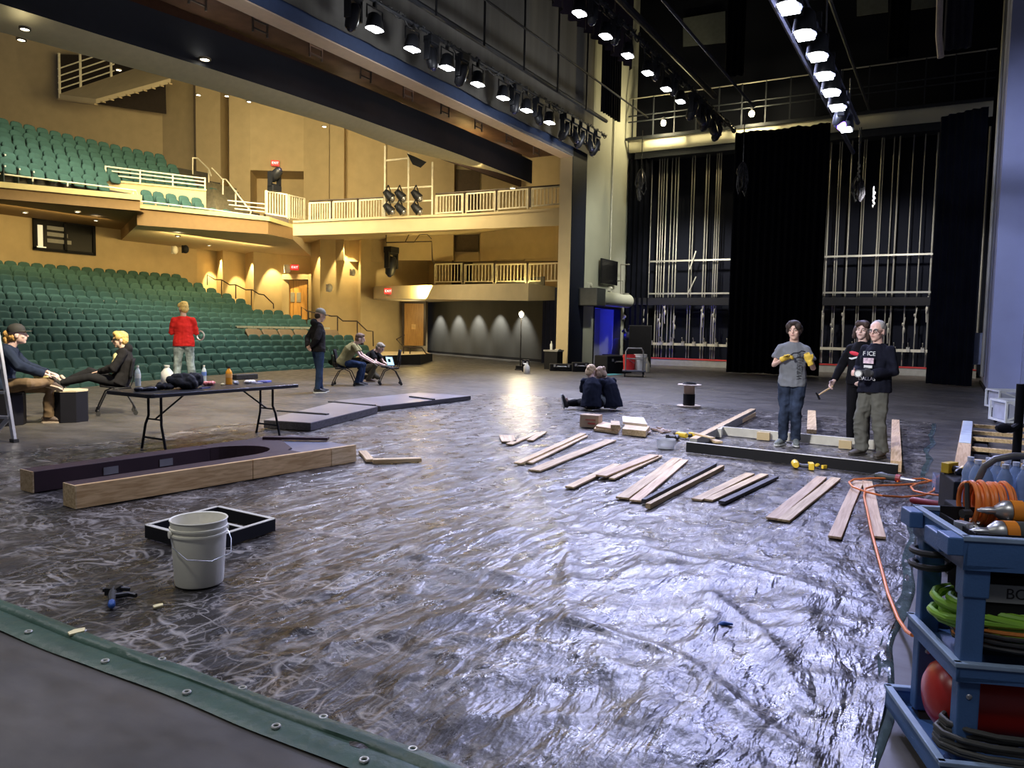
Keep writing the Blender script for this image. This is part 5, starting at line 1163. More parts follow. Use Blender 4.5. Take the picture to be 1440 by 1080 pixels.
# black trunks and speakers right of the doorway
case((862, 524), 1.2, .7, .62, 'large black trunk in front of the blue doorway', R(-25))
c = G(839, 528); b = MB(); b.bb((-.5, -.25, 0), (.5, .25, .05)); b.loft([(-.4, 0, .05), (0, .1, .14), (.45, 0, .05)], .03, 6); single('stage_tray', b, rubber, 'flat black tray with a cable on the floor left of the platform truck', 'tray', c, R(20))
c = G(856, 527); b = MB(); b.prism([(-.6, -.2), (.5, -.3), (.7, .1), (-.3, .2)], 0, .01); single('floor_mat', b, M('teal_sheet', (.05, .25, .25), .6), 'teal plastic sheet on the floor behind the platform truck', 'sheet', V((c.x, c.y, .001)))
def speaker(px_, w_, d, h, lab, rz=0):
    c = G(*px_); t = thing('speaker_cabinet', lab, 'speaker', (c.x, c.y, 0), rz)
    b = MB(); b.bb((-w_/2, -d/2, 0), (w_/2, d/2, h)); b.build('cabinet', blkm, t, local=True, bevel=.02); b = MB(); b.bb((-w_/2+.05, -d/2-.02, .05), (w_/2-.05, -d/2, h-.05)); b.build('grille', M('grille_black', (.006, .006, .008), .8, spec=.15), t, local=True); return t
speaker((899, 515.5), .95, .7, 1.75, 'tall black speaker cabinet at the left end of the rigging wall', R(-70))
for k, (x, y) in enumerate(((883, 473), (892, 470))):
    c = PX(x, y, 31.5); b = MB(); b.ell((0, 0, 0), (.15, .2, .2)); b.loft([(0, 0, 0), (.0, .15, .3), (.1, .3, .2)], .05, 6); single('hanging_fixture', b, fixm, ('left' if not k else 'right')+' dark fixture hanging on the guard by the tall black speaker', 'stage light', c, smooth=True)
# ---------------- platform truck with buckets
c0_, c1_ = G(874, 530.5), G(908, 528.5); c = (c0_+c1_)/2; rz = math.atan2((c1_-c0_).y, (c1_-c0_).x)
L_ = (c1_-c0_).length; sc = 25.2/1076
t = thing('platform_truck', 'platform truck with push handle carrying a red and a white bucket', 'cart', (c.x, c.y, 0), R(21))
b = MB(); b.bb((-.42, -.38, .17), (.42, .38, .22)); b.build('deck', M('truck_deck', (.10, .10, .11), .5), t, local=True, bevel=.01)
for x in (-.34, .34):
    for y in (-.30, .30): b = MB(); b.lathe([(0, -.02), (.065, -.02), (.065, .02), (0, .02)], (x, y, .066), 14, Matrix.Rotation(PI/2, 3, 'X')); b.box((x, y, .13), (.06, .06, .09)); b.build('caster', rubber, t, local=True)
hz_ = zat(V((c.x, c.y, 0)), 489.5)
b = MB(); b.loft([(-.40, -.28, .2), (-.41, -.28, hz_-.1), (-.41, -.22, hz_), (-.41, .22, hz_), (-.41, .28, hz_-.1), (-.40, .28, .2)], .024, 8); b.loft([(-.41, -.28, .6), (-.41, .28, .6)], .018, 8); b.build('handle', pipel, t, local=True, smooth=True)
def pail(lab, loc, mat, h=.62, r=.23):
    t = thing('bucket', lab, 'bucket', loc)
    b = MB(); b.lathe([(0, 0), (r*.86, 0), (r*.97, h*.8), (r*1.04, h*.81), (r*1.04, h*.85), (r, h*.86), (r*1.02, h), (r*.95, h), (r*.8, .02), (0, .02)], n=20); b.build('body', mat, t, local=True, smooth=True)
    b = MB(); b.loft([(r*math.cos(a), -abs(math.sin(a))*r*1.05, h*.8-.18*math.sin(a)) for a in (0, .5, 1.1, 1.57, 2.0, 2.6, PI)], .008, 5); b.build('handle', steel, t, local=True)
wl = Matrix.Rotation(R(21), 3, 'Z')
pail('red bucket on the platform truck', V((c.x, c.y, .221))+wl@V((.02, .17, 0)), M('red_plastic', (.75, .035, .03), .45, var=.05), .50, .21)
pail('white bucket on the platform truck next to the red one', V((c.x, c.y, .221))+wl@V((.06, -.20, 0)), whiteP, .52, .21)
cj = G(909, 523); b = MB(); b.lathe([(0, 0), (.12, 0), (.13, .1), (.12, .3), (.04, .45), (.04, .55), (0, .55)], n=14); single('jug', b, whiteP, 'white plastic jug on the floor right of the platform truck', 'jug', cj, smooth=True)
# ================================================================ FOLDING TABLE and what lies on it
bt = M('black_table_top', (.016, .016, .018), .4); ZT = .70
tp = [G(163, 549, ZT), G(215, 557, ZT), G(398, 541.5, ZT), G(366, 533, ZT)]
legs = [G(187.5, 631), G(219.5, 631), G(347.5, 609.5), G(381, 609.5)]
a_ = (legs[0]+legs[1])/2; e_ = (legs[2]+legs[3])/2; ctr = (a_+e_)/2; ctr.z = 0; dx = e_-a_; rz = math.atan2(dx.y, dx.x); Lt = dx.length
t = thing('folding_table', 'long black folding table covered with bottles and bags', 'table', ctr, rz)
cs = [Matrix.Rotation(-rz, 3, 'Z')@(p-ctr) for p in tp]
hx = (cs[2].x+cs[3].x-cs[0].x-cs[1].x)/4; cx = sum(p.x for p in cs)/4; hy = (cs[0].y+cs[3].y-cs[1].y-cs[2].y)/4; cy = sum(p.y for p in cs)/4
hx = max(.9, hx); hy = max(.36, min(.42, hy))
b = MB(); pts = [(x*(hx/.9), z) for x, z in rrect(1.8, hy*2, .06, 4)]; b.prism([(cx+x, cy+y) for x, y in pts], ZT-.045, ZT); b.build('table_top', bt, t, local=True, bevel=.008)
for s in (-1, 1):
    X = s*Lt/2+cx*0; xin = X
    for sy in (-1, 1):
        b = MB(); b.loft([(X-s*.02, sy*.12+cy, ZT-.05), (X-s*.02, sy*.12+cy, .40), (X, sy*.15+cy, .30), (X, sy*.23+cy, 0)], .015, 8); b.build('leg', blk, t, local=True, smooth=True)
    b = MB(); b.loft([(X, -.19+cy, .14), (X, .19+cy, .14)], .012, 8); b.build('crossbar', blk, t, local=True)
    b = MB(); b.loft([(X-s*.02, -.12+cy, .36), (X-s*.02, .12+cy, .36)], .01, 8); b.build('crossbar', blk, t, local=True)
    b = MB(); b.loft([(X-s*.02, cy, .36), (X-s*.45, cy, ZT-.05)], .011, 8); b.build('brace', blk, t, local=True)
def on(x, y): return G(x, y, ZT+.001)
def bottle(px_, lab, h, r, liquid, cap, labelm=None):
    t = thing('bottle', lab, 'bottle', on(*px_))
    b = MB(); b.lathe([(0, 0), (r*.95, 0), (r, .01), (r*.97, h*.35), (r, h*.4), (r, h*.62), (r*.8, h*.75), (r*.36, h*.88), (r*.36, h*.93), (0, h*.93)], n=16); b.build('body', liquid, t, local=True, smooth=True)
    b = MB(); b.cyl((0, 0, h*.92), r*.44, h*.08, 12); b.build('cap', cap, t, local=True)
    if labelm: b = MB(); b.lathe([(r*1.02, h*.38), (r*1.02, h*.6)], n=16, close=True); b.build('label_band', labelm, t, local=True, smooth=True)
clearb = M('bottle_water', (.48, .56, .58), .12, var=.2); 
bottle((194, 543), 'clear water bottle at the left end of the folding table', .255, .034, clearb, whiteP, M('pale_label', (.72, .74, .7), .5))
bottle((287, 537), 'clear water bottle with a blue label in the middle of the folding table', .225, .031, clearb, whiteP, M('blue_label', (.12, .22, .55), .5))
bottle((322, 540.5), 'orange sports drink bottle with a black cap on the folding table', .235, .042, M('orange_drink', (.85, .36, .03), .25, var=.1), dk, M('orange_label', (.80, .42, .12), .5))
t = thing('jug', 'white plastic jug behind the black bag on the folding table', 'jug', on(235, 537.5))
b = MB(); b.lathe([(0, 0), (.07, 0), (.075, .02), (.075, .13), (.03, .19), (.03, .21), (0, .21)], n=18); b.build('body', whiteP, t, local=True, smooth=True); b = MB(); b.cyl((0, 0, .205), .034, .02, 12); b.build('cap', whiteP, t, local=True)
def lump(px_, lab, name, cat, r, mat, blobs, z=ZT, seed=1):
    random.seed(seed); c = G(px_[0], px_[1], z+.001); b = MB()
    for k in range(blobs):
        a = random.uniform(0, 2*PI); f = random.random()**.5*.62
        b.ell((r[0]*f*math.cos(a), r[1]*f*math.sin(a), r[2]*random.uniform(.3, .55)), (r[0]*random.uniform(.3, .5), r[1]*random.uniform(.3, .5), r[2]*random.uniform(.3, .5)), 9, 6)
    b.v = [V((p.x, p.y, max(.0, p.z))) for p in b.v]
    o = remesh(b, name, mat, max(.006, max(r)*.05), 2); me_ = o.data
    for v_ in me_.vertices: q_ = v_.co*(2.2/max(r)); v_.co += v_.normal*(max(r)*.16*(abs(noise.noise(q_))-.2)); v_.co.z = max(0, v_.co.z)
    me_.shade_smooth(); o.location = c; return tag(o, lab, cat)
blkcloth = M('black_bag_cloth', (.006, .006, .007), .8, bump=.4, bs=30)
lump((262, 546.5), 'crumpled black bag in the middle of the folding table', 'backpack', 'bag', (.24, .16, .22), blkcloth, 16, seed=4)
lump((233, 548), 'small black pouch with a white tag at the left of the black bag', 'pouch', 'bag', (.13, .08, .09), blkcloth, 9, seed=6)
lump((205, 550), 'coil of black cable at the near corner of the folding table', 'cable_coil', 'cable', (.16, .07, .06), M('black_cable', (.012, .012, .013), .4), 16, seed=8)
lump((296, 542), 'red and white snack bag on the folding table behind the bag', 'snack_bag', 'bag', (.12, .06, .07), M('red_white_wrap', (.75, .22, .20), .35, var=.5, vs=18), 8, seed=9)
lump((350, 539), 'crumpled white cloth at the far end of the folding table', 'cloth', 'cloth', (.12, .08, .05), M('white_cloth', (.72, .72, .78), .8), 8, seed=10)
lump((332, 541), 'small white and navy wrapper right of the orange drink', 'wrapper', 'wrapper', (.05, .04, .06), M('navy_white_wrap', (.4, .42, .5), .5, var=.8, vs=20), 6, seed=12)
b = MB(); b.bb((-.19, -.05, 0), (.19, .05, .075)); single('tool_pouch', b, blkcloth, 'long black case at the back of the folding table', 'case', on(345, 533.5), rz, bevel=.01)
b = MB(); b.box((0, 0, .006), (.17, .04, .012)); single('pen_case', b, M('navy_pen', (.03, .05, .16), .4), 'dark blue pen case near the front edge of the folding table', 'pen case', on(288, 546), .3)
b = MB(); b.box((0, 0, .01), (.20, .13, .02)); single('notebook', b, M('blue_red_cover', (.10, .12, .42), .5, var=.6, vs=9), 'blue and red notebook at the far right of the folding table', 'notebook', on(372, 537.5), .5)
b = MB(); b.box((0, 0, .008), (.13, .08, .016)); single('wallet', b, M('grey_wrap', (.35, .36, .42), .5), 'grey packet among the litter at the far end of the folding table', 'packet', on(362, 539.5), .1)
b = MB(); b.ell((0, 0, .015), (.03, .02, .015), 8, 5); single('wrapper', b, M('chip_yellow', (.80, .70, .38), .7), 'yellow crumpled wrapper at the foot of the orange drink', 'wrapper', on(313, 542), smooth=True)
# ---------------- octagonal black boxes used as seats
def octbox(px_, r, h, lab, rz, topm):
    c = G(*px_); t = thing('drum_box', lab, 'box', V((c.x, c.y, 0)), rz)
    P8 = [(r*math.cos(PI/4*k+PI/8), r*math.sin(PI/4*k+PI/8)) for k in range(8)]
    b = MB(); b.prism(P8, 0, h-.02); b.build('box_body', M('charcoal_box', (.007, .007, .011), .6, spec=.25), t, local=True, bevel=.006)
    b = MB(); b.prism([(x*1.01, y*1.01) for x, y in P8], h-.019, h); b.build('lid', topm, t, local=True); return t, c
oct2, oc2 = octbox((98, 592), .265, .47, 'black eight-sided box with a tan top used as a footrest', .2, M('tan_lid', (.55, .47, .30), .6))
oct1, oc1 = octbox((8, 597), .26, .46, 'black eight-sided box the person in the black cap sits on', .1, blkm)
b = MB(); p = V((oc2.x, oc2.y, 0))
b.loft([p+V((-.27, .06, .10)), p+V((-.33, .08, .22)), p+V((-.33, .05, .05)), p+V((-.4, .1, .01)), p+V((-.55, .3, .01))], .007, 5); single('cord', b, rubber, 'thin black cord trailing from the footrest box', 'cord', smooth=True)
# ---------------- stacking chairs on casters
def caster_chair(name, lab, loc, rz):
    t = thing(name, lab, 'chair', loc, rz)
    b = MB(); rows = []
    for f in [k/6 for k in range(7)]:
        y = .22-.44*f; z = .445+.02*math.cos(f*PI)-.012*math.sin(f*PI)
        rows.append([V((x, y, z+.018*(abs(x)/.22)**2)) for x in (-.22, -.15, -.07, 0, .07, .15, .22)])
    vs = sum(rows, []); b.add(vs, [(i*7+j, i*7+j+1, i*7+8+j, i*7+7+j) for i in range(6) for j in range(6)])
    o = b.build('seat', blkm, t, smooth=True, local=True); md = o.modifiers.new('s', 'SOLIDIFY'); md.thickness = .02
    b = MB(); rows = []
    for f in [k/6 for k in range(7)]:
        z = .58+.32*f; w = .21-.04*(f-.4)**2; rows.append([V((x*w/.22, -.25-.05*f+.05*(abs(x)/.22)**2, z)) for x in (-.22, -.15, -.07, 0, .07, .15, .22)])
    b.add(sum(rows, []), [(i*7+j, i*7+j+1, i*7+8+j, i*7+7+j) for i in range(6) for j in range(6)])
    o = b.build('backrest', blkm, t, smooth=True, local=True); md = o.modifiers.new('s', 'SOLIDIFY'); md.thickness = .018
    for s in (-1, 1):
        b = MB(); b.loft([(s*.23, .0, .43), (s*.235, .14, .36), (s*.25, .24, .13), (s*.25, .25, .09)], .012, 8); b.build('leg', steel if False else blk, t, smooth=True, local=True)
        b = MB(); b.loft([(s*.23, .0, .43), (s*.235, -.14, .36), (s*.25, -.26, .13), (s*.25, -.27, .09)], .012, 8); b.build('leg', blk, t, smooth=True, local=True)
        b = MB(); b.loft([(s*.23, .02, .43), (s*.225, -.2, .44), (s*.215, -.25, .56), (s*.20, -.27, .72)], .011, 8); b.build('back_post', blk, t, smooth=True, local=True)
        for y in (.255, -.275):
            b = MB(); b.lathe([(0, -.02), (.034, -.02), (.036, 0), (.034, .02), (0, .02)], (s*.25, y, .036), 12, Matrix.Rotation(PI/2, 3, 'Y')); b.ell((s*.25, y, .078), (.022, .022, .028), 8, 5); b.build('caster', rubber, t, smooth=True, local=True)
    b = MB(); b.loft([(-.23, 0, .425), (.23, 0, .425)], .011, 8); b.build('seat_rail', blk, t, local=True)
    return t
# ---------------- step ladder at the frame edge
t = thing('step_ladder', 'aluminium step ladder beside the person in the black cap', 'ladder', G(-6, 622))
f0 = G(20, 622); w0_ = (f0-CAM).dot(CF); lean = (W(1, 500, w0_+.12)-f0); lean = lean/lean.z
f1_ = f0-V((CR.x, CR.y, 0))*.48+V((.05, .02, 0)); tp_ = V((f0.x, f0.y, 0))+lean*1.55; tp2 = V((f1_.x, f1_.y, 0))+(lean+V((CR.x, CR.y, 0))*.07)*1.55
for a, c_ in ((f0, tp_), (f1_, tp2)): b = MB(); b.beam(V((a.x, a.y, .03)), c_, .03, .085); o = b.build('side_rail', alu, t); b = MB(); b.box((a.x, a.y, .02), (.06, .10, .04)); b.build('rubber_foot', rubber, o)
for k in range(1, 5):
    f = k/5.2; b = MB(); b.beam(V((f0.x, f0.y, 0)).lerp(tp_, f), V((f1_.x, f1_.y, 0)).lerp(tp2, f), .09, .03, (0, 0, 1)); b.build('step', alu, t)
b = MB(); b.beam(V((f0.x, f0.y, 0)).lerp(tp_, .2), V((f0.x, f0.y, 0)).lerp(V((f1_.x, f1_.y, 0)), .5)+V((0, .1, .05)), .02, .05); b.build('brace', alu, t)
for a, c_ in ((f0, tp_), (f1_, tp2)): b = MB(); b.beam(c_, V((a.x-1.0, a.y+.35, .02)), .025, .05); b.build('rear_leg', alu, t)
# ================================================================ BLUE TOOL CART at the right
cartb = M('cart_blue', (.055, .13, .30), .5, var=.12, vs=4, bump=.08, bs=120); cartl = M('cart_worn_edge', (.24, .33, .46), .55, var=.2, vs=8)
O = V((2.88, -.105, 0)); CRZ = math.atan2(.351, .936)
t = thing('tool_cart', 'blue plastic tool cart loaded with hoses and air tools', 'cart', O, CRZ); cm = world(t)
L3 = lambda x, y, z: cm@V((x, y, z))
for x in (0, .36):
    for y in (0, -.88):
        b = MB(); b.bb((x-.028, y-.034, .10), (x+.028, y+.034, .80)); b.bb((x-.034, y-.040, .66), (x+.034, y+.040, .80)); o = b.build('leg', cartb, t, local=True, bevel=.006)
        
        for zr_ in (.40, .33): b = MB(); b.ell((x-.029, y, zr_), (.004, .010, .010), 8, 5); b.build('rivet', steel, o, local=True, smooth=True)
        b = MB(); b.lathe([(0, -.02), (.05, -.02), (.05, .02), (0, .02)], (x, y, .051), 14, Matrix.Rotation(PI/2, 3, 'X')); b.build('caster', rubber, t, local=True)
def tray(z0, z1, ex, name, th=.016, notch=True):
    x0, x1, y0, y1 = -.045-ex, .405+ex, -.95, .05+ex
    b = MB(); b.bb((x0, y0, z0), (x1, y1, z0+.02))
    b.bb((x0, y0, z0), (x0+th, y1, z1)); b.bb((x1-th, y0, z0), (x1, y1, z1)); b.bb((x0, y1-th, z0), (x1, y1, z1)); b.bb((x0, y0, z0), (x1, y0+th, z1))
    o = b.build(name, cartb, t, local=True, bevel=.004)
    b = MB(); b.bb((x0-.006, y0, z1-.012), (x0+th+.004, y1+.006, z1+.004)); b.bb((x1-th-.004, y0, z1-.012), (x1+.006, y1+.006, z1+.004)); b.bb((x0, y1-th-.004, z1-.012), (x1, y1+.006, z1+.004)); b.build('rim', cartl, o, local=True, bevel=.003)
    return o
tray(.755, .862, 0, 'top_tray'); tray(.385, .445, 0, 'middle_tray'); tray(.055, .135, .05, 'bottom_tray')
for q0 in (((-.05, .05, .80), (.05, .10, .86)), ((.06, .05, .78), (.20, .085, .84)), ((.30, .05, .80), (.40, .10, .86))): b = MB(); b.bb(*q0); b.build('tool_holder', cartb, t, local=True, bevel=.005)
b = MB(); b.loft([(.42, -.172, .80), (.42, -.172, .97), (.42, -.19, 1.02), (.42, -.225, 1.05), (.42, -.29, 1.066), (.42, -.70, 1.066), (.42, -.82, 1.0), (.42, -.86, .82)], .0125, 10); b.build('push_handle', M('grey_handle', (.10, .10, .105), .4), t, local=True, smooth=True)
# black bin with a tape label under the top tray
tb = thing('parts_bin', 'black bin with a grey tape label under the top of the tool cart', 'bin', L3(.02, -.045, .446), CRZ)
b = MB(); b.bb((.02, -.60, 0), (.30, .0, .27)); b.build('bin_body', blkm, tb, local=True, bevel=.008)
b = MB(); b.bb((.012, -.50, .185), (.019, .0, .245)); tape = b.build('tape_label', M('duct_tape', (.30, .31, .30), .5, var=.1), tb, local=True)
text('lettering', 'BO', .05, M('marker_ink', (.02, .02, .02), .6), tb, (.0115, -.105, .215), Matrix.Rotation(-PI/2, 3, 'Z')@Matrix.Rotation(PI/2, 3, 'X'), .0005)
# open tray of bits on top
tb = thing('bit_tray', 'open black tray of silver bits on top of the tool cart', 'tray', L3(.10, -.13, .815), CRZ)
b = MB(); b.bb((-.10, -.20, 0), (.20, .13, .008)); b.bb((-.10, -.20, 0), (-.094, .13, .05)); b.bb((.194, -.20, 0), (.20, .13, .075)); b.bb((-.10, .124, 0), (.20, .13, .05)); b.bb((-.10, -.20, 0), (.20, -.194, .05)); b.bb((.04, -.2, 0), (.046, .13, .04)); b.build('tray_body', blkm, tb, local=True)
random.seed(3)
for i in range(12):
    x, y = random.uniform(-.07, .17), random.uniform(-.02, .10); b = MB(); a = random.uniform(0, 3)
    b.box((x, y, .02), (.05, .02, .02), a); b.loft([(x, y, .03), (x+.02*math.cos(a), y+.02*math.sin(a), .042)], .006, 6)
    o = b.build('fastener', steel, None, smooth=True); o.matrix_world = world(tb); tag(o, 'small silver fastener in the black bit tray', 'fastener', 'silver fasteners in the black bit tray')
b = MB(); b.box((0, 0, 0), (.05, .035, .03), .5); single('socket_box', b, M('silver_box', (.6, .6, .6), .3, .7), 'shiny silver box corner leaning in the black bit tray', 'box', L3(.12, -.01, .86), .4, bevel=.003)
# air impact tools
oran = M('tool_orange', (.75, .24, .02), .4); toolg = M('tool_dark_grey', (.05, .055, .045), .5); alum = M('cast_metal', (.45, .45, .43), .35, .8, var=.15, vs=20)
def impact(x, y, z, rz, lab):
    t = thing('impact_wrench', lab, 'power tool', L3(x, y, z), CRZ+rz)
    b = MB(); b.loft([(0, .0, 0), (0, -.012, 0), (0, -.03, 0), (0, -.045, 0)], [.016, .026, .038, .038], 16); b.build('gear_head', alum, t, local=True, smooth=True)
    b = MB(); b.loft([(0, .055, 0), (0, .045, 0), (0, .04, 0), (0, .03, 0), (0, .025, 0), (0, .0, 0)], [.005, .007, .010, .010, .013, .013], 12); b.build('air_coupling', steel, t, local=True, smooth=True)
    b = MB(); b.loft([(0, -.047, 0), (0, -.085, 0)], [.040, .040], 16); b.build('orange_band', oran, t, local=True, smooth=True)
    b = MB(); b.loft([(0, -.086, 0), (0, -.14, 0), (0, -.22, 0), (0, -.25, 0)], [.038, .039, .037, .026], 16); b.build('motor_body', toolg, t, local=True, smooth=True)
    b = MB(); b.loft([(0, -.14, -.005), (.03, -.18, -.01), (.08, -.21, -.01)], [.025, .022, .024], 10); b.build('grip', rubber, t, local=True, smooth=True)
impact(.17, -.125, .908, 0, 'black and orange impact wrench on the tool cart, the upper one by the orange hose')
impact(.05, -.055, .862, .05, 'black and orange impact wrench on the tool cart, the lower one at the front edge')
# orange hose coil
hose = M('orange_hose', (.85, .22, .035), .42, var=.06)
def coil(name, lab, pts, r, mat, cat='hose', n=8): b = MB(); b.loft(pts, r, n); return single(name, b, mat, lab, cat, smooth=True)
pts = []
for i in range(9*18+1):
    a = 2*PI*i/18; f = i/(9*18); rr_ = .066+.006*math.sin(f*23); pts.append(L3(.26+rr_*math.sin(a), -.072-.135*f+.004*math.sin(a*.5), .912+rr_*math.cos(a)*1.08))
coil('air_hose', 'coiled bright orange air hose standing on top of the tool cart', pts, .0088, hose)
b = MB(); b.loft([L3(.21, -.055, .80), L3(.22, -.06, .90), L3(.25, -.065, .985)], .008, 6); b.loft([L3(.20, -.035, .885), L3(.21, -.065, .885)], .016, 8); single('hose_strap', b, rubber, 'black strap holding the coiled orange hose on the tool cart', 'strap', smooth=True)
# green hose coil on the middle tray
pts = []; random.seed(5)
for i in range(10*22+1):
    a = 2*PI*i/22; k = i//22; f = i/220
    pts.append(L3(.17+(.145+.018*math.sin(k*2.1))*math.cos(a), -.24+(.26+.035*math.cos(k*1.7))*math.sin(a), .50+.010*k*.8+.022*math.sin(a+k)+.02))
coil('garden_hose', 'coiled bright green hose on the middle tray of the tool cart', pts, .0135, M('green_hose', (.24, .48, .045), .42, var=.06))
pts = [L3(.30+.09*math.cos(a*.5), .02+.05*math.sin(a*.5)*1.2, .655+.004*a) for a in range(26)]
coil('cable_coil', 'small black cable coil above the green hose at the end of the tool cart', pts, .012, rubber, 'cable')
for k, c_ in enumerate(((.02, .02, .022), (.55, .18, .03))):
    pts = [L3(.12+(.13-.02*k)*math.cos(a*.4), -.22+(.22)*math.sin(a*.4), .474+.0012*a+.012*k) for a in range(48)]
    coil('cable_coil', ('black cable coil', 'orange cable coil')[k]+' flat beneath the green hose on the tool cart', pts, .008, M('coil_%d' % k, c_, .5), 'cable')
# red compressor tank on the bottom tray
tk = thing('compressor_tank', 'red air compressor tank on the bottom tray of the tool cart', 'compressor', L3(.18, -.28, .236), CRZ)
redt = M('tank_red', (.40, .022, .018), .3, var=.05)
b = MB(); b.loft([(0, y, 0) for y in (.335, .325, .30, .26, .20, -.45)], [.03, .075, .11, .130, .135, .135], 28); b.build('tank', redt, tk, local=True, smooth=True)
b = MB(); b.lathe([(.1355, .10), (.138, .10), (.138, .115), (.1355, .115)], (0, .12, 0), 28, Matrix.Rotation(PI/2, 3, 'X')); b.build('weld_seam', redt, tk, local=True, smooth=True)
for y in (.1, -.35): b = MB(); b.bb((-.10, y-.03, -.109), (.10, y+.03, -.09)); b.bb((-.10, y-.03, -.12), (-.06, y+.03, -.06)); b.bb((.06, y-.03, -.12), (.10, y+.03, -.06)); b.build('foot', blk, tk, local=True)
b = MB(); b.box((-.137, .02, .03), (.004, .10, .018)); b.box((-.137, -.02, -.01), (.004, .06, .012)); b.build('white_marking', whiteP, tk, local=True)
pts = [L3(-.04, -.42+.2*f, .36-.30*f+.12*math.sin(f*PI)) for f in [i/10 for i in range(11)]]
coil('air_hose', 'yellow hose curving down over the red compressor tank', [L3(-.02, -.33, .38), L3(-.03, -.31, .32), L3(-.04, -.27, .26), L3(-.05, -.22, .22), L3(-.04, -.17, .205)], .010, M('yellow_hose', (.62, .42, .08), .45))
for k in range(2):
    pts = [L3(.03+.01*k+(.10+.02*math.sin(a*.11))*math.cos(a*.45), -.13-.02*k+(.20)*math.sin(a*.45), .135+.0009*a+.03*k) for a in range(72)]
    coil('cable_coil', ('lower', 'upper')[k]+' grey-black cable coil on the bottom tray of the tool cart', pts, .009, M('grey_cable', (.06, .06, .055), .5), 'cable')
# ---------------- orange hose on the floor
fl_z = lambda x, y, z=.05: G(x, y, z)
hp_ = [fl_z(*p) for p in ((1283, 893, .20), (1275, 888, .06), (1263, 870, .04), (1249, 835, .035), (1237, 790, .035), (1225, 745, .06), (1219, 715, .06), (1215, 698, .06), (1217, 687, .06), (1232, 683, .06), (1265, 682, .04), (1297, 679.5, .04), (1312, 675.5, .04), (1322, 668, .05), (1338, 661.5, .07), (1352, 661, .09), (1366, 670, .12), (1376, 684, .14))]
coil('air_hose', 'orange air hose snaking from the tool cart over the boards', hp_, .0095, hose)
coil('air_hose', 'large loop of orange air hose lying by the pinkish boards', [fl_z(x, y, .07 if x < 1245 else .035) for x, y in ((1252, 673), (1225, 672.5), (1201, 674), (1194, 678), (1199, 684.5), (1216, 691), (1240, 697), (1270, 699), (1300, 696.5), (1313, 690), (1316, 683), (1311, 676.5), (1298, 673), (1280, 674), (1262, 677))], .0095, hose)
coil('air_hose', 'short end of orange air hose right of the large loop', [fl_z(x, y, .06) for x, y in ((1302, 677), (1290, 680), (1281, 684.5), (1285, 690), (1300, 694), (1325, 697), (1350, 701))], .0095, hose)
coil('air_hose', 'straight stretch of orange air hose towards the tool cart top', [fl_z(x, y, .05) for x, y in ((1317, 681), (1338, 685), (1358, 689))], .0095, hose)
g0, g1 = G(1233, 668.5, .06), G(1288, 676, .06); ax = (g1-g0).normalized()
t = thing('air_drill', 'long black air tool lying on the tarp over the orange hose', 'power tool', g0); b = MB(); Lg = (g1-g0).length
b.loft([g0, g0+ax*Lg*.12, g0+ax*Lg*.3, g0+ax*Lg*.55], [.03, .045, .032, .035], 10, round_=True); b.build('motor_body', toolg, t, smooth=True)
b = MB(); b.loft([g0+ax*Lg*.5, g0+ax*Lg*.62], [.042, .04], 10); b.build('red_collar', M('collar_red', (.35, .03, .03), .4), t, smooth=True); b = MB(); b.loft([g0+ax*Lg*.62, g0+ax*Lg*.75, g0+ax*Lg*1.0], [.028, .018, .01], 8); b.build('nozzle', steel, t, smooth=True)
p, q = G(1284, 703.5, .04), G(1325, 710.5, .04); t = thing('pry_handle', 'dark red rubber-handled tool lying on the floor near the hose', 'tool', p); b = MB(); b.loft([p, q], [.030, .033], 12, round_=True); b.build('grip', M('dark_red_rubber', (.30, .025, .03), .5), t, smooth=True); b = MB(); b.loft([q, q+(q-p).normalized()*.08], [.012, .010], 8); b.build('shaft', steel, t, smooth=True)
p = G(1314, 686, .03); b = MB(); b.loft([p, p+V((.05, -.06, .01)), p+V((.06, -.16, .0))], [.02, .026, .014], 8); single('hose_coupling', b, rubber, 'black coupling in the middle of the orange hose loops', 'fitting', smooth=True)
# ---------------- water bottles on a crate beyond the cart
cb = W(1418, 716, 4.7); b = MB(); b.bb((-.20, -.30, 0), (.20, .30, cb.z-.001)); single('storage_crate', b, blkm, 'black crate behind the tool cart carrying the water bottles', 'crate', V((cb.x, cb.y, 0)), .3, bevel=.01)
wb = M('blue_clear_bottle', (.42, .56, .78), .1, var=.2, alpha=.6)
def wbottle():
    t = thing('water_bottle', 'clear blue water bottle packed upright on the crate behind the tool cart', 'bottle', (0, 0, 0), 0, 'water bottles packed on the black crate'); h = .30; r = .047
    b = MB(); b.lathe([(0, 0), (r, .004), (r*.92, h*.25), (r, h*.30), (r*.92, h*.4), (r, h*.46), (r*.92, h*.55), (r, h*.62), (r*.8, h*.76), (r*.34, h*.9), (0, h*.9)], n=14); b.build('body', wb, t, smooth=True, local=True)
    b = MB(); b.cyl((0, 0, h*.9), r*.42, h*.08, 10); b.build('cap', M('white_cap', (.75, .78, .82), .4), t, local=True); return t
w0 = wbottle(); k = 0
for i in range(3):
    for j in range(5):
        o = w0 if k == 0 else dup(w0); k += 1
        o.location = V((cb.x, cb.y, cb.z+.001))+Matrix.Rotation(.3, 3, 'Z')@V((-.13+.125*i, -.235+.105*j, 0))
c_ = W(1362, 662, 5.2); b = MB(); b.bb((-.22, -.18, 0), (.22, .18, c_.z-.05)); single('storage_crate', b, blkm, 'low black crate left of the water bottles with a yellow drill on it', 'crate', V((c_.x+.05, c_.y-.05, 0)), .2, bevel=.01)
drill(None, 'yellow cordless drill on the low black crate near the water bottles', R(150), 1.1, yelt, loc=V((c_.x+.02, c_.y, c_.z-.048)))
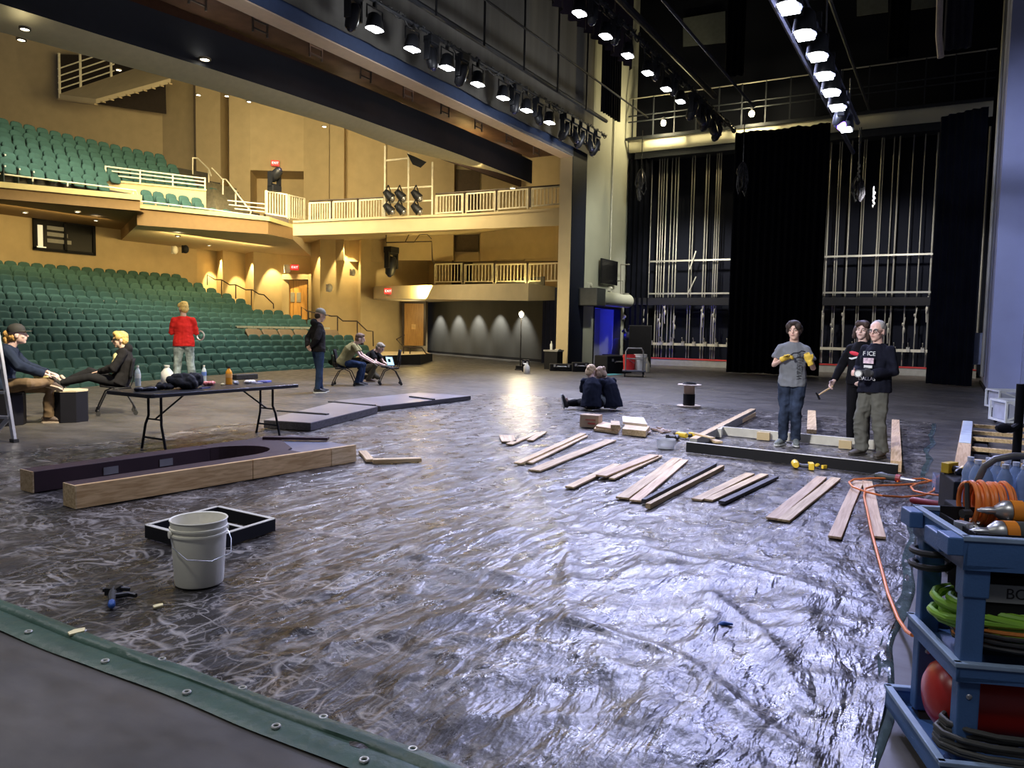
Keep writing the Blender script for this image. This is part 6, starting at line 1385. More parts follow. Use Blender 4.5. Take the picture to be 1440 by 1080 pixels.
b = MB(); b.bb((-.17, -.13, 0), (.17, .13, .006)); 
for (x0, y0, x1, y1) in ((-.17, -.13, .17, -.124), (-.17, .124, .17, .13), (-.17, -.13, -.164, .13), (.164, -.13, .17, .13)): b.bb((x0, y0, 0), (x1, y1, .14))
single('clear_box', b, M('clear_box_plastic', (.45, .5, .68), .2, alpha=.5), 'clear plastic box on the tarp edge left of the low crate', 'box', G(1334, 690, TZ), .1)
# ---------------- pale framed platform lying at the right
t = thing('wooden_platform', 'upturned pale timber platform frame with cross slats at the tarp edge', 'platform frame', G(1356, 640))
p, q = G(1352, 658, .16), G(1361, 592.5, .16)
b = MB(); b.beam(V((p.x, p.y, .09)), V((q.x, q.y, .09)), .14, .14); b.build('side_rail', pinep, t)
b = MB(); b.beam(V((p.x, p.y, .165)).lerp(V((q.x, q.y, .165)), .42), V((q.x, q.y, .165)), .13, .006); b.build('pale_rail_top', M('pale_blue_white', (.55, .62, .70), .5), t)
for f in (.02, .18, .40, .62, .78, .97):
    a = p.lerp(q, f); b = MB(); b.beam((a.x, a.y-.08, .11), (a.x-.12, a.y-2.0, .11), .08, .05); b.build('slat', pine, t)
for f in (.28, .5, .7): a = p.lerp(q, f); b = MB(); b.bb((a.x-.35, a.y-.26, TZ), (a.x+.35, a.y-.10, .08)); b.build('support_block', blkm, t)
def wcrate(px_, lab, w_, rz):
    c = G(*px_); t = thing('white_crate', lab, 'crate', V((c.x, c.y, 0)), rz); wm = M('white_paint', (.66, .70, .76), .5); h = .42; e = .035
    x0, x1, y0, y1 = -w_/2, w_/2, -.75, .1
    b = MB()
    for x in (x0, x1):
        for y in (y0, y1): b.bb((x-e/2, y-e/2, .06), (x+e/2, y+e/2, h))
    for z in (.08, h):
        for x in (x0, x1): b.bb((x-e/2, y0, z-e/2), (x+e/2, y1, z+e/2))
        for y in (y0, y1): b.bb((x0, y-e/2, z-e/2), (x1, y+e/2, z+e/2))
    b.build('frame', wm, t, local=True)
    b = MB(); b.beam((x0, y1, .1), (x0, y0, h), .02, .03); b.beam((x0, y0, .1), (x0, y1, h), .02, .03); b.build('cross_brace', wm, t, local=True)
    b = MB(); b.bb((x0+.03, y0+.03, .1), (x1-.03, y1-.03, h-.04)); b.build('panel', M('pale_lilac_panel', (.42, .45, .58), .5), t, local=True)
    for x in (x0, x1): b = MB(); b.ell((x, y1-.1, .035), .035, 8, 6); b.build('caster', rubber, t, local=True, smooth=True)
wcrate((1402, 577), 'white open-frame crate, farther one of the two at the right wall', .62, R(20)); wcrate((1411, 597), 'white open-frame crate, nearer one of the two at the right wall', .62, R(20))
c = G(1437, 660, 0); b = MB(); pz = W(1436, 540, 5.2); b.loft([(pz.x, pz.y, 0), (pz.x, pz.y, pz.z)], .028, 10); b.lathe([(.0, 0), (.2, 0), (.2, .03), (.03, .06), (.03, .1)], (pz.x, pz.y, 0), 20); b.loft([(pz.x, pz.y, pz.z-.28), W(1422, 604, 5.15), W(1412, 602, 5.1)], [.02, .022, .028], 8); b.ell(W(1411, 602, 5.1), (.04, .05, .035), 8, 6); single('stand_pole', b, blkm, 'black stand with a clamp arm beyond the tool cart', 'stand', smooth=True)
# pale rim of the clear sheet on the right edge of the tarp
b = MB(); vs = []; n = 160
for i in range(n+1):
    x = TX0+.3+(TX1-TX0-.5)*i/n; yy = TY0+.12*noise.noise(V((TY0*.8, 5, 0)))*0+.07*noise.noise(V((x*1.1, 2, 0)))
    for k, (dy, z) in enumerate(((-.03, .003), (-.012, .015), (.015, .012), (.035, .016))): vs.append(V((x, yy+dy+.02*noise.noise(V((x*2.3, k, 4))), z+.004*noise.noise(V((x*5, k, 1))))))
b.add(vs, [(i*4+k, i*4+4+k, i*4+5+k, i*4+1+k) for i in range(n) for k in range(3)])
b.build('pale_edge', M('pale_sheet_edge', (.07, .10, .10), .22, var=.6, vs=5, bump=.5, bs=14), tarp, smooth=True)
# ================================================================ PEOPLE
STAND = dict(pelvis=(0, 0, .93), waist=(0, .005, 1.09), chest=(0, 0, 1.28), neck=(0, -.015, 1.475), head=(0, .015, 1.625),
    shR=(.172, -.012, 1.378), shL=(-.172, -.012, 1.378), elR=(.235, -.03, 1.12), elL=(-.235, -.03, 1.12), wrR=(.245, .05, .88), wrL=(-.245, .05, .88),
    hipR=(.09, 0, .90), hipL=(-.09, 0, .90), knR=(.10, .02, .49), knL=(-.10, .02, .49), anR=(.11, -.02, .085), anL=(-.11, -.02, .085),
    ftR=(.03, 1, 0), ftL=(-.03, 1, 0), hdR=(0, .2, -1), hdL=(0, .2, -1), pnR=(-1, 0, 0), pnL=(1, 0, 0), side=(1, 0, 0), hip_side=(1, 0, 0), yaw=0, pitch=0, roll=0, cuR=.35, cuL=.35)
def hand(b, w, d, pn, curl, right, s=1, fat=1):
    w, d = V(w), V(d).normalized(); pn = V(pn); pn = (pn-d*pn.dot(d)).normalized(); sd = d.cross(pn)
    b.loft([w-d*.02*s, w+d*.03*s, w+d*.085*s], [(.022*s*fat, .016*s*fat), (.036*s*fat, .015*s*fat), (.038*s*fat, .011*s*fat)], 10, side=sd, round_=True)
    for o, ln in ((-.029, .86), (-.0095, 1.0), (.0105, .95), (.029, .74)):
        k = o if right else o
        p = w+d*.085*s+sd*(k*s); pts = [p-d*.015*s]; a = curl*.5
        for seg in (.042, .027, .020):
            p = p+(d*math.cos(a)+pn*math.sin(a))*(seg*ln*s); pts.append(p); a += curl
        b.loft(pts, [.0092*s*fat, .0088*s*fat, .0082*s*fat, .0070*s*fat], 8, round_=True)
    t0 = -1 if right else 1
    t0 = 1 if (sd.dot(V((0, 0, 1))) > 0) else -1
    p = w+d*.022*s+sd*(t0*.026*s); q = p+(d*.6+sd*t0*.75+pn*.3).normalized()*.042*s; r = q+(d*.9+sd*t0*.15+pn*.4).normalized()*.032*s
    b.loft([p, q, r], [.0125*s*fat, .0105*s*fat, .0085*s*fat], 8, round_=True)
def wrinkle(o, amp, sc=9, seed=0, top=None):
    me = o.data
    ns = [v.normal.copy() for v in me.vertices]
    for v, n in zip(me.vertices, ns):
        p = v.co*sc; k = noise.noise(V((p.x+seed, p.y, p.z*.55)))+.8*(abs(noise.noise(V((p.x*.9+p.z*.6, p.y*.9+seed, p.z*1.2-p.x*.5))))-.25)*-1.3+.5*noise.noise(V((p.x*2.1, p.y*2.1+seed, p.z*1.3)))
        v.co += n*(k*amp*(1 if top is None else max(0, min(1, (top-v.co.z)/.22))))
    me.shade_smooth()
def person(label, loc, rz, H, J=None, skin=(.62, .40, .30), top=None, legs=None, shoes=None, hair=None, hairc=(.05, .03, .02), cap=None, gloves=None, glasses=False, vox=.0085, fatk=1.0, beard=None, group=None):
    t = thing('person', label, 'person', loc, rz, group)
    k = H/1.75; j = dict(STAND); j.update(J or {})
    P = {n: V(v)*(k if n not in ('ftR', 'ftL', 'hdR', 'hdL', 'pnR', 'pnL', 'side', 'hip_side') else 1) for n, v in j.items() if isinstance(v, tuple)}
    f = fatk; sm = M('skin_%02d%02d%02d' % tuple(int(c*99) for c in skin), skin, .55, var=.06)
    hk = k*1.10; head = P['head']+V((0, 0, -.004)); Hm = Matrix.Rotation(R(j['yaw']), 3, 'Z')@Matrix.Rotation(R(j['pitch']), 3, 'X')@Matrix.Rotation(R(j['roll']), 3, 'Y')
    hp = lambda x, y, z: head+Hm@(V((x, y, z))*hk)
    S_ = [P['pelvis']+V((0, 0, -.06))*k, P['pelvis'], P['waist'], P['chest'], P['chest'].lerp(P['neck'], .55), P['chest'].lerp(P['neck'], .82), P['neck']]
    rad = [(.15, .10), (.165*f, .115*f), (.140*f, .105*f), (.158*f, .118*f), (.138, .092), (.095, .072), (.062, .06)]
    rr = lambda L, e=0: [(a*k+e, c*k+e) for a, c in L]
    b = MB()
    b.loft(S_, rr(rad, -.012), 14, side=P['side'])
    b.loft([P['neck']-(head-P['neck'])*.15, P['neck'].lerp(head, .65)], [.062*k, .056*k], 12)
    # head
    b.ell(hp(0, -.012, .035), (.077*hk, .096*hk, .093*hk), 16, 10, Hm); b.ell(hp(0, .020, -.040), (.060*hk, .070*hk, .074*hk), 14, 9, Hm)
    b.ell(hp(0, .055, -.088), (.032*hk, .030*hk, .026*hk), 10, 6, Hm); b.ell(hp(0, .070, .028), (.052*hk, .022*hk, .018*hk), 10, 6, Hm)
    b.loft([hp(0, .088, .018), hp(0, .106, -.018)], [.010*hk, .015*hk], 8, round_=True); b.ell(hp(0, .085, -.05), (.026*hk, .012*hk, .016*hk), 8, 5, Hm)
    for s in (-1, 1): b.ell(hp(s*.078, -.008, -.008), (.012*hk, .023*hk, .033*hk), 8, 6, Hm); b.ell(hp(s*.042, .058, -.022), (.022*hk, .022*hk, .022*hk), 8, 5, Hm)
    for sd in ('R', 'L'):
        b.loft([P['sh'+sd], P['el'+sd], P['wr'+sd]], [.046*k, .038*k, .027*k], 10, round_=True)
        if not (gloves and False): hand(b, P['wr'+sd], j['hd'+sd], j['pn'+sd], j['cu'+sd], sd == 'R', k*1.0)
        b.loft([P['hip'+sd], P['kn'+sd], P['an'+sd]], [.076*k, .052*k, .036*k], 10, round_=True)
        fd = V(j['ft'+sd]).normalized(); b.loft([P['an'+sd], P['an'+sd]+fd*.10*k+V((0, 0, -.045))*k*(1 if abs(fd.z) < .6 else 0)], [.034*k, .028*k], 8, round_=True)
    body = remesh(b, 'body', sm, vox, 3, t)
    # face
    for s in (-1, 1):
        b = MB(); b.ell(hp(s*.031, .081, .008), (.013*hk, .008*hk, .0075*hk), 8, 6, Hm); e = b.build('eye', M('eye_white', (.7, .68, .65), .3), t, smooth=True, local=True)
        b = MB(); b.ell(hp(s*.031, .0875, .008), (.006*hk, .003*hk, .006*hk), 8, 5, Hm); b.build('iris', M('eye_dark', (.03, .02, .015), .2), e, smooth=True, local=True)
        b = MB(); b.loft([hp(s*.014, .091, .027), hp(s*.032, .090, .033), hp(s*.050, .078, .027)], .0042*hk, 6); b.build('eyebrow', M('hair_%d' % int(hairc[0]*900), hairc, .7, var=.3, vs=40), t, smooth=True, local=True)
    b = MB(); b.ell(hp(0, .0945, -.050), (.021*hk, .005*hk, .0055*hk), 10, 5, Hm); b.build('mouth', M('lip_tone', (.42, .16, .14), .5), t, smooth=True, local=True)
    hm = M('hair_%d' % int(hairc[0]*900), hairc, .7, var=.35, vs=45, stretch=(1, 1, .2))
    if hair:
        b = MB()
        for c, r in hair: b.ell(hp(*c), tuple(x*hk for x in (r if isinstance(r, tuple) else (r,)*3)), 12, 8, Hm)
        o = remesh(b, 'hair', hm, .007, 2, t); wrinkle(o, .004, 38, 3)
    if beard:
        b = MB(); b.ell(hp(0, .052, -.085), (.045*hk, .045*hk, .04*hk), 10, 6, Hm); remesh(b, 'beard', M('beard_tone', beard, .8), .008, 2, t)
    if cap:
        b = MB(); b.lathe([(.099*hk, 0), (.100*hk, .03*hk), (.090*hk, .065*hk), (.06*hk, .095*hk), (.02*hk, .107*hk), (0, .108*hk)], (0, 0, 0), 20); q = [head+Hm@(v+V((0, -.010, .042))*hk) for v in b.v]; b.v = q
        o = b.build('cap', M(cap[0], cap[1], .8), t, smooth=True, local=True)
        b = MB(); pts = []
        for i in range(9): a = R(25+130*i/8); pts.append((.098*math.cos(a), .092*math.sin(a)-.005))
        for i in range(9): a = R(155-130*i/8); pts.append((.094*math.cos(a), .175*math.sin(a)-.012))
        vs = [hp(x, y, .045-.05*max(0, y-.06)) for x, y in pts]; b.slab(vs, Hm@V((0, 0, .006*hk))); b.build('visor', M(cap[0]+'_visor', cap[2] if len(cap) > 2 else cap[1], .8), o, local=True)
    # clothes
    if top:
        m_ = M(top['n'], top['c'], .9, var=.10, vs=4, spec=.12); loose = top.get('loose', .018); b = MB(); hem = top.get('hem', .10)
        dn_ = (P['pelvis']-P['waist']).normalized()
        pts = [P['pelvis']+dn_*hem*k, P['pelvis'], P['waist'], P['chest'], P['chest'].lerp(P['neck'], .55), P['chest'].lerp(P['neck'], .80), P['neck'].lerp(P['chest'], .06)]
        rd = [(.180*f, .138*f), (.178*f, .132*f), (.155*f, .113*f), (.161*f, .122*f), (.128, .095), (.090, .078), (.066, .064)]
        b.loft(pts, rr(rd, loose*.7), 16, side=P['side'])
        for sd in ('R', 'L'):
            b.ell(P['sh'+sd], .056*k+loose*.4, 10, 7)
            b.loft([P['chest'].lerp(P['neck'], .78).lerp(P['sh'+sd], .25), P['sh'+sd]+V((0, 0, .0))], [.058*k, .054*k], 10)
            if top.get('sleeve') == 'short': e = P['sh'+sd].lerp(P['el'+sd], .62); b.loft([P['sh'+sd], e], [.055*k+loose*.5, .056*k+loose], 10)
            elif top.get('sleeve') == 'elbow':
                e = P['el'+sd].lerp(P['wr'+sd], .35); b.loft([P['sh'+sd], P['el'+sd], e], [.060*k+loose*.6, .050*k+loose*.6, .045*k+loose*.5], 10); b.ell(P['el'+sd], .05*k+loose*.4, 8, 6)
            else: b.loft([P['sh'+sd], P['el'+sd], P['wr'+sd].lerp(P['el'+sd], .06)], [.055*k+loose*.5, .049*k+loose*.7, .038*k+loose*.35], 10, round_=False); b.ell(P['el'+sd], .05*k+loose*.45, 8, 6)
        if top.get('hood'): b.ell(P['neck']+V((0, -.075, -.005))*k, (.10*k, .07*k, .085*k), 12, 8); b.ell(P['neck']+V((0, -.02, -.02))*k, (.10*k, .085*k, .045*k), 12, 8)
        o = remesh(b, top.get('kind', 'shirt'), m_, vox*1.25, 3, t); wrinkle(o, top.get('wr', .008), 8, len(label))
    if legs:
        m_ = M(legs['n'], legs['c'], .85, spec=.12, var=legs.get('var', .15), vs=legs.get('vs', 5)); b = MB(); lo = legs.get('loose', .012)
        b.loft([P['hipR'].lerp(P['hipL'], .5)+V((0, 0, -.07))*k*(1 if not legs.get('sit') else .4), P['pelvis'], P['pelvis']+(P['waist']-P['pelvis']).normalized()*.06*k], rr([(.155*f, .112), (.165*f, .118*f), (.155*f, .112*f)], .004), 14, side=P['hip_side'])
        for sd in ('R', 'L'):
            h_, n_k, an = P['hip'+sd], P['kn'+sd], P['an'+sd]; e = an.lerp(n_k, legs.get('cuff', -.02))
            b.loft([h_, h_.lerp(n_k, .35), n_k, n_k.lerp(an, .35), e], [.090*k+lo, .083*k+lo, .060*k+lo, .058*k+lo, legs.get('ankle', .050)*k+lo], 12, round_=False); b.ell(n_k, .060*k+lo, 9, 6); b.ell(h_, .088*k+lo, 9, 6)
        o = remesh(b, 'trousers', m_, vox*1.25, 3, t); wrinkle(o, legs.get('wr', .009), 9, 5, None if legs.get('sit') else P['pelvis'].z-.02)
    if shoes:
        for sd in ('R', 'L'):
            fd = V(j['ft'+sd]).normalized(); an = P['an'+sd]; up = V((0, 0, 1)) if abs(fd.z) < .85 else V((0, 1, 0))
            if 'up'+sd in j: up = V(j['up'+sd])
            sx = fd.cross(up).normalized(); up = sx.cross(fd).normalized(); h = .085*k
            q = lambda a, c, e: an+fd*a*k+sx*c*k+up*(e*k)
            b = MB(); b.loft([q(-.075, 0, -.035), q(-.04, 0, -.02), q(.03, 0, -.022), q(.10, 0, -.040), q(.16, 0, -.048), q(.195, 0, -.055)], [(.026*k, .032*k), (.039*k, .052*k), (.042*k, .048*k), (.047*k, .034*k), (.043*k, .025*k), (.022*k, .014*k)], 12, side=sx); b.loft([q(-.02, 0, -.02), q(-.02, 0, .045)], [.043*k, .045*k], 10)
            o = remesh(b, 'shoe', M(shoes[0], shoes[1], .7), .008, 2, t)
            b = MB(); sp = [(-.085, .022), (-.06, .038), (.0, .040), (.08, .048), (.15, .045), (.195, .026), (.205, 0)]; sp = sp+[(x, -y) for x, y in sp[-2::-1]]
            b.slab([q(x, y, -.085) for x, y in sp], up*.022*k); b.build('sole', M(shoes[0]+'_sole', shoes[2], .6), o, local=True)
    if gloves:
        for sd in ('R', 'L'):
            if sd not in gloves[2]: continue
            b = MB(); hand(b, P['wr'+sd], j['hd'+sd], j['pn'+sd], j['cu'+sd], sd == 'R', k*1.04, 1.38); d = V(j['hd'+sd]).normalized(); b.loft([P['wr'+sd]-d*.05*k, P['wr'+sd]+d*.02*k], [.042*k, .036*k], 10)
            remesh(b, 'glove', M(gloves[0], gloves[1], .8, var=.15, vs=20), .007, 1, t)
    if glasses:
        b = MB()
        for s in (-1, 1):
            c = [(s*.034+.024*math.cos(a*PI/6), .098, .006+.019*math.sin(a*PI/6)) for a in range(12)]; b.loft([hp(*p) for p in c], .0035*hk, 5, closed=True); b.loft([hp(s*.058, .097, .01), hp(s*.08, .0, .012)], .0035*hk, 5)
        b.loft([hp(-.012, .099, .01), hp(.012, .099, .01)], .0035*hk, 5); b.build('glasses', blk, t, smooth=True, local=True)
    return t, P, Hm, k
def face(px_, phi, z=0.0):
    """ground point and heading; phi is the turn from facing the camera, positive to the right of the view"""
    p = G(px_[0], px_[1], z); tc = V((CAM.x-p.x, CAM.y-p.y, 0)).normalized(); rt = V((-tc.y, tc.x, 0)); rt = rt if rt.dot(CR) > 0 else -rt
    d = tc*math.cos(R(phi))+rt*math.sin(R(phi)); return V((p.x, p.y, z)), math.atan2(d.y, d.x)-PI/2
def hgt(p, y): return zat(p, y)-p.z
HS = [((0, -.020, .050), (.084, .100, .088)), ((0, -.045, .0), (.080, .070, .085)), ((0, .045, .092), (.062, .045, .032))]
jean = dict(n='blue_denim', c=(.030, .042, .072), var=.8, vs=6, wr=.014)
# ---- young person in the grey tee, yellow gloves
p, rz = face((1110, 626), -6, TZ); H = hgt(p, 452.5)
boy, P, Hm, k = person('young person in grey t-shirt, jeans and yellow gloves standing in the floor frame', p, rz, H, dict(elR=(.255, .02, 1.13), wrR=(.10, .20, 1.235), elL=(-.27, .0, 1.10), wrL=(-.235, .19, 1.20), hdR=(-.75, .25, .35), hdL=(.30, .1, .75), pnR=(0, .6, -.8), pnL=(.2, -.9, .2), cuR=.95, cuL=1.15, knR=(.085, .03, .48), knL=(-.07, .03, .49), anR=(.10, .0, .085), anL=(-.075, -.05, .085), ftR=(.35, 1, 0), ftL=(-.2, 1, 0), yaw=-8, roll=4, shR=(.168, -.01, 1.372), shL=(-.168, -.01, 1.362)),
    (.66, .43, .33), dict(n='grey_tee', c=(.17, .18, .195), sleeve='short', hem=.09, loose=.022, wr=.014), dict(jean, loose=.016), ('grey_trainers', (.16, .18, .17), (.55, .56, .54)), HS+[((.05, .05, .062), (.045, .045, .05)), ((-.055, .04, .058), (.042, .05, .055)), ((.07, .0, .02), (.035, .05, .06)), ((-.07, -.005, .02), (.035, .05, .06)), ((0, .03, .10), (.075, .07, .04))], (.030, .018, .013), gloves=('yellow_gloves', (.62, .42, .05), 'RL'), vox=.007)
vt = M('shirt_print', (.045, .05, .055), .8)
text('shirt_print', 'WRESTLER', .078, vt, boy, (-.098*k, .142*k, 1.145*k), Matrix.Rotation(PI, 3, 'Z')@Matrix.Rotation(R(-9), 3, 'Z')@Matrix.Rotation(PI/2, 3, 'X')@Matrix.Rotation(PI/2, 3, 'Z'), .002)
m4 = world(boy); b = MB(); b.loft([m4@(V((.03, .27, 1.27))*k), m4@(V((-.03, .285, 1.315))*k), m4@(V((-.09, .28, 1.32))*k), m4@(V((-.13, .27, 1.35))*k), m4@(V((-.18, .26, 1.34))*k)], .009, 6)
single('wire_cutter', b, blk, 'thin black bent tool held up between the yellow gloves', 'tool', smooth=True)
# ---- woman in black
p, rz = face((1205, 626), -22, TZ); H = hgt(p, 452)
wom, P, Hm, k = person('person with wavy dark hair in a black sweatshirt holding a hammer', p, rz, H, dict(elR=(.265, .02, 1.12), wrR=(.30, .17, .90), hdR=(.25, .5, -.75), cuR=.85, pnR=(-.6, .3, 0), elL=(-.23, -.02, 1.12), wrL=(-.15, .17, .95), hdL=(.5, .6, -.45), yaw=8, roll=-6, cuL=.2, shR=(.155, -.01, 1.37), shL=(-.155, -.01, 1.37)), (.74, .52, .45), dict(n='black_sweat', c=(.006, .006, .008), hem=.06, loose=.02, kind='sweatshirt'), dict(n='black_leggings', c=(.006, .006, .008), loose=.003, wr=.003), ('black_shoes', (.02, .02, .022), (.05, .05, .05)), HS+[((.078, -.01, -.02), (.035, .06, .085)), ((-.078, -.01, -.02), (.035, .06, .085)), ((0, -.06, -.05), (.085, .05, .10)), ((.085, .0, -.07), (.03, .04, .05)), ((-.085, .0, -.07), (.03, .04, .05)), ((.045, .055, .08), (.04, .04, .045)), ((-.045, .055, .08), (.04, .04, .045))], (.045, .025, .018), vox=.007)
b = MB(); b.ell((.03*k, .165*k, 1.30*k), (.075*k, .012*k, .028*k), 12, 6, Matrix.Rotation(R(-12), 3, 'Y')); b.build('red_logo', M('logo_red', (.65, .03, .06), .7), wom, smooth=True, local=True)
b = MB(); b.loft([V(q)*k for q in ((.11, .150, 1.235), (.07, .160, 1.225), (.0, .163, 1.245), (-.08, .152, 1.285))], [(.008*k, .004), (.014*k, .004), (.011*k, .004), (.003*k, .004)], 8, side=(0, 0, 1)); b.build('white_swoosh', M('logo_white', (.75, .75, .75), .7), wom, smooth=True, local=True)
m4 = world(wom); h0 = m4@(V((.325, .235, .80))*k); ax = (m4.to_3x3()@V((.45, .75, -.50))).normalized()
t = thing('hammer', 'hammer with a pale handle held low by the person in the black sweatshirt', 'hammer', h0)
b = MB(); b.loft([h0-ax*.05, h0+ax*.10, h0+ax*.20], [.013, .012, .010], 8); b.build('handle', pine, t, smooth=True)
sx = ax.cross(V((0, 0, 1))).normalized(); sz = sx.cross(ax); b = MB(); b.loft([h0+ax*.205-sz*.06, h0+ax*.205+sz*.01, h0+ax*.215+sz*.055], [.014, .016, .006], 8); b.build('head', blk, t, smooth=True)
# ---- older man
p, rz = face((1225, 641.5), -38, TZ); H = hgt(p, 452)
man, P, Hm, k = person('grey-haired person with black glasses and printed navy sweatshirt holding a tape roll', p, rz, H, dict(elL=(-.25, -.02, 1.11), wrL=(-.14, .25, 1.09), hdL=(.35, .95, .05), pnL=(.75, -.2, -.1), cuL=.8, elR=(.25, .0, 1.12), wrR=(.10, .27, 1.08), hdR=(-.3, .9, .05), pnR=(-.7, -.2, 0), cuR=.8, knR=(.13, .07, .49), anR=(.13, .03, .085), knL=(-.10, .02, .49), anL=(-.12, -.05, .085), ftR=(.1, 1, 0), ftL=(-.25, 1, 0), yaw=10, pitch=-2), (.70, .45, .37), dict(n='navy_sweat', c=(.008, .009, .017), hem=.09, loose=.03, kind='sweatshirt', wr=.017), dict(n='olive_grey_trousers', c=(.115, .115, .098), loose=.022, ankle=.058, wr=.020), ('brown_boots', (.07, .06, .05), (.04, .035, .03)), [((0, -.027, .046), (.0845, .099, .0885)), ((0, -.05, -.005), (.080, .066, .075))], (.34, .32, .29), gloves=('black_gloves', (.03, .03, .032), 'L'), glasses=True, vox=.007, fatk=1.10)
wh = M('print_white', (.62, .63, .62), .8)
Rf = Matrix.Rotation(PI, 3, 'Z')@Matrix.Rotation(PI/2, 3, 'X')
text('sweatshirt_print', 'F ICE', .075, wh, man, (-.03*k, .178*k, 1.335*k), Matrix.Rotation(R(8), 3, 'Z')@Rf, .002); text('sweatshirt_print', 'DALLAS', .062, wh, man, (-.02*k, .186*k, 1.015*k), Matrix.Rotation(R(8), 3, 'Z')@Rf, .002)
b = MB(); b.box((-.03*k, .182*k, 1.245*k), (.15*k, .008, .07*k)); b.build('print_panel', M('print_pink', (.55, .42, .48), .8, var=.5, vs=25), man, local=True)
b = MB(); b.box((-.03*k, .186*k, 1.17*k), (.12*k, .008, .035*k)); b.build('print_panel', wh, man, local=True)
m4 = world(man); c = m4@(V((-.06, .40, 1.085))*k); d = (CAM-c).normalized(); q = d.to_track_quat('Z', 'Y').to_matrix()
b = MB(); b.cur = 1; b.lathe([(.034, -.022), (.046, -.022), (.046, .018), (.034, .018), (.034, -.022)], c+d*.05, 20, q, True); b.cur = 0; b.lathe([(0, -.018), (.034, -.018), (.034, .014), (0, .014)], c+d*.05, 20, q); single('tape_roll', b, [M('tape_white', (.72, .74, .70), .5), M('tape_grey', (.22, .22, .21), .5)], 'round white tape roll in the black glove of the person with glasses', 'tape', smooth=True)
# ---- pair sitting on the floor
p, rz = face((831, 577), 172, TZ)
sitJ = dict(pelvis=(0, 0, .12), waist=(0, .03, .28), chest=(0, .12, .45), neck=(0, .22, .60), head=(.03, .31, .70), shR=(.175, .16, .54), shL=(-.175, .16, .54), elR=(.24, .33, .36), elL=(-.22, .33, .36), wrR=(.10, .48, .30), wrL=(-.06, .48, .30), hdR=(-.5, .8, 0), hdL=(.5, .8, 0), pnR=(0, 0, -1), pnL=(0, 0, -1), hipR=(.09, .03, .13), hipL=(-.09, .03, .13))
person('blond person in a dark navy jacket sitting on the tarp with one leg stretched out', p, rz, 1.70, dict(sitJ, head=(-.06, .28, .72), neck=(-.03, .20, .60), knL=(-.26, .22, .12), anL=(-.48, .10, .10), ftL=(-.25, .1, 1), upL=(.9, .0, .2), knR=(.30, .36, .16), anR=(.02, .48, .08), ftR=(-1, .2, 0), pitch=-30, yaw=-25), (.68, .46, .38), dict(n='navy_jacket', c=(.016, .020, .036), hem=.06, loose=.035, kind='jacket', wr=.012), dict(n='black_pants', c=(.014, .014, .016), sit=1, loose=.012), ('black_white_trainers', (.02, .02, .022), (.66, .68, .66)), HS+[((0, -.06, -.03), (.07, .05, .07)), ((.0, -.10, .02), (.035, .035, .035))], (.62, .45, .26))
p, rz = face((862, 576.5), -128, TZ)
person('light-haired person in a dark jacket and pale jeans huddled on the tarp', p, rz, 1.70, dict(sitJ, neck=(-.02, .21, .59), head=(-.05, .29, .68), knL=(-.34, .36, .30), anL=(-.14, .60, .09), knR=(.22, .38, .26), anR=(.06, .46, .08), pitch=-38, yaw=8), (.68, .46, .38), dict(n='navy_jacket', c=(.016, .020, .036), hem=.07, loose=.045, kind='jacket', wr=.012), dict(n='pale_denim', c=(.30, .34, .38), sit=1, loose=.014, var=.3), ('black_shoes', (.02, .02, .022), (.05, .05, .05)), HS+[((0, -.06, -.03), (.07, .05, .07)), ((.05, .03, .03), (.05, .06, .06)), ((-.06, .0, .0), (.04, .06, .08)), ((0, -.11, .05), (.04, .04, .04))], (.46, .33, .23))
# ---- red sweater
p, rz = face((259, 542), 176); H = hgt(p, 425.5)
red, P, Hm, k = person('person seen from behind in a red sweater and pale jeans facing the seats', p, rz, H, dict(elR=(.245, .07, 1.12), elL=(-.245, .07, 1.12), wrR=(.08, .23, 1.14), wrL=(-.08, .23, 1.10), hdR=(-1, .1, 0), hdL=(1, .1, 0), pnR=(0, -1, 0), pnL=(0, -1, 0), knR=(.13, .01, .49), knL=(-.12, .02, .49), anR=(.17, -.02, .085), anL=(-.15, -.02, .085), yaw=32, shR=(.18, -.01, 1.378), shL=(-.18, -.01, 1.378)), (.62, .40, .30), dict(n='red_sweater', c=(.62, .028, .025), hem=.10, loose=.03, kind='sweater', wr=.016), dict(n='washed_denim', c=(.30, .36, .36), loose=.022, var=.7, vs=5, wr=.016), ('white_trainers', (.5, .5, .5), (.62, .62, .62)), HS+[((0, -.02, .105), (.075, .08, .04)), ((.06, .02, .06), (.04, .05, .05)), ((-.06, .02, .06), (.04, .05, .05))], (.70, .50, .17), fatk=1.08)
m4 = world(red); b = MB(); c = m4@(V((.33, .05, 1.06))*k); rt = CR
b.loft([c+CR*(.085*math.cos(a*PI/8))+CU*(.11*math.sin(a*PI/8)) for a in range(16)], .018, 6, closed=True); single('silver_ring', b, alu, 'silver ring held at the elbow of the person in the red sweater', 'ring', smooth=True)
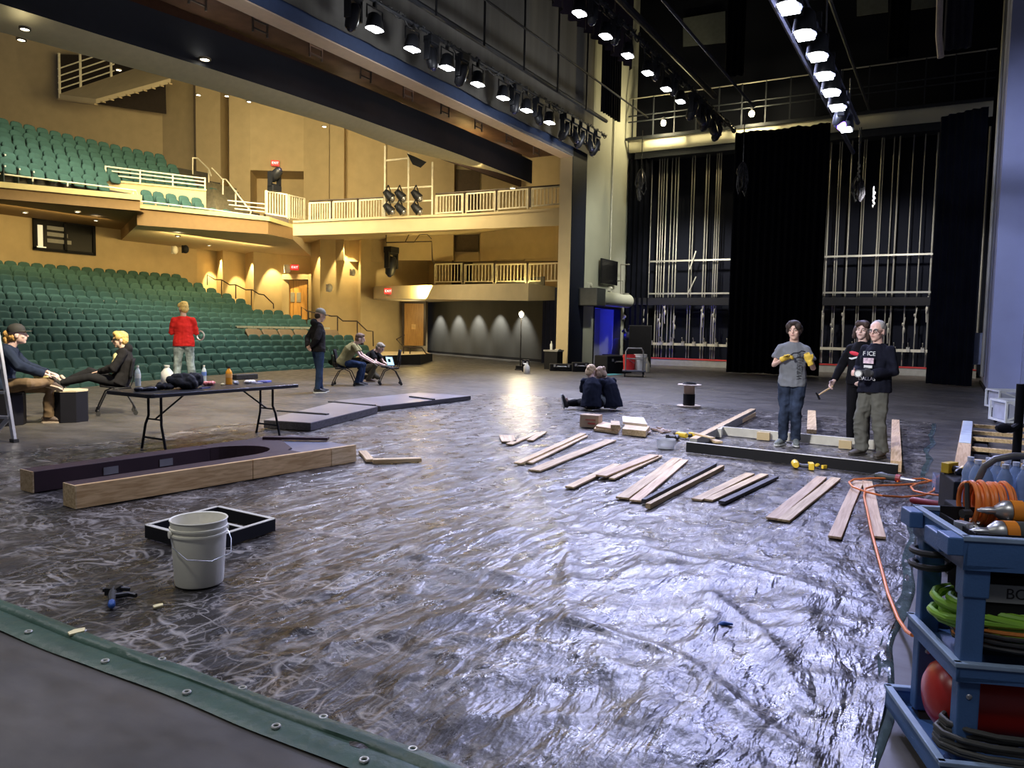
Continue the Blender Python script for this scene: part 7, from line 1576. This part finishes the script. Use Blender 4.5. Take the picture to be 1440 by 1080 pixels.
# ---- grey cap and black hoodie, hands behind the back
p, rz = face((447, 552), 112); H = hgt(p, 435)
person('person in a grey cap, black hoodie and jeans standing with hands behind the back', p, rz, H, dict(elR=(.25, -.13, 1.13), elL=(-.25, -.13, 1.13), wrR=(.10, -.20, .98), wrL=(-.06, -.20, .95), hdR=(-.9, -.1, -.3), hdL=(.9, -.1, -.3), pnR=(0, 1, 0), pnL=(0, 1, 0), pitch=-14, anR=(.10, -.05, .085), knR=(.10, .0, .49), anL=(-.12, .10, .085), knL=(-.11, .07, .49), head=(0, .05, 1.62)), (.60, .40, .31), dict(n='black_hoodie', c=(.014, .013, .014), hem=.07, loose=.03, kind='hoodie', hood=1, wr=.011), dict(n='dark_denim', c=(.022, .040, .085), loose=.014, var=.35), ('black_white_trainers', (.02, .02, .022), (.66, .68, .66)), [((0, -.045, -.01), (.076, .065, .07))], (.03, .02, .015), cap=('grey_cap', (.16, .15, .11), (.45, .38, .27)))
# ---- sitting persons at the left
SZ = .47
sit = lambda **a: dict(dict(pelvis=(0, -.02, .55), waist=(0, -.03, .70), chest=(0, .02, .90), neck=(0, .08, 1.10), head=(0, .15, 1.235), shR=(.185, .06, 1.03), shL=(-.185, .06, 1.03), hipR=(.09, .03, .54), hipL=(-.09, .03, .54), knR=(.12, .46, .50), knL=(-.12, .46, .50), anR=(.12, .44, .085), anL=(-.12, .44, .085), elR=(.25, .20, .80), elL=(-.24, .20, .80), wrR=(.08, .38, .66), wrL=(-.06, .40, .66), hdR=(-.3, .8, -.2), hdL=(.3, .8, -.2), pnR=(0, 0, -1), pnL=(0, 0, -1)), **a)
p = V((oc1.x, oc1.y, 0)); p2, rz = face((8, 597), 78)
a1, P, Hm, k = person('person in a black cap and navy jacket sitting cross-legged on the black box', p, rz, 1.80, sit(knL=(-.10, .52, .49), anL=(-.08, .50, .085), ftL=(.05, 1, 0), knR=(.30, .34, .58), anR=(.0, .56, .585), ftR=(.25, .9, -.28), upR=(-.6, .3, .75), wrR=(.10, .50, .70), wrL=(-.04, .52, .72), elR=(.27, .22, .82), pitch=4, yaw=6, neck=(0, .10, 1.10), head=(0, .17, 1.24)), (.66, .45, .38), dict(n='navy_denim_jacket', c=(.020, .028, .050), hem=.05, loose=.045, kind='jacket', wr=.014), dict(n='khaki_trousers', c=(.17, .115, .065), sit=1, loose=.018), ('brown_trainers', (.10, .07, .055), (.45, .36, .27)), [((0, -.05, -.02), (.078, .07, .075)), ((0, -.11, .02), (.05, .05, .05)), ((0, -.13, -.05), (.035, .035, .07))], (.50, .28, .08), cap=('black_cap', (.03, .028, .024), (.10, .085, .06)), fatk=1.12)
cp_, rz2 = face((163, 582), -88); ch0 = caster_chair('stacking_chair', 'black caster chair the blond person in the black jacket sits on', cp_, rz2)
person('blond person in a black jacket and pale yellow shirt with feet up on the box', cp_+V((0, 0, 0)), rz2, 1.72, sit(pelvis=(0, -.05, .54), waist=(0, -.13, .68), chest=(0, -.14, .88), neck=(0, -.12, 1.08), head=(0, -.08, 1.22), shR=(.18, -.12, 1.01), shL=(-.18, -.12, 1.01), knR=(.10, .36, .70), knL=(-.12, .38, .62), anR=(.06, .70, .545), anL=(-.04, .76, .53), ftR=(.1, .6, .8), ftL=(.0, .6, .8), elR=(.26, .0, .78), elL=(-.25, .04, .76), wrR=(.10, .20, .68), wrL=(-.05, .24, .70), pitch=-4), (.72, .50, .38), dict(n='black_jacket', c=(.018, .017, .018), hem=.04, loose=.035, kind='jacket', hood=1, wr=.012), dict(n='black_jeans', c=(.018, .018, .020), sit=1, loose=.006, wr=.006), ('black_trainers', (.03, .03, .03), (.45, .45, .42)), HS+[((0, .035, .09), (.075, .06, .05)), ((.06, .02, .05), (.035, .05, .05)), ((-.06, .02, .05), (.035, .05, .05))], (.68, .46, .14), glasses=True)
m4 = Matrix.LocRotScale(cp_, Matrix.Rotation(rz2, 3, 'Z').to_euler(), None); b = MB()
for (x, y, z, r) in ((-.03, .0, .92, .075), (-.03, .02, .82, .08), (-.02, .03, .73, .075)): b.ell((x, y-.015, z-.01), (r, .05, r*1.1), 12, 8)
bl_ = [o for o in COL.objects if o.name.startswith('person') and o.get('label', '').startswith('blond person in a black jacket')][0]
remesh(b, 'shirt_front', M('pale_yellow_shirt', (.62, .56, .28), .9, var=.35, vs=14), .01, 2, bl_)
b = MB(); b.ell((0, 0, .11), (.09, .14, .11)); b.ell((.04, .05, .05), (.1, .1, .05)); o = remesh(b, 'yellow_bag', M('yellow_cloth', (.78, .66, .25), .8), .012, 3); o.location = W(57, 536, (oc1-CAM).dot(CF)+.62); tag(o, 'pale yellow crumpled bag beyond the hands of the person in the black cap', 'bag')
# ---- two at the laptop
cpt, rz3 = face((485, 542), 84); caster = dup(ch0, cpt, rz3, 'black caster chair under the person in the khaki shirt')
person('person in a khaki t-shirt sitting and leaning over the laptop', cpt, rz3, 1.80, sit(pelvis=(0, -.06, .55), waist=(0, .02, .70), chest=(0, .13, .87), neck=(0, .25, 1.03), head=(0, .36, 1.14), shR=(.19, .22, .97), shL=(-.19, .22, .97), elR=(.25, .38, .74), elL=(-.23, .40, .74), wrR=(.12, .66, .58), wrL=(-.06, .68, .60), hdR=(-.1, .95, -.1), hdL=(.1, .95, -.1), pitch=-12, knR=(.16, .42, .50), knL=(-.16, .44, .50), anR=(.16, .30, .085), anL=(-.12, .36, .085)), (.64, .44, .35), dict(n='khaki_tee', c=(.24, .215, .095), sleeve='short', hem=.05, loose=.026, wr=.009), dict(n='dark_denim', c=(.022, .040, .085), sit=1, loose=.012), ('black_trainers', (.03, .03, .03), (.45, .45, .42)), HS, (.16, .10, .06), fatk=1.12, beard=(.12, .08, .055))
p, rz4 = face((520, 538), 70); p = p+V((.25, .35, 0))
person('grey-haired person in a black t-shirt crouching behind the laptop', p, rz4, 1.78, dict(pelvis=(0, -.10, .36), waist=(0, .0, .50), chest=(0, .14, .66), neck=(0, .27, .82), head=(0, .39, .90), shR=(.19, .24, .76), shL=(-.19, .24, .76), elR=(.26, .38, .52), elL=(-.24, .40, .52), wrR=(.12, .56, .45), wrL=(-.1, .58, .45), hdR=(-.2, .9, -.1), hdL=(.2, .9, -.1), pnR=(0, 0, -1), pnL=(0, 0, -1), hipR=(.10, -.06, .36), hipL=(-.10, -.06, .36), knR=(.18, .32, .42), knL=(-.18, .26, .12), anR=(.16, .14, .085), anL=(-.18, -.16, .10), ftL=(0, -.3, -1), upL=(0, 1, 0), pitch=-32), (.68, .46, .37), dict(n='black_tee', c=(.012, .012, .013), sleeve='short', hem=.04, loose=.028), dict(n='olive_trousers', c=(.11, .10, .07), sit=1, loose=.016), ('brown_trainers', (.10, .07, .055), (.45, .36, .27)), HS, (.26, .23, .18), fatk=1.08)
cpl, rz5 = face((548, 541), -86); caster2 = dup(ch0, cpl, rz5, 'black caster chair holding the open laptop')
m4 = Matrix.LocRotScale(cpl, Matrix.Rotation(rz5, 3, 'Z').to_euler(), None)
t = thing('laptop', 'open laptop with a bright blue-white screen standing on the caster chair', 'laptop', m4@V((0, .02, .482)), rz5+R(28))
b = MB(); b.bb((-.17, -.06, 0), (.17, .20, .018)); b.build('keyboard_base', M('laptop_grey', (.2, .2, .21), .4, .5), t, local=True)
tl = Matrix.Rotation(R(-18), 3, 'X'); b = MB(); b.box(tl@V((0, -.0, .125))+V((0, -.07, .01)), (.34, .012, .25), 0, tl); sc_ = b.build('screen_lid', M('laptop_grey', (.2, .2, .21), .4, .5), t, local=True)
b = MB(); b.box(tl@V((0, .0075, .125))+V((0, -.07, .01)), (.31, .003, .21), 0, tl); b.build('screen', M('screen_glow', (.5, .75, .95), .3, emis=1.3, ecol=(.45, .75, 1)), sc_, local=True)
b = MB(); b.box(tl@V((.02, .0100, .14))+V((0, -.07, .01)), (.12, .002, .09), 0, tl); b.build('screen_picture', M('screen_dark', (.02, .05, .08), .3), sc_, local=True)
# ---------------------------------------------------------------- camera
cd = bpy.data.cameras.new('camera'); co = bpy.data.objects.new('camera', cd); COL.objects.link(co)
cd.sensor_width = 36; cd.lens = 36*FPX/1440; cd.clip_end = 200
m = Matrix((CR, CU, -CF)).transposed().to_4x4(); m.translation = CAM; co.matrix_world = m
SC.camera = co
SC.view_settings.view_transform = 'Standard'
SC.view_settings.look = 'None'
SC.view_settings.exposure = 0.35
# ================================================================ LIGHT
w = bpy.data.worlds.new('world'); SC.world = w; w.use_nodes = True
w.node_tree.nodes['Background'].inputs[0].default_value = (.45, .48, .62, 1); w.node_tree.nodes['Background'].inputs[1].default_value = .10
def lamp(kind, p, e, col, r=.1, name='light'):
    l = bpy.data.lights.new(name, kind); l.energy = e; l.color = col
    if kind != 'AREA': l.shadow_soft_size = r
    o = bpy.data.objects.new(name, l); COL.objects.link(o); o.location = p; return o
def aim(o, t): o.rotation_euler = (V(t)-o.location).to_track_quat('-Z', 'Y').to_euler()
def spot(p, t, e, col, ang=60, blend=.5, r=.08, name='spot_lamp'):
    o = lamp('SPOT', p, e, col, r, name); o.data.spot_size = R(ang); o.data.spot_blend = blend; aim(o, t); return o
def area(p, t, sx, sy, e, col, name='area_lamp', spread=None):
    o = lamp('AREA', p, e, col, 0, name); o.data.shape = 'RECTANGLE'; o.data.size = sx; o.data.size_y = sy; aim(o, t)
    if spread: o.data.spread = R(spread)
    return o
COOL = (.66, .70, 1.0); WARM = (1.0, .74, .30); SOFT = (1.0, .86, .58)
# stage LED wash: one lamp just under each lit lens
for o in list(bpy.data.objects):
    if o.name.startswith('hanging_led_light') and o.parent is None:
        p = o.location; k = 1 if p.y > 10 else 2 if p.y > 5 else 3
        c = V((p.x, p.y, p.z-.75))
        spot(c, (p.x-{1: 2, 2: 5, 3: 7}[k], p.y-{1: 2.5, 2: 1.2, 3: .2}[k], 0), {1: 1150, 2: 850, 3: 210}[k], {1: COOL, 2: (.56, .60, 1), 3: (.48, .52, 1)}[k], {1: 95, 2: 120, 3: 130}[k], .9, .14, 'led_and_fill_lamp')
spot((1.2, -.6, 3.4), (3.0, -.3, .8), 60, (.95, .95, 1), 50, .8, .3, 'added_front_fill')  # added fill from an unseen source, brightens the tool cart
spot((-.5, 4, 6), (1.8, 3.4, 0), 330, (1, 1, .97), 75, .9, .4, 'added_front_fill')  # unseen fill added over the near floor
spot((.5, 4.2, 5.2), (10.3, 1.6, .9), 3600, (.97, .96, 1.0), 28, .8, .35, 'added_front_fill')  # unseen spot added to light the standing people from the front
for x in (3, 6, 9.5): spot((x, 7.5, 8.6), (x+.5, 6.2, 0), 560, COOL, 80, .8, .15, 'led_and_fill_lamp')  # additional wash lamps out of view, no fixtures; next two lines too
for x in (4.5, 8): spot((x, 2.1, 6.2), (x, 1.6, 0), 420, COOL, 95, .8, .15, 'led_and_fill_lamp')
spot((3.2, 11.5, 8.2), (2.5, 6, 0), 500, (.95, .9, .85), 70, .8, .2, 'led_and_fill_lamp')
spot((6.5, 6.5, 7.2), (8.2, 12.4, .2), 5600, (1, .88, .66), 62, .9, .4, 'added_front_fill')  # added warm fill on the table group, no source in view
lamp('POINT', W(583, 440, 40.8), 60, (1, .8, .4), .3, 'added_door_fill')  # lamp added under the overhang to brighten the orange door
for x in (10, 15, 20, 25): spot((x, 9.6, 7.2), (x+.6, 12.9, 10.2), 230, (.9, .92, .95), 95, .9, .3)  # spots without fixtures, added to lift the fire curtain
# pillar and back of the stage
spot((15, 3.5, 6.5), (24.3, -1.4, 4), 2200, (.62, .68, 1.0), 60, .8, .2)
spot((26.5, 8.5, 6.5), (31.2, 13, 4.0), 800, (.95, .95, .78), 88, .8, .2)
spot((29.5, 9.6, 6.5), (33.5, 10, 2.4), 1500, (1, .95, .85), 100, .8, .2)
spot((28.5, 2.4, 6.5), (33.5, 2.6, 2.4), 1500, (1, .96, .9), 95, .8, .2)
# house: wall-washers in the bays
wash = []
for x, w_, y0 in ((307, 40.3, 360), (347, 40.4, 359), (390, 40.8, 358), (438, 40.6, 343), (488, 41.2, 340), (551, 41.4, 342)):
    p = W(x, y0, w_); t_ = W(x+1, 440, w_+1.1); spot(p, t_, 620 if x < 500 else 120, (1, .78, .36), 66, .35, .05, 'wall_washer')
# seats and walls general warm light
area((19, 24.5, 12.5), (19.5, 25, 0), 9, 5, 850, (1, .92, .74), spread=120)
area((15, 21, 9.5), (22, 31, 7), 4, 2.5, 420, (1, .85, .5), spread=110)
area((20, 22, 9), (28, 34, 8), 4, 3, 560, (1, .80, .45), spread=120)
area((24, 17.5, 8.8), (33, 27, 4), 4, 3, 420, (1, .80, .45), spread=130)
spot((16, 21, 11), (17, 32, 8.2), 1000, (1, .95, .75), 36, .6, .3)
spot((20, 21, 10), (17.5, 23, .8), 1800, (.95, 1, .85), 50, .9, .4)
area((24, 29, 5.0), (24, 33, 3.4), 6, .8, 160, (1, .74, .32))
area((16, 31, 5.6), (16, 34, 3.4), 8, .6, 110, (1, .74, .32))
area((30.5, 20, 3.2), (33, 20.5, 4.4), 6, .6, 500, (1, .76, .28))
spot((18, 9, 8), (15.5, 19.6, 0), 1500, (.85, .95, 1), 62, .9, .4, 'added_stage_spill')  # added lamp imitating stage spill on the front seat rows
# apron downlights
for x, y in ((9, 15), (14, 14.4), (19, 14), (24, 14.6), (28, 15.4)): spot((x, y, 7.5), (x, y+.6, 0), 420, (1, .80, .45), 95, .9, .12, 'apron_downlight')
for x in (12, 16, 20, 24, 27): spot((x, 14.6, 9.7), (x, 16.5, 9.0), 45, (1, .62, .45), 150, .9, .2, 'added_catwalk_fill')  # lamps without fixtures, added to brighten the catwalk steel
# black wall scallops
u = (bwr-bwl)
for x in (619, 645, 673, 703, 735.5):
    f = 0; best = 9e9
    for k in range(200):
        p = bwl+u*(k/199); v = p+V((0, 0, 1.5))-CAM; xx = 720+FPX*v.dot(CR)/v.dot(CF)
        if abs(xx-x) < best: best = abs(xx-x); f = k/199
    p = bwl+u*f; spot(p+n_*.8+V((0, 0, 2.52)), p+n_*.02+V((0, 0, 1.0)), 250, (1, .97, .86), 84, .75, .04, 'black_wall_downlight')
lamp('POINT', g+V((-.3, -.2, zt+.12)), 190, (1, .82, .5), .08, 'ghost_bulb_light')
# blue doorway and blue glow at the post
lamp('POINT', ((d0+d1)/2-.4, PYY+.75, 1.9), 140, (.02, .03, 1), .2, 'blue_door_light')
lamp('POINT', c1+V((.05, -.35, .0))-V((0, 0, c1.z-1.2)), 14, (.03, .03, 1), .1, 'blue_glow_light')
